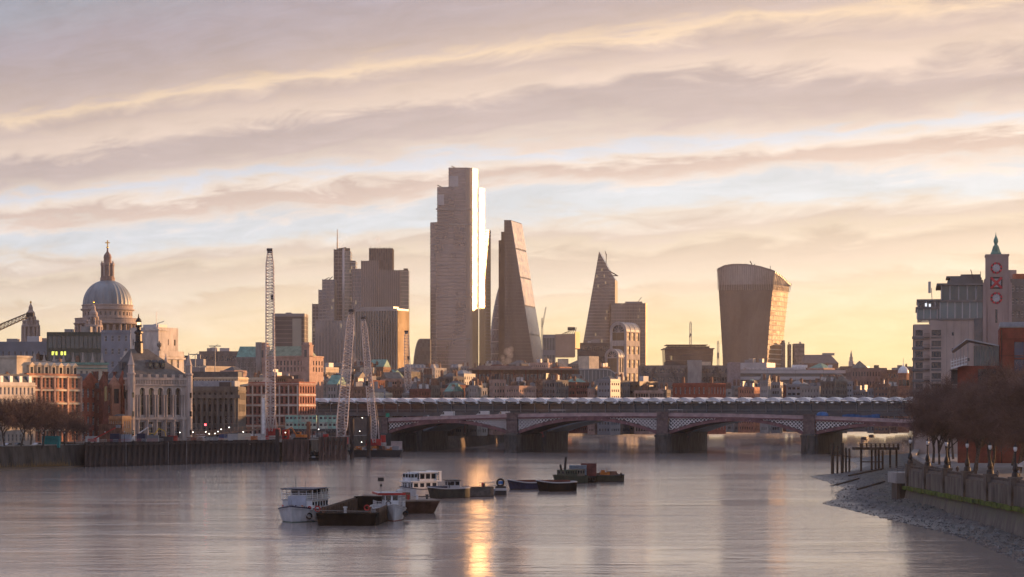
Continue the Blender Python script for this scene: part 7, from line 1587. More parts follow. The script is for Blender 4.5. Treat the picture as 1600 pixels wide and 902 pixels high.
def lattice_disc(zc, r_, square=False):
    m1 = MB(); yb = y0 - .06
    if square: m1.box(cx - r_, cx + r_, yb, yb + .05, zc - r_, zc + r_)
    else: m1.face([(cx + r_ * math.cos(2 * math.pi * i / 24), yb, zc + r_ * math.sin(2 * math.pi * i / 24)) for i in range(24)])
    o = m1.build('dark_roundel_glass', BLACKP, tw_)
    m2 = MB(); n_ = 7; st = 2 * r_ / n_
    for i in range(-n_, n_ + 1):
        for sg in (1, -1):
            for k in range(-n_, n_):
                u0 = i * st * .75 + k * st * .5; v0 = sg * k * st * .5; u1 = u0 + st * .5; v1 = v0 + sg * st * .5
                lim = lambda u, v: (abs(u) < r_ * .8 and abs(v) < r_ * .8) if square else u * u + v * v < (r_ * .74) ** 2
                if lim(u0, v0) and lim(u1, v1): m2.face([(cx + u0 - .065, yb - .04, zc + v0), (cx + u0 + .065, yb - .04, zc + v0), (cx + u1 + .065, yb - .04, zc + v1), (cx + u1 - .065, yb - .04, zc + v1)])
    m2.build('white_leading', LATW, tw_, kind='stuff')
    m3 = MB()
    if square:
        for sg in (1, -1):
            d1 = Vector((1, sg)).normalized(); n1_ = Vector((-d1.y, d1.x)) * r_ * .2; a = d1 * r_ * 1.25
            m3.face([(cx - a.x - n1_.x, yb - .08 - .02 * sg, zc - a.y - n1_.y), (cx + a.x - n1_.x, yb - .08 - .02 * sg, zc + a.y - n1_.y), (cx + a.x + n1_.x, yb - .08 - .02 * sg, zc + a.y + n1_.y), (cx - a.x + n1_.x, yb - .08 - .02 * sg, zc - a.y + n1_.y)])
    else:
        N = 24
        for i in range(N):
            if i % 3 == 2: continue
            a0, a1 = 2 * math.pi * i / N, 2 * math.pi * (i + 1) / N
            m3.face([(cx + q1 * math.cos(a), yb - .07, zc + q1 * math.sin(a)) for q1, a in ((r_ * .70, a0), (r_ * 1.05, a0), (r_ * 1.05, a1), (r_ * .70, a1))])
    m3.build('red_roundel' if not square else 'red_cross_bars', LATR, tw_)
lattice_disc(Z(421), 8.6 * s); lattice_disc(Z(444), 9.2 * s, True); lattice_disc(Z(467.5), 8.8 * s)
m_ = MB(); m_.box(cx - .25, cx + .25, y0 - .1, y0 - .02, Z(506), Z(485)); m_.build('slit_window', GLASS, tw_)
m_ = MB(); m_.box(X(1520), X(1533), -.9, 4, 0, Z(500)); m_.build('recess_panel', DSTONE, WH)
T = block('office_building', 'dark concrete office filling the right edge behind the lettered tower', 'building', 1576, 1640, 436, 600, wall=DSTONE, rows=13, cols=8, wf=.6, hf=.45, depth=18, each=True, base=6.1, plant=2, cornice=False)
m_ = MB(); h_ = DIM[T.name][2]; m_.box(2, 6, 1, 4, h_ - .6, h_ + 1.5); m_.build('orange_plant', mat('faded_orange', (0.4, 0.14, 0.08)), T)

# red brick warehouse
D = 470; s = S(D); X = lambda x: (x - 1487) * s; Z = lambda y: PZ(y, D) - BASE
REDB = mat('bright_red_brick', (0.20, 0.05, 0.034), ns=.8, na=.2, bump=.2)
T = thing('red_brick_warehouse', 'red brick riverside warehouse with a sail-like glass rooftop and blue window strip', 'building', (PX(1487, D), D, BASE), -R(11.6))
b = MB(); ops = holed_wall(b, (X(1496), 0), (X(1560), 0), 0, Z(572), [(31 * s, 59 * s)], [(Z(622), Z(606)), (Z(601), Z(577))], .4)
opb = holed_wall(b, (X(1560), -.6), (X(1640), -.6), 0, Z(513), [(22 * s, 37 * s), (58 * s, 72 * s)], [(Z(615), Z(590)), (Z(586), Z(562)), (Z(560), Z(535))], .4)
b.face([(X(1496), 18, 0), (X(1496), 0, 0), (X(1496), 0, Z(572)), (X(1496), 18, Z(572))]); b.face([(X(1560), 18, 0), (X(1560), -.6, 0), (X(1560), -.6, Z(513)), (X(1560), 18, Z(513))]); b.face([(X(1496), 0, Z(572)), (X(1560), 0, Z(572)), (X(1560), 18, Z(572)), (X(1496), 18, Z(572))]); b.face([(X(1560), -.6, Z(513)), (X(1640), -.6, Z(513)), (X(1640), 18, Z(513)), (X(1560), 18, Z(513))]); b.build('wall', REDB, T)
set_windows(T, ops, BLACKP, GLASS, 3, 1); set_windows(T, opb, NAVY, mat('deep_blue_glass', (0.02, 0.035, 0.09), rough=.08, spec=.8), 1, 2)
m_ = MB(); m_.box(X(1561), X(1640), .5, 16, Z(513), Z(504)); m_.build('glass_parapet', mat('pale_zinc', (0.3, 0.32, 0.35)), T)
m_ = MB(); m_.box(X(1521), X(1559), 1.5, 14, Z(570) - .4, Z(541)); m_.build('glass_penthouse', GLASS_G, T)
m_ = MB(); m_.face([(X(1487), -2, Z(548)), (X(1510), -2.5, Z(530)), (X(1512), 10, Z(534)), (X(1489), 10, Z(551))]); m_.face([(X(1509), -2.5, Z(530)), (X(1559), -.5, Z(541)), (X(1559), 14, Z(541)), (X(1512), 14, Z(532))]); m_.face([(X(1487), -2.1, Z(549)), (X(1510), -2.6, Z(531.4)), (X(1510), -2.5, Z(529.6)), (X(1487), -2.05, Z(547.4))]); m_.face([(X(1509), -2.6, Z(531.6)), (X(1559), -.6, Z(542)), (X(1559), -.6, Z(540)), (X(1509), -2.6, Z(529.4))]); m_.build('sail_roof', mat('zinc_sail', (0.34, 0.34, 0.35), rough=.4), T)
for i in range(5): m_ = MB(); u = X(1489 + i * 5.5); m_.tube((u, -1.6, Z(572)), (u, -1.6, Z(551 - i * 3.4)), .07); m_.build('roof_strut', STEEL_G, T)
m_ = MB()
for k_ in range(3): m_.tube((X(1486), -2.2, Z(575 - k_ * 4.5)), (X(1511), -1.0, Z(568 - k_ * 4.5)), .1)
for i in range(7): f = i / 6; m_.tube((X(1486 + 25 * f), -2.2 + 1.2 * f, Z(577 - 7 * f)), (X(1486 + 25 * f), -2.2 + 1.2 * f, Z(562 - 7 * f)), .07)
m_.face([(X(1486), -2.25, Z(577)), (X(1511), -1.05, Z(570)), (X(1511), -1.05, Z(567.4)), (X(1486), -2.25, Z(574.4))]); m_.build('balcony_railing', WHITE, T)
m_ = MB(); m_.face([(X(1484), -2.2, Z(579)), (X(1511), -1.0, Z(572)), (X(1511), 6, Z(572)), (X(1484), 6, Z(579))]); m_.box(X(1486), X(1500), .5, 6, Z(600), Z(578)); m_.build('balcony_deck', STEEL_D, T)

for y_ in (590, 556, 530):
    m_ = MB(); m_.box(X(1560) - .05, X(1640), -.68, -.605, Z(y_ + 1.2), Z(y_)); m_.build('brick_string_course', mat('dark_brick_band', (0.13, 0.035, 0.028), rough=.9), T)
for x_ in (1563, 1605): m_ = MB(); m_.tube((X(x_), -.72, 0), (X(x_), -.72, Z(516)), .09, seg=6); m_.build('downpipe', BLACKP, T)
m_ = MB(); m_.box(X(1559.5), X(1640), -.8, .4, Z(513), Z(511)); m_.build('coping', STONE_G, T)
for i in range(8): m_ = MB(); u = X(1565 + i * 6); m_.tube((u, -.5, Z(511)), (u, -.5, Z(505)), .04); m_.build('parapet_rail_post', STEEL_G, T)
for i in range(6): m_ = MB(); u = X(1524 + i * 7); m_.box(u - .06, u + .06, 1.38, 1.49, Z(570) - .3, Z(541)); m_.build('penthouse_mullion', STEEL_G, T)
# timber jetty
D = 592; T = thing('timber_jetty', 'old timber jetty with a railed deck on black posts below the bridge', 'jetty', (PX(1335, D), D, 0)); s = S(D); X = lambda x: (x - 1335) * s
b = MB(); b.box(X(1334), X(1404), -1.5, 3, PZ(703, D), PZ(699, D)); b.build('deck', TIMBER, T)
for x, yb, yt in ((1300, 741, 692), (1308, 739, 697), (1316.5, 738, 692), (1322, 737, 700), (1327.5, 737, 701), (1346, 738, 694), (1363, 736, 703), (1368, 735, 703), (1373.5, 734, 703), (1378.5, 733, 704), (1392, 732, 703), (1402, 731, 703)):
    m_ = MB(); r_ = (2.6 if x in (1300, 1316.5) else 1.7) * s; m_.lathe([(r_, -.8), (r_ * .95, PZ(yt, D))], 8, X(x), rnd.uniform(-1, 1.5)); m_.build('post', TIMBER, T)
m_ = MB()
for i in range(9): m_.box(X(1346 + i * 7) - .2, X(1346 + i * 7) + .2, -1.4, -1.1, PZ(699, D), PZ(693, D))
for z_ in (693.5, 696): m_.tube((X(1340), -1.2, PZ(z_, D)), (X(1404), -1.2, PZ(z_, D)), .06)
m_.build('deck_railing', TIMBER, T)
m_ = MB(); m_.box(X(1346), X(1380), -.3, .3, 3.4, 3.7); m_.tube((X(1296), 0, 5.4), (X(1330), 0, 5.0), .2); m_.build('cross_brace', TIMBER, T)
for (xa, ya, xb, yb, lab) in ((1290, 752, 1342, 744, 'half-buried timber baulk lying on the spit'), (1326, 742, 1378, 735, 'long timber baulk at the foot of the jetty posts'), (1340, 762, 1382, 752, 'broken plank on the shingle near the platform')):
    Da = 17 * F / (ya - HZ) * .93; Db = 17 * F / (yb - HZ) * .9; b = MB(); xa_, xb_ = PX(xa, Da), PX(xb, Db); b.tube((xa_, Da, beach_z(xa_, Da) + .15), (xb_, Db, beach_z(xb_, Db) + .3), .22, seg=6, cap=True); tag(b.build('driftwood', TIMBER), lab, 'driftwood')
for (x, y_, lab) in ((1350, 687, 'small dark mooring buoy nearer the jetty'), (1362, 683, 'small dark mooring buoy farther out beyond the bridge')):
    D_ = 17 * F / (y_ - HZ) ; b = MB(); b.lathe([(1.6, -.3), (2.2, .3), (2.0, 1.4), (.6, 1.7)], 12); tag(b.build('buoy', BLACKP, loc=(PX(x, D_), D_, 0)), lab, 'buoy')

# lamps on the wall's piers
lamp_parts = []
def make_lamp():
    a = MB(); a.lathe([(.55, 0), (.5, .5), (.32, .7), (.42, 1.1), (.30, 1.6), (.14, 2.0), (.11, 3.3), (.2, 3.4), (.12, 3.55)], 10); pole = a.mesh('cast_iron_column', BLACKP)
    a = MB(); a.lathe([(.12, 3.55), (.22, 3.7), (.27, 3.95), (.23, 4.2), (.1, 4.3)], 12); globe = a.mesh('globe', mat('opal_globe', (0.6, 0.6, 0.6), rough=.3), True)
    a = MB(); a.lathe([(.26, 4.2), (.16, 4.4), (.08, 4.6), (.03, 4.85)], 8); cap = a.mesh('crown_cap', BLACKP)
    return pole, globe, cap
LP = make_lamp()
for i in range(9):
    T = thing('wall_lamp', 'black globe lamp', 'street lamp', (70.5, 383 - 16 * i, 8.0), group='lamps on the river wall')
    T['label'] = 'black globe lamp on the %s pier of the mossy wall from its far end' % ORD[i]
    for nme, me in zip(('cast_iron_column', 'globe', 'crown_cap'), LP): put(nme, me, T)
# plane trees along the walk
RT = [tree_meshes(70 + i, 17, .8, 1.35, TWIG if i % 2 == 0 else TWIG_L, .026) for i in range(4)]
spots = [(80, 405, .82, 'first'), (84, 393, .95, 'x'), (86, 368, 1.0, 'y'), (85, 345, 1.0, 'y'), (86, 326, 1.0, 'y'), (98, 360, 1.1, 'y'), (97, 340, 1.1, 'y'), (97, 320, 1.1, 'y'), (88, 410, 1.0, 'y'), (95, 430, 1.05, 'y'), (88, 452, .95, 'x'), (86, 425, .9, 'x'), (82, 383, .92, 'x'), (80, 362, .95, 'x'), (81, 340, .98, 'x'), (80, 322, 1.0, 'x'), (81, 303, 1.0, 'x'), (93, 372, 1.05, 'y'), (92, 350, 1.05, 'y'), (91, 330, 1.0, 'y'), (92, 392, 1.05, 'y'), (98, 412, 1.1, 'y'), (103, 445, 1.1, 'y'), (96, 475, 1.0, 'y'), (104, 510, 1.0, 'y'), (113, 545, 1.0, 'y'), (90, 310, 1.0, 'y'), (118, 480, 1.1, 'y'), (125, 580, .95, 'y')]
spots.sort(key=lambda a: (a[3] == 'y', a[0] / a[1])); cnt = {'first': 0, 'x': 0, 'y': 0}
for i, (x, y, sc, k_) in enumerate(spots):
    cnt[k_] += 1; lab = 'bare plane tree at the far left end of the south bank row' if k_ == 'first' else 'bare plane tree, %s from the left in the %s row on the south bank' % (ORD[cnt[k_] - 1], 'front' if k_ == 'x' else 'back')
    plant_tree(RT[i % 4], lab, x, y, 6.1, sc * .91, i * 2.1, None if k_ == 'first' else 'south bank trees front row' if k_ == 'x' else 'south bank trees back row')
T = thing('market_tent', 'white peaked market tent among the trees on the riverside walk', 'tent', (86, 358, 6.1)); m_ = MB(); m_.prism(rect(-2, 2, -2, 2), 2.2, 3.6, top=rect(-.1, .1, -.1, .1)); m_.box(-2, 2, -2, 2, 1.95, 2.2); m_.build('canopy', WHITE, T)
for a, c_ in ((-1.9, -1.9), (1.9, -1.9), (1.9, 1.9), (-1.9, 1.9)): m_ = MB(); m_.tube((a, c_, 0), (a, c_, 2), .05); m_.build('pole', STEEL_W, T)
for i, (x, y) in enumerate(((78, 352), (79, 338), (78, 326), (80, 312))):
    T = thing('bench', 'timber bench, %s from the far end of the riverside walk' % ORD[i], 'bench', (x, y, 6.1), R(90), 'benches on the walk'); m_ = MB(); m_.box(-.9, .9, -.25, .25, .42, .5); m_.build('seat', TIMBER, T); m_ = MB(); m_.box(-.9, .9, .25, .32, .5, .95); m_.build('backrest', TIMBER, T)
    for u in (-.75, .75): m_ = MB(); m_.box(u - .05, u + .05, -.22, .22, 0, .42); m_.build('leg', STEEL_D, T)
# people on the walk (one continuous skin per body)
def person(label, x, y, z, rz, top, legs=CLOTH_D, H=1.74, stride=.28, hair=BLACKP, bag=False):
    k = H / 1.74
    v = {'pel': (0, 0, .95), 'wai': (0, 0, 1.12), 'che': (0, .0, 1.34), 'nec': (0, .01, 1.48), 'hd0': (0, -.01, 1.58), 'hd1': (0, -.01, 1.70), 'shl': (-.18, 0, 1.42), 'shr': (.18, 0, 1.42), 'ell': (-.25, .06, 1.14), 'elr': (.25, -.02, 1.14), 'wrl': (-.24, -.06, .92), 'wrr': (.24, -.12, .93), 'hal': (-.23, -.10, .83), 'har': (.23, -.17, .85),
         'hil': (-.10, 0, .92), 'hir': (.10, 0, .92), 'knl': (-.11, -stride * .45, .50), 'knr': (.11, stride * .2, .50), 'anl': (-.11, -stride * .5, .08), 'anr': (.11, stride * .9, .12), 'tol': (-.12, -stride * .5 - .17, .03), 'tor': (.12, stride * .9 - .15, .03)}
    rad = {'pel': .155, 'wai': .14, 'che': .165, 'nec': .06, 'hd0': .085, 'hd1': .095, 'shl': .08, 'shr': .08, 'ell': .055, 'elr': .055, 'wrl': .04, 'wrr': .04, 'hal': .035, 'har': .035, 'hil': .1, 'hir': .1, 'knl': .068, 'knr': .068, 'anl': .05, 'anr': .05, 'tol': .038, 'tor': .038}
    ed = [('pel', 'wai'), ('wai', 'che'), ('che', 'nec'), ('nec', 'hd0'), ('hd0', 'hd1'), ('che', 'shl'), ('che', 'shr'), ('shl', 'ell'), ('shr', 'elr'), ('ell', 'wrl'), ('elr', 'wrr'), ('wrl', 'hal'), ('wrr', 'har'), ('pel', 'hil'), ('pel', 'hir'), ('hil', 'knl'), ('hir', 'knr'), ('knl', 'anl'), ('knr', 'anr'), ('anl', 'tol'), ('anr', 'tor')]
    nm = list(v); me = bpy.data.meshes.new('person'); me.from_pydata([tuple(c_ * k for c_ in v[n_]) for n_ in nm], [(nm.index(a), nm.index(c_)) for a, c_ in ed], [])
    o = bpy.data.objects.new('person', me); COL.objects.link(o); mo = o.modifiers.new('skin', 'SKIN')
    for i, n_ in enumerate(nm): me.skin_vertices[0].data[i].radius = (rad[n_] * k, rad[n_] * k); me.skin_vertices[0].data[i].use_root = (n_ == 'pel')
    sb = o.modifiers.new('sub', 'SUBSURF'); sb.levels = 1; sb.render_levels = 1
    dg = bpy.context.evaluated_depsgraph_get(); ev = o.evaluated_get(dg); m2 = bpy.data.meshes.new_from_object(ev); bpy.data.objects.remove(o)
    for m_ in (top, legs, SKIN, hair): m2.materials.append(m_)
    for p in m2.polygons:
        c_ = p.center / k; p.use_smooth = True
        p.material_index = (3 if (c_.z > 1.66 or c_.y > .03) else 2) if c_.z > 1.5 else 1 if c_.z < .93 and abs(c_.x) < .2 else 2 if (c_.z < .9 and abs(c_.x) > .19) else 0
    o = bpy.data.objects.new('person', m2); COL.objects.link(o); o.location = (x, y, z); o.rotation_euler = (0, 0, rz); tag(o, label, 'person'); return o
person('person in a bright pink jacket by the landing platform railing', 73.4, 381, 6.1, R(70), CLOTH_P)
person('person in a red coat walking under the trees beside a lamp', 76.5, 321, 6.1, R(10), CLOTH_R)
person('person in pale jacket standing near the market tent', 82.5, 352, 6.1, R(120), CLOTH_W)
person('person in dark clothes walking past the pink jacket', 77, 374, 6.1, R(200), CLOTH_D)
person('person in grey top strolling left of the market tent', 77.4, 345, 6.1, R(185), mat('grey_cloth', (0.2, 0.2, 0.22)))
for i, (x, y, m_, lab) in enumerate(((92, 318, CARW, 'white parked car on the walk between the tree trunks'), (92.5, 305, CARS, 'silver parked car at the right edge behind the trees'))): car(lab, x, y, 6.1, R(10), m_)

# unseen south bank blocks, placed and raised to shade piers and left bank
for i, (x, y, w_, d_, h_, m_, lab) in enumerate(((215, 640, 60, 40, 40, BRICK_B, 'unseen brown brick shade block beyond the lettered tower'), (300, 780, 70, 45, 48, CONC, 'unseen concrete shade block near the bridge end'), (350, 900, 90, 50, 54, STONE_G, 'unseen grey stone shade block beyond the bridge'), (400, 980, 100, 60, 55, BRICK_B, 'unseen brown brick shade block downstream of the bridge'), (455, 1060, 100, 60, 57, CONC_D, 'unseen dark concrete shade block downstream'),
        (510, 1140, 100, 62, 54, BRICK_D, 'unseen dark red brick shade block downstream'), (565, 1222, 100, 62, 55, STONE_G, 'unseen grey stone shade block far down the south bank'), (620, 1305, 110, 62, 55, CONC, 'unseen concrete shade block far down the south bank'), (690, 1390, 120, 70, 56, BRICK_B, 'unseen brown brick shade block near the far bend of the south bank'), (385, 1195, 110, 66, 46, CONC_D, 'unseen dark concrete shade block on the downstream south bank quay'), (430, 1290, 110, 70, 48, BRICK_B, 'unseen brown brick shade block on the downstream south bank quay'), (180, 480, 50, 40, 38, CONC, 'unseen plain shade block behind the red warehouse'), (780, 1500, 140, 60, 56, BRICK_D, 'unseen dark brick shade block at the far bend of the south bank'))):
    T = block('south_bank_shade_block', lab, 'building', 0, 1, 0, y, wall=m_, rows=max(6, int(h_ / 4)), cols=14, wf=.5, hf=.5, depth=d_, ww=w_, zt=h_, cornice=False); T.location.x = x

# ================================================================== moored craft in midstream
def hull_mesh(L, B, H, sheer=.6, bow=.32, stern=.12, draft=.5, flare=.86, n=14):
    """hull along +y from bow (y=0) to stern (y=L); returns the builder, deck ring"""
    b = MB(); rows_ = []
    for i in range(n + 1):
        f = i / n; y = L * f
        wb = math.sin(min(1, f / bow) * math.pi / 2) ** .75 if f < bow else 1.0
        if f > 1 - stern: wb *= .72 + .28 * math.cos((f - 1 + stern) / stern * math.pi / 2)
        wb = max(.06, wb); zt = H + sheer * (1 - f / .5) ** 2 if f < .5 else H + sheer * .35 * ((f - .5) / .5) ** 2
        w_ = B / 2 * wb; wl = w_ * (flare if f > bow else flare * (.55 + .45 * f / bow)); yb = y + (0.5 * (1 - min(1, f / bow)) * 1.2)
        rows_.append([(-wl * .8, yb, -draft), (-wl, yb, .12), (-w_, y, zt), (w_, y, zt), (wl, yb, .12), (wl * .8, yb, -draft)])
    for r0, r1 in zip(rows_[:-1], rows_[1:]):
        for k in (0, 1): b.face([r0[k], r0[k + 1], r1[k + 1], r1[k]], 0 if k else 1)
        for k in (3, 4): b.face([r0[k], r0[k + 1], r1[k + 1], r1[k]], 1 if k == 4 else 0)
    b.face([rows_[0][0], rows_[0][5], rows_[0][4], rows_[0][1]], 1); b.face([rows_[0][1], rows_[0][4], rows_[0][3], rows_[0][2]]); e = rows_[-1]; b.face([e[5], e[0], e[1], e[4]], 1); b.face([e[4], e[1], e[2], e[3]])
    return b, rows_
def deck_of(rows_, drop=.35):
    b = MB()
    for r0, r1 in zip(rows_[:-1], rows_[1:]):
        a, c_, e, g_ = r0[2], r0[3], r1[3], r1[2]; k = .97
        b.face([(a[0] * k, a[1], a[2] - drop), (c_[0] * k, c_[1], c_[2] - drop), (e[0] * k, e[1], e[2] - drop), (g_[0] * k, g_[1], g_[2] - drop)])
    return b
def gunwale(rows_, r_=.09):
    b = MB()
    for s_ in (2, 3):
        for r0, r1 in zip(rows_[:-1], rows_[1:]): b.tube(r0[s_], r1[s_], r_, seg=5)
    b.tube(rows_[0][2], rows_[0][3], r_, seg=5); b.tube(rows_[-1][2], rows_[-1][3], r_, seg=5)
    return b
def tyre(T, x, y, z, r_=.42, axis='y'):
    b = MB(); N = 12; M_ = 5
    for i in range(N):
        for j in range(M_):
            q = []
            for (ii, jj) in ((i, j), (i + 1, j), (i + 1, j + 1), (i, j + 1)):
                a = 2 * math.pi * ii / N; c_ = 2 * math.pi * jj / M_; rr0 = r_ + .14 * math.cos(c_); p = (rr0 * math.cos(a), .14 * math.sin(c_), rr0 * math.sin(a)); q.append((p[0], p[1], p[2]) if axis == 'y' else (p[1], p[0], p[2]))
            b.face(q)
    b.build('tyre_fender', RUBBER, T, loc=(x, y, z))
def ring(T, x, y, z, m_, r_=.33, nm='lifebuoy'):
    b = MB(); N = 14
    for i in range(N): a0, a1 = 2 * math.pi * i / N, 2 * math.pi * (i + 1) / N; b.tube((r_ * math.cos(a0), 0, r_ * math.sin(a0)), (r_ * math.cos(a1), 0, r_ * math.sin(a1)), .1, seg=5)
    b.build(nm, m_, T, loc=(x, y, z))
def rails(T, pts, z0, h, n_=3, posts=1.2, m_=WHITE, r_=.03):
    b = MB()
    for p, q_ in zip(pts[:-1], pts[1:]):
        p = Vector(p); q_ = Vector(q_); L = (q_ - p).length; k = max(1, int(L / posts))
        for i in range(n_): z = z0 + h * (i + 1) / n_; b.tube((p.x, p.y, z), (q_.x, q_.y, z), r_, seg=4)
        for i in range(k + 1): c_ = p.lerp(q_, i / k); b.tube((c_.x, c_.y, z0), (c_.x, c_.y, z0 + h), r_ * 1.2, seg=4)
    b.build('guard_rail', m_, T)
def cabin(T, name, x0, x1, y0, y1, z0, z1, m_, fw=2, sw=4, wz=(.45, .85), fr=.72, roof=None, over=.2, gm=None, rake=0.0):
    b = MB(); zz_ = [(z0 + (z1 - z0) * wz[0], z0 + (z1 - z0) * wz[1])]
    ops = holed_wall(b, (x0, y0), (x1, y0), z0, z1, cells(x1 - x0, fw, fr) if fw else [], zz_ if fw else [], .08) if fw else (b.face([(x0, y0, z0), (x1, y0, z0), (x1, y0, z1), (x0, y0, z1)]) or [])
    if sw:
        ops += holed_wall(b, (x1, y0), (x1, y1), z0, z1, cells(y1 - y0, sw, fr), zz_, .08); ops += holed_wall(b, (x0, y1), (x0, y0), z0, z1, cells(y1 - y0, sw, fr), zz_, .08)
    else: b.face([(x1, y0, z0), (x1, y1, z0), (x1, y1, z1), (x1, y0, z1)]); b.face([(x0, y1, z0), (x0, y0, z0), (x0, y0, z1), (x0, y1, z1)])
    b.face([(x1, y1, z0), (x0, y1, z0), (x0, y1, z1), (x1, y1, z1)])
    if not roof: b.face([(x0, y0, z1), (x1, y0, z1), (x1, y1, z1), (x0, y1, z1)])
    o = b.build(name, m_, T)
    for (c_, w_, h_, a, ar) in ops: put('window', window_mesh(w_, h_, False, 0, 0, BLACKP, gm or GLASS, .05), o, loc=c_, rz=a)
    if roof: r_ = MB(); r_.box(x0 - over, x1 + over, y0 - over, y1 + over, z1, z1 + .14); r_.build('cabin_roof', roof, T)
    return o
def boat(name, label, px_, py_, rz, cat='boat', h=17.0):
    D_ = h * F / (py_ - HZ); return thing(name, label, cat, (PX(px_, D_), D_, 0), rz)

# 1 --- white passenger launch with a blue canopy, bow towards us
HULLW = mat('hull_white', (0.56, 0.57, 0.58), rough=.4, ns=.5, na=.22, stretch=(1, 1, .4)); BOOT = mat('green_boot_topping', (0.05, 0.12, 0.09), rough=.6, ns=.8, na=.4)
T = boat('passenger_launch', 'white passenger launch with a navy canopy, leftmost of the moored boats', 454, 817, -R(12))
b, rw = hull_mesh(15.5, 6.2, 1.75, .75, .24, .1, .5, .84); b.build('hull', [HULLW, BOOT], T, smooth=False); gunwale(rw, .1).build('rubbing_band', NAVY, T); deck_of(rw).build('deck', GREYP, T)
cabin(T, 'saloon', -2.4, 2.4, 3.4, 12, 1.7, 3.3, HULLW, 0, 6, (.35, .85)); b = MB(); b.box(-1.45, 1.45, 3.2, 3.39, 2.5, 4.0); b.build('front_board', mat('pale_blue_board', (0.40, 0.43, 0.50)), T)
b = MB(); b.box(-2.6, 2.6, 3.3, 12.6, 3.3, 3.45); b.build('upper_deck', GREYP_L, T); rails(T, [(-2.5, 3.4), (2.5, 3.4), (2.5, 12.5), (-2.5, 12.5), (-2.5, 3.4)], 3.45, .95, 3, 1.3)
cabin(T, 'wheelhouse', -1.3, 1.3, 4.2, 6.4, 3.45, 4.9, HULLW, 2, 2, (.5, .92), .8)
b = MB(); b.box(-2.7, 2.7, 3.2, 10.5, 5.0, 5.15); b.build('canopy', NAVY, T)
for x_ in (-2.5, 2.5):
    for y_ in (3.4, 5.8, 8.2, 10.4): m_ = MB(); m_.tube((x_, y_, 3.4), (x_, y_, 5.05), .05); m_.build('canopy_post', WHITE, T)
cabin(T, 'aft_shelter', -2.4, 2.4, 8.2, 12.2, 3.45, 5.1, mat('cream_paint', (0.50, 0.46, 0.41)), 3, 3, (.4, .9))
for x_ in (-1.5, 1.3): ring(T, x_, 3.1, 2.05, BLACKP, .34, 'tyre_ring')
b = MB(); b.box(2.0, 2.8, 2.2, 2.9, 1.9, 2.6); b.build('locker', WHITE, T); ring(T, 2.4, 2.1, 2.25, REDP, .2)
for y_ in (3.5, 6, 8.5): tyre(T, 3.35, y_, .9, .42, 'x')
tyre(T, 2.3, 2.2, .95); rails(T, [(-2.9, 3.0), (-1.4, .9), (1.4, .9), (2.9, 3.0)], 1.9, .6, 2, .8)
b = MB(); b.tube((-.8, 5.2, 5.15), (-.8, 5.2, 6.9), .035); b.tube((.5, 6.0, 5.15), (.5, 6.0, 6.3), .03); b.tube((-1.0, 5.2, 6.4), (-.6, 5.2, 6.4), .025); b.build('radio_aerials', STEEL_D, T)
b = MB(); b.path([(-2.2, 1.6, 1.9), (-2.4, 1.0, .9), (-2.2, .4, .2)], .03); b.path([(2.7, 2.5, 1.8), (3.4, 1.4, .6), (3.9, .6, 1.2)], .03); b.build('hanging_ropes', mat('pale_rope', (0.4, 0.33, 0.27)), T)
b = MB(); b.box(-.35, .35, .25, .5, 2.5, 2.75); b.tube((0, .4, 2.3), (0, .4, 3.5), .03); b.build('bow_fittings', STEEL_G, T)
for i in range(5): m_ = MB(); m_.lathe([(.16, 1.72), (.16, 2.5), (.1, 2.6)], 6, -2.2 + i * 1.05, 2.9); m_.build('deck_drum', [REDP, WHITE_D, NAVY, ORANGE, GREYP][i], T)
# 2 --- big open dumb barge
T = boat('open_barge', 'long open black barge with ribbed bulwarks between the two white launches', 541, 822, -R(3), 'barge')
BL = mat('barge_black', (0.009, 0.008, 0.008), rough=.9, spec=.08, ns=.5, na=.5, bump=.3, stretch=(1, 1, .4)); BT = mat('barge_timber', (0.10, 0.065, 0.045), rough=.85, ns=.8, na=.35)
b = MB(); Lb = 46; hw = 4.6
b.prism([(-hw + .5, .8), (hw - .5, .8), (hw, 3), (hw, Lb - 3), (hw - .8, Lb), (-hw + .8, Lb), (-hw, Lb - 3), (-hw, 3)], -.5, 1.9, top=[(-hw, 0), (hw, 0), (hw, 3), (hw, Lb - 3), (hw - .6, Lb + .6), (-hw + .6, Lb + .6), (-hw, Lb - 3), (-hw, 3)], cap=False); b.face([(-hw, 0, 1.9), (hw, 0, 1.9), (hw, 3.5, 1.9), (-hw, 3.5, 1.9)]); b.face([(-hw, 3.5, .2), (hw, 3.5, .2), (hw, Lb, .2), (-hw, Lb, .2)]); b.face([(-hw, 3.5, 1.9), (hw, 3.5, 1.9), (hw, 3.5, .2), (-hw, 3.5, .2)])
b.build('hull', BL, T)
for sg in (-1, 1):
    b = MB(); b.box(sg * hw - (.0 if sg < 0 else .3), sg * hw + (.3 if sg < 0 else .0), 3.5, Lb, .2, 2.5); b.build('coaming', BT, T)
    for i in range(20): m_ = MB(); y = 4.5 + i * 2.1; x_ = sg * (hw - .3); m_.box(min(x_, x_ - sg * .4), max(x_, x_ - sg * .4), y, y + .5, .2, 2.35); m_.build('side_frame', BT, T)
b = MB(); b.box(-hw, hw, Lb - .2, Lb + .3, .2, 2.7); b.build('transom', BL, T)
for x_ in (-3.6, -.3, 3.4): m_ = MB(); m_.lathe([(.22, 1.9), (.22, 2.6), (.32, 2.65), (.32, 2.85)], 8, x_, 1.2); m_.build('mooring_post', WHITE_D if x_ == -.3 else RUST, T)
b = MB(); b.tube((-hw, .2, 2.3), (hw, .2, 2.2), .05); b.build('mooring_line', mat('grey_rope', (0.3, 0.28, 0.26)), T)
ring(T, -hw + .2, .4, 2.55, REDP, .38); ring(T, 3.0, .9, 2.7, REDP, .38);
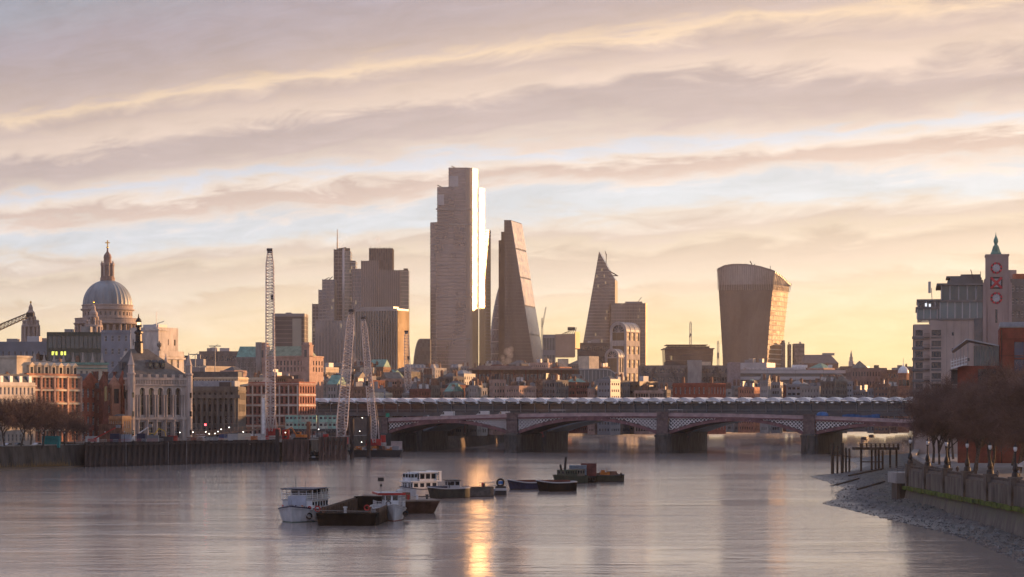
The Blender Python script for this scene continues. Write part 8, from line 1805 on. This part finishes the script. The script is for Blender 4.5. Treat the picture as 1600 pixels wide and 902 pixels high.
# 3 --- small white launch with red roof
T = boat('small_launch', 'small white launch with tyre fenders and a red-edged roof beside the open barge', 616, 815, R(10))
b, rw = hull_mesh(14, 5.0, 1.7, .95, .36, .15, .5, .78); b.build('hull', [HULLW, mat('red_boot_topping', (0.22, 0.04, 0.035))], T); gunwale(rw, .09).build('rubbing_band', WHITE_D, T); deck_of(rw).build('deck', GREYP_L, T)
cabin(T, 'cabin', -1.1, 1.1, 3.2, 7, 1.6, 4.1, HULLW, 2, 2, (.62, .92), .75); b = MB(); b.box(-2.1, 2.1, 2.9, 12, 4.1, 4.25); b.build('roof', mat('pale_roof_board', (0.45, 0.43, 0.42)), T); b = MB(); b.box(-2.15, 2.15, 2.84, 2.9, 4.0, 4.35); b.box(-2.2, -2.12, 2.9, 12, 4.0, 4.3); b.build('red_fascia', REDP, T)
for x_, z_ in ((-.55, 2.7), (.95, 1.95)): ring(T, x_, 3.02, z_, BLACKP, .36, 'tyre_ring')
rails(T, [(-2.3, 9), (-2.3, 4.5), (-1.5, 1.4), (1.5, 1.4), (2.3, 4.5), (2.3, 9)], 2.0, 1.0, 3, .7); rails(T, [(1.3, 3.2), (2.2, 3.6), (2.2, 11)], 2.0, 2.1, 4, .9)
for y_ in (2.2, 2.9, 3.7): tyre(T, 1.9 + (y_ - 2.2) * .2, y_ - .9, 1.15, .3)
b = MB(); b.tube((-1.4, 6, 4.2), (-1.4, 6, 6.3), .05); b.box(-1.9, -.95, 5.9, 6.1, 6.1, 6.7); b.box(-1.6, -1.2, 5.95, 6.05, 5.3, 5.6); b.build('signal_mast', BLACKP, T)
m_ = MB(); m_.tube((1.4, 8, 4.3), (2.2, 8.6, 4.5), .35, seg=8, cap=True); m_.build('canister', WHITE_D, T)
# 4 --- brown swim-head barge
T = boat('swim_barge', 'brown rust-streaked barge with a raked swim head behind the small launch', 661, 803, R(20), 'barge')
b = MB(); Lb = 26; hw = 3.0
b.prism([(-hw + .4, 2.6), (hw - .4, 2.6), (hw, 4), (hw, Lb), (-hw, Lb), (-hw, 4)], -.4, 2.1, top=[(-hw, 0), (hw, 0), (hw, 3), (hw, Lb), (-hw, Lb), (-hw, 3)]); b.build('hull', mat('rust_brown_hull', (0.115, 0.062, 0.045), rough=.8, ns=.5, na=.5, bump=.4, stretch=(1, 1, .3)), T)
b = MB(); b.box(-hw - .08, hw + .08, -.1, Lb, 2.1, 2.35); b.build('deck', mat('tan_deck', (0.26, 0.20, 0.16), ns=.5, na=.3), T)
for i, x_ in enumerate((-2.2, -.4, 1.6)): m_ = MB(); m_.lathe([(.2, 2.35), (.2, 2.95), (.3, 3.0), (.3, 3.15)], 8, x_, 1.2 + i * .8); m_.build('bollard', [REDP, WHITE, STEEL_D][i], T)
m_ = MB(); m_.box(-2.4, -1.3, 3, 4.4, 2.35, 3.5); m_.build('winch', RUST, T)
# 5 --- white two-deck passenger boat
T = boat('passenger_boat', 'white two-deck passenger boat with dark windows behind the barges', 655, 777, R(62)); T.location.x += 3.0
b, rw = hull_mesh(9.4, 4.2, 1.5, .6, .26, .1, .5, .86); b.build('hull', [HULLW, BLACKP], T); gunwale(rw, .09).build('rubbing_band', NAVY, T); deck_of(rw).build('deck', GREYP, T)
T.rotation_euler = (0, 0, -R(50)); T.location.x = PX(625, 437); T.location.y = 437
cabin(T, 'lower_saloon', -1.8, 1.8, 1.9, 8.2, 1.4, 3.0, HULLW, 2, 4, (.32, .82), .66); b = MB(); b.box(-2.0, 2.0, 1.3, 9.2, 3.0, 3.15); b.build('upper_deck', WHITE, T)
cabin(T, 'wheelhouse', -1.4, 1.4, 1.7, 3.4, 3.15, 4.75, HULLW, 3, 2, (.45, .9), .8); cabin(T, 'upper_saloon', -1.8, 1.8, 3.6, 7.9, 3.15, 4.8, HULLW, 2, 3, (.25, .88), .78, roof=WHITE, over=.25)
for x_ in (-1.85, 1.85): m_ = MB(); m_.box(x_ - .12, x_ + .12, 8.7, 9.1, 3.15, 4.95); m_.build('stern_post', WHITE, T)
m_ = MB(); m_.box(-1.95, 1.95, 8.2, 9.2, 4.95, 5.1); m_.build('stern_awning', WHITE, T); rails(T, [(-1.5, 1.5), (0, .4), (1.5, 1.5)], 1.9, .9, 3, .6); rails(T, [(-1.8, 8.2), (-1.8, 9.1), (1.8, 9.1)], 3.15, .95, 2, 1)
m_ = MB(); m_.tube((0, 2.4, 4.75), (0, 2.4, 5.5), .04); m_.box(-.5, .5, 2.3, 2.5, 5.1, 5.22); m_.build('mast', STEEL_D, T)
# 6 --- dark workboat with a wheelhouse and blue cover
T = boat('workboat', 'low dark workboat with a small wheelhouse and blue cover right of the passenger boat', 676, 779, R(0)); T.rotation_euler = (0, 0, -R(62)); T.location.x = PX(668, T.location.y)
DKH = mat('dark_green_hull', (0.035, 0.035, 0.028), rough=.7, ns=.6, na=.5, stretch=(1, 1, .4))
b, rw = hull_mesh(8.8, 3.6, 1.9, .35, .2, .2, .4, .92); b.build('hull', [DKH, BLACKP], T); gunwale(rw, .12).build('gunwale', GREYP_L, T); deck_of(rw, .2).build('deck', GREYP, T)
cabin(T, 'wheelhouse', -1.1, 1.1, 4.4, 6.6, 1.6, 3.5, GREYP_L, 2, 2, (.5, .9), .8, roof=BLACKP, over=.35); m_ = MB(); m_.box(-1.2, 1.2, 1.2, 3.8, 1.7, 2.4); m_.build('blue_cover', NAVY, T); person('crew member in dark clothes standing on the dark workboat', T.location.x + 4.4, T.location.y + 1.2, 1.72, R(30), CLOTH_D)
# 7 --- mooring pontoon, bladder-wheel and dark dumb boat
T = boat('mooring_dinghy', 'small dark steel punt moored right of the workboat', 736, 776, R(0)); T.rotation_euler = (0, 0, -R(75)); T.location.x = PX(722, T.location.y)
b, rw = hull_mesh(6.4, 2.8, 1.9, .2, .2, .2, .4, .95, 8); b.build('hull', [mat('grey_hull', (0.09, 0.085, 0.08), ns=.8, na=.4), BLACKP], T); deck_of(rw, .3).build('deck', GREYP, T); m_ = MB(); m_.box(-.5, .5, 1.2, 3.6, 1.4, 2.0); m_.build('engine_box', RUST, T); m_ = MB(); m_.lathe([(.3, 1.4), (.25, 2.3), (.1, 2.7)], 8, 0, 4.6); m_.build('mooring_post', BLACKP, T)
T = boat('mooring_pontoon', 'blue-grey railed pontoon between the punt and the wheel buoy', 762, 773, R(0)); T.rotation_euler = (0, 0, -R(80)); T.location.x = PX(750, T.location.y)
b = MB(); b.box(-1.5, 1.5, 0, 4.6, -.3, 1.2); b.build('float', BLUEGREY, T); rails(T, [(-1.4, .1), (-1.4, 4.1), (1.4, 4.1), (1.4, .1), (-1.4, .1)], 1.2, 1.3, 2, 1.4, STEEL_G); m_ = MB(); m_.lathe([(.28, 1.2), (.28, 1.9), (.4, 2.0), (.3, 2.4)], 8, -.9, .8); m_.build('bollard', REDP, T)
T = boat('wheel_buoy', 'dark box buoy topped by a large round wheel at the end of the pontoon', 782, 774, R(4), 'buoy'); b = MB(); b.prism(rect(-1.3, 1.3, -1.1, 1.1), -.4, 1.9, top=rect(-1.0, 1.0, -.9, .9)); b.build('float', BLACKP, T); b = MB(); N = 18
for i in range(N): a0, a1 = 2 * math.pi * i / N, 2 * math.pi * (i + 1) / N; b.tube((.72 * math.cos(a0), 0, 2.6 + .72 * math.sin(a0)), (.72 * math.cos(a1), 0, 2.6 + .72 * math.sin(a1)), .2, seg=6)
b.build('wheel', RUBBER, T); m_ = MB(); m_.lathe([(.5, 2.3), (.5, 2.9)], 10); m_.build('hub', BLUEP, T); m_ = MB(); m_.box(-1.2, 1.2, -1.2, -1.12, 1.0, 1.5); m_.build('grey_plate', GREYP_L, T)
# 8 --- lighters on the right
def lighter(label, px_, py_, L, B, H, ang, hm, im, gm, sheer=.7):
    T = boat('lighter', label, px_, py_, ang, 'barge'); b, rw = hull_mesh(L, B, H, sheer, .26, .26, .4, .9, 16); b.build('hull', [hm, BLACKP], T); gunwale(rw, .13).build('gunwale', gm, T); deck_of(rw, .5).build('hold', im, T)
    b = MB()
    for s_ in (-1, 1): b.box(s_ * B * .34 - .1, s_ * B * .34 + .1, L * .2, L * .82, H - .4, H + .5)
    b.box(-B * .34, B * .34, L * .2 - .1, L * .2 + .1, H - .4, H + .5); b.box(-B * .34, B * .34, L * .82 - .1, L * .82 + .1, H - .4, H + .5); b.build('coaming', im, T); return T
OXR = mat('red_oxide', (0.17, 0.055, 0.04), rough=.85, ns=.6, na=.35)
lighter('slim navy lighter with a red-oxide hold, left of the dark lighters', 793, 765, 10, 4.4, 1.5, -R(64), NAVY, OXR, GREYP_L)
lighter('black lighter with pale gunwale lying in front of the tug', 838, 768, 8.6, 4.8, 1.9, -R(77), BL, OXR, GREYP_L, .5)
T = boat('tug', 'dark green tug with a thin raked funnel behind the black lighter', 866, 756, -R(50)); b, rw = hull_mesh(9.5, 4.4, 1.7, .5, .2, .2, .4, .9); b.build('hull', [mat('tug_green', (0.03, 0.045, 0.03), rough=.6), BLACKP], T); deck_of(rw).build('deck', OXR, T)
cabin(T, 'deckhouse', -1.5, 1.5, 2.2, 6, 1.6, 3.3, mat('tug_house_green', (0.06, 0.075, 0.05), rough=.6), 2, 5, (.45, .8), .5); cabin(T, 'aft_house', -1.4, 1.4, 6.2, 8.6, 1.6, 3.4, mat('olive_house', (0.16, 0.14, 0.11)), 0, 3, (.4, .8), .6)
m_ = MB(); m_.tube((0, 3.4, 3.2), (0, 3.7, 6.3), .3, .27, 10, cap=True); m_.build('funnel', BLACKP, T); m_ = MB(); m_.tube((0, 2.3, 3.2), (0, 1.9, 4.6), .28, .25, 8, cap=True); m_.build('vent_cowl', BLACKP, T)
D_ = 525; T = thing('container_barge', 'low dark pontoon barge carrying the two shipping containers', 'barge', (PX(884, D_), D_, 0)); b = MB(); b.box(0, 46 * S(D_), 0, 9, -.4, 1.5); b.build('hull', BL, T); f = MB(); f.box(-.1, 46 * S(D_) + .1, -.12, -.01, 1.1, 1.5); f.build('rubbing_strake', RUBBER, T)
for i in range(6): tyre(T, 1 + i * 1.15, -.2, .8, .35)
container('shipping_container', 'blue-grey shipping container on the moored barge', PX(890, D_), D_ + 1, 1.5, 4.0, 2.5, 2.7, BLUEGREY, R(-6)); container('shipping_container', 'dark red shipping container right of the blue-grey one', PX(909, D_), D_ + 4.2, 1.5, 3.6, 2.5, 3.1, mat('container_red', (0.16, 0.045, 0.04), rough=.6, ns=.5, na=.35), R(-6))
lighter('dark green lighter with orange machinery at the right end of the moored boats', 917, 753, 9.0, 5.0, 1.6, -R(80), mat('lighter_green', (0.035, 0.04, 0.025), rough=.7, ns=.5, na=.4), RUST, STEEL_D, .4)
T = thing('deck_engine', 'orange-brown engine block on the rightmost lighter', 'engine', (PX(938, 530), 530.6, 1.4), R(8)); m_ = MB(); m_.box(0, 2.4, 0, 1.4, 0, 1.0); m_.box(.3, 1.2, .2, 1.1, 1.0, 1.5); m_.build('body', ORANGE, T); m_ = MB(); m_.tube((1.8, .7, 1.0), (1.8, .7, 1.9), .1, cap=True); m_.build('exhaust', RUST, T)
T = thing('deck_crates', 'rusty crate rack on the end of the rightmost lighter', 'crate', (PX(950, 531), 531, 1.5), R(8)); m_ = MB(); m_.box(0, 2.2, 0, 1.3, 0, 1.1); m_.build('body', RUST, T); tyre(T, 3.3, .2, .1, .6, 'x')
b = MB(); b.path([(PX(480, 330), 326, 1.6), (PX(500, 330), 325.5, .7), (PX(515, 330), 326, 1.4), (PX(525, 330), 326.5, 1.9)], .035); tag(b.build('mooring_rope', mat('pale_rope', (0.4, 0.33, 0.27))), 'slack rope between the leftmost launch and the open barge', 'rope')

# ================================================================== steam from rooftops
STEAM = bpy.data.materials.new('steam'); STEAM.use_nodes = True; k = NT(STEAM.node_tree); o = k.n('ShaderNodeOutputMaterial'); pv = k.n('ShaderNodeVolumePrincipled'); pv.inputs['Color'].default_value = (.97, .93, .92, 1); pv.inputs['Density'].default_value = .035; k.l(pv.outputs[0], o.inputs['Volume'])
rs = random.Random(4)
for (x, y_, D_, r_, n_, lab) in ((790, 562, 1420, 3.6, 9, 'puff of pink steam at the foot of the wedge'), (682, 578, 1250, 2.8, 7, 'puff of steam above the roofs below the tallest tower'), (846, 596, 1080, 1.8, 6, 'thin column of steam above the middle canopies'), (556, 567, 1500, 3.2, 7, 'steam drifting past the slim leaning crane'), (537, 382, 2440, 4.2, 6, 'smoke wisp over the mast tower'), (594, 380, 2310, 3.4, 5, 'smoke wisp over the striped tower'), (224, 494, 1380, 3.0, 6, 'brown smoke wisp right of the cathedral dome'), (854, 570, 1400, 2.4, 5, 'steam puff left of the panelled building')):
    b = MB()
    for i in range(n_):
        f = i / n_; b.ball((rs.uniform(-1, 1) * r_ * (.4 + f), rs.uniform(-1, 1) * r_, f * r_ * 3.0 - r_), r_ * rs.uniform(.35, .8), 8, 5)
    tag(b.build('steam', STEAM, loc=(PX(x, D_), D_ - 20, PZ(y_, D_))), lab, 'steam', kind='stuff')
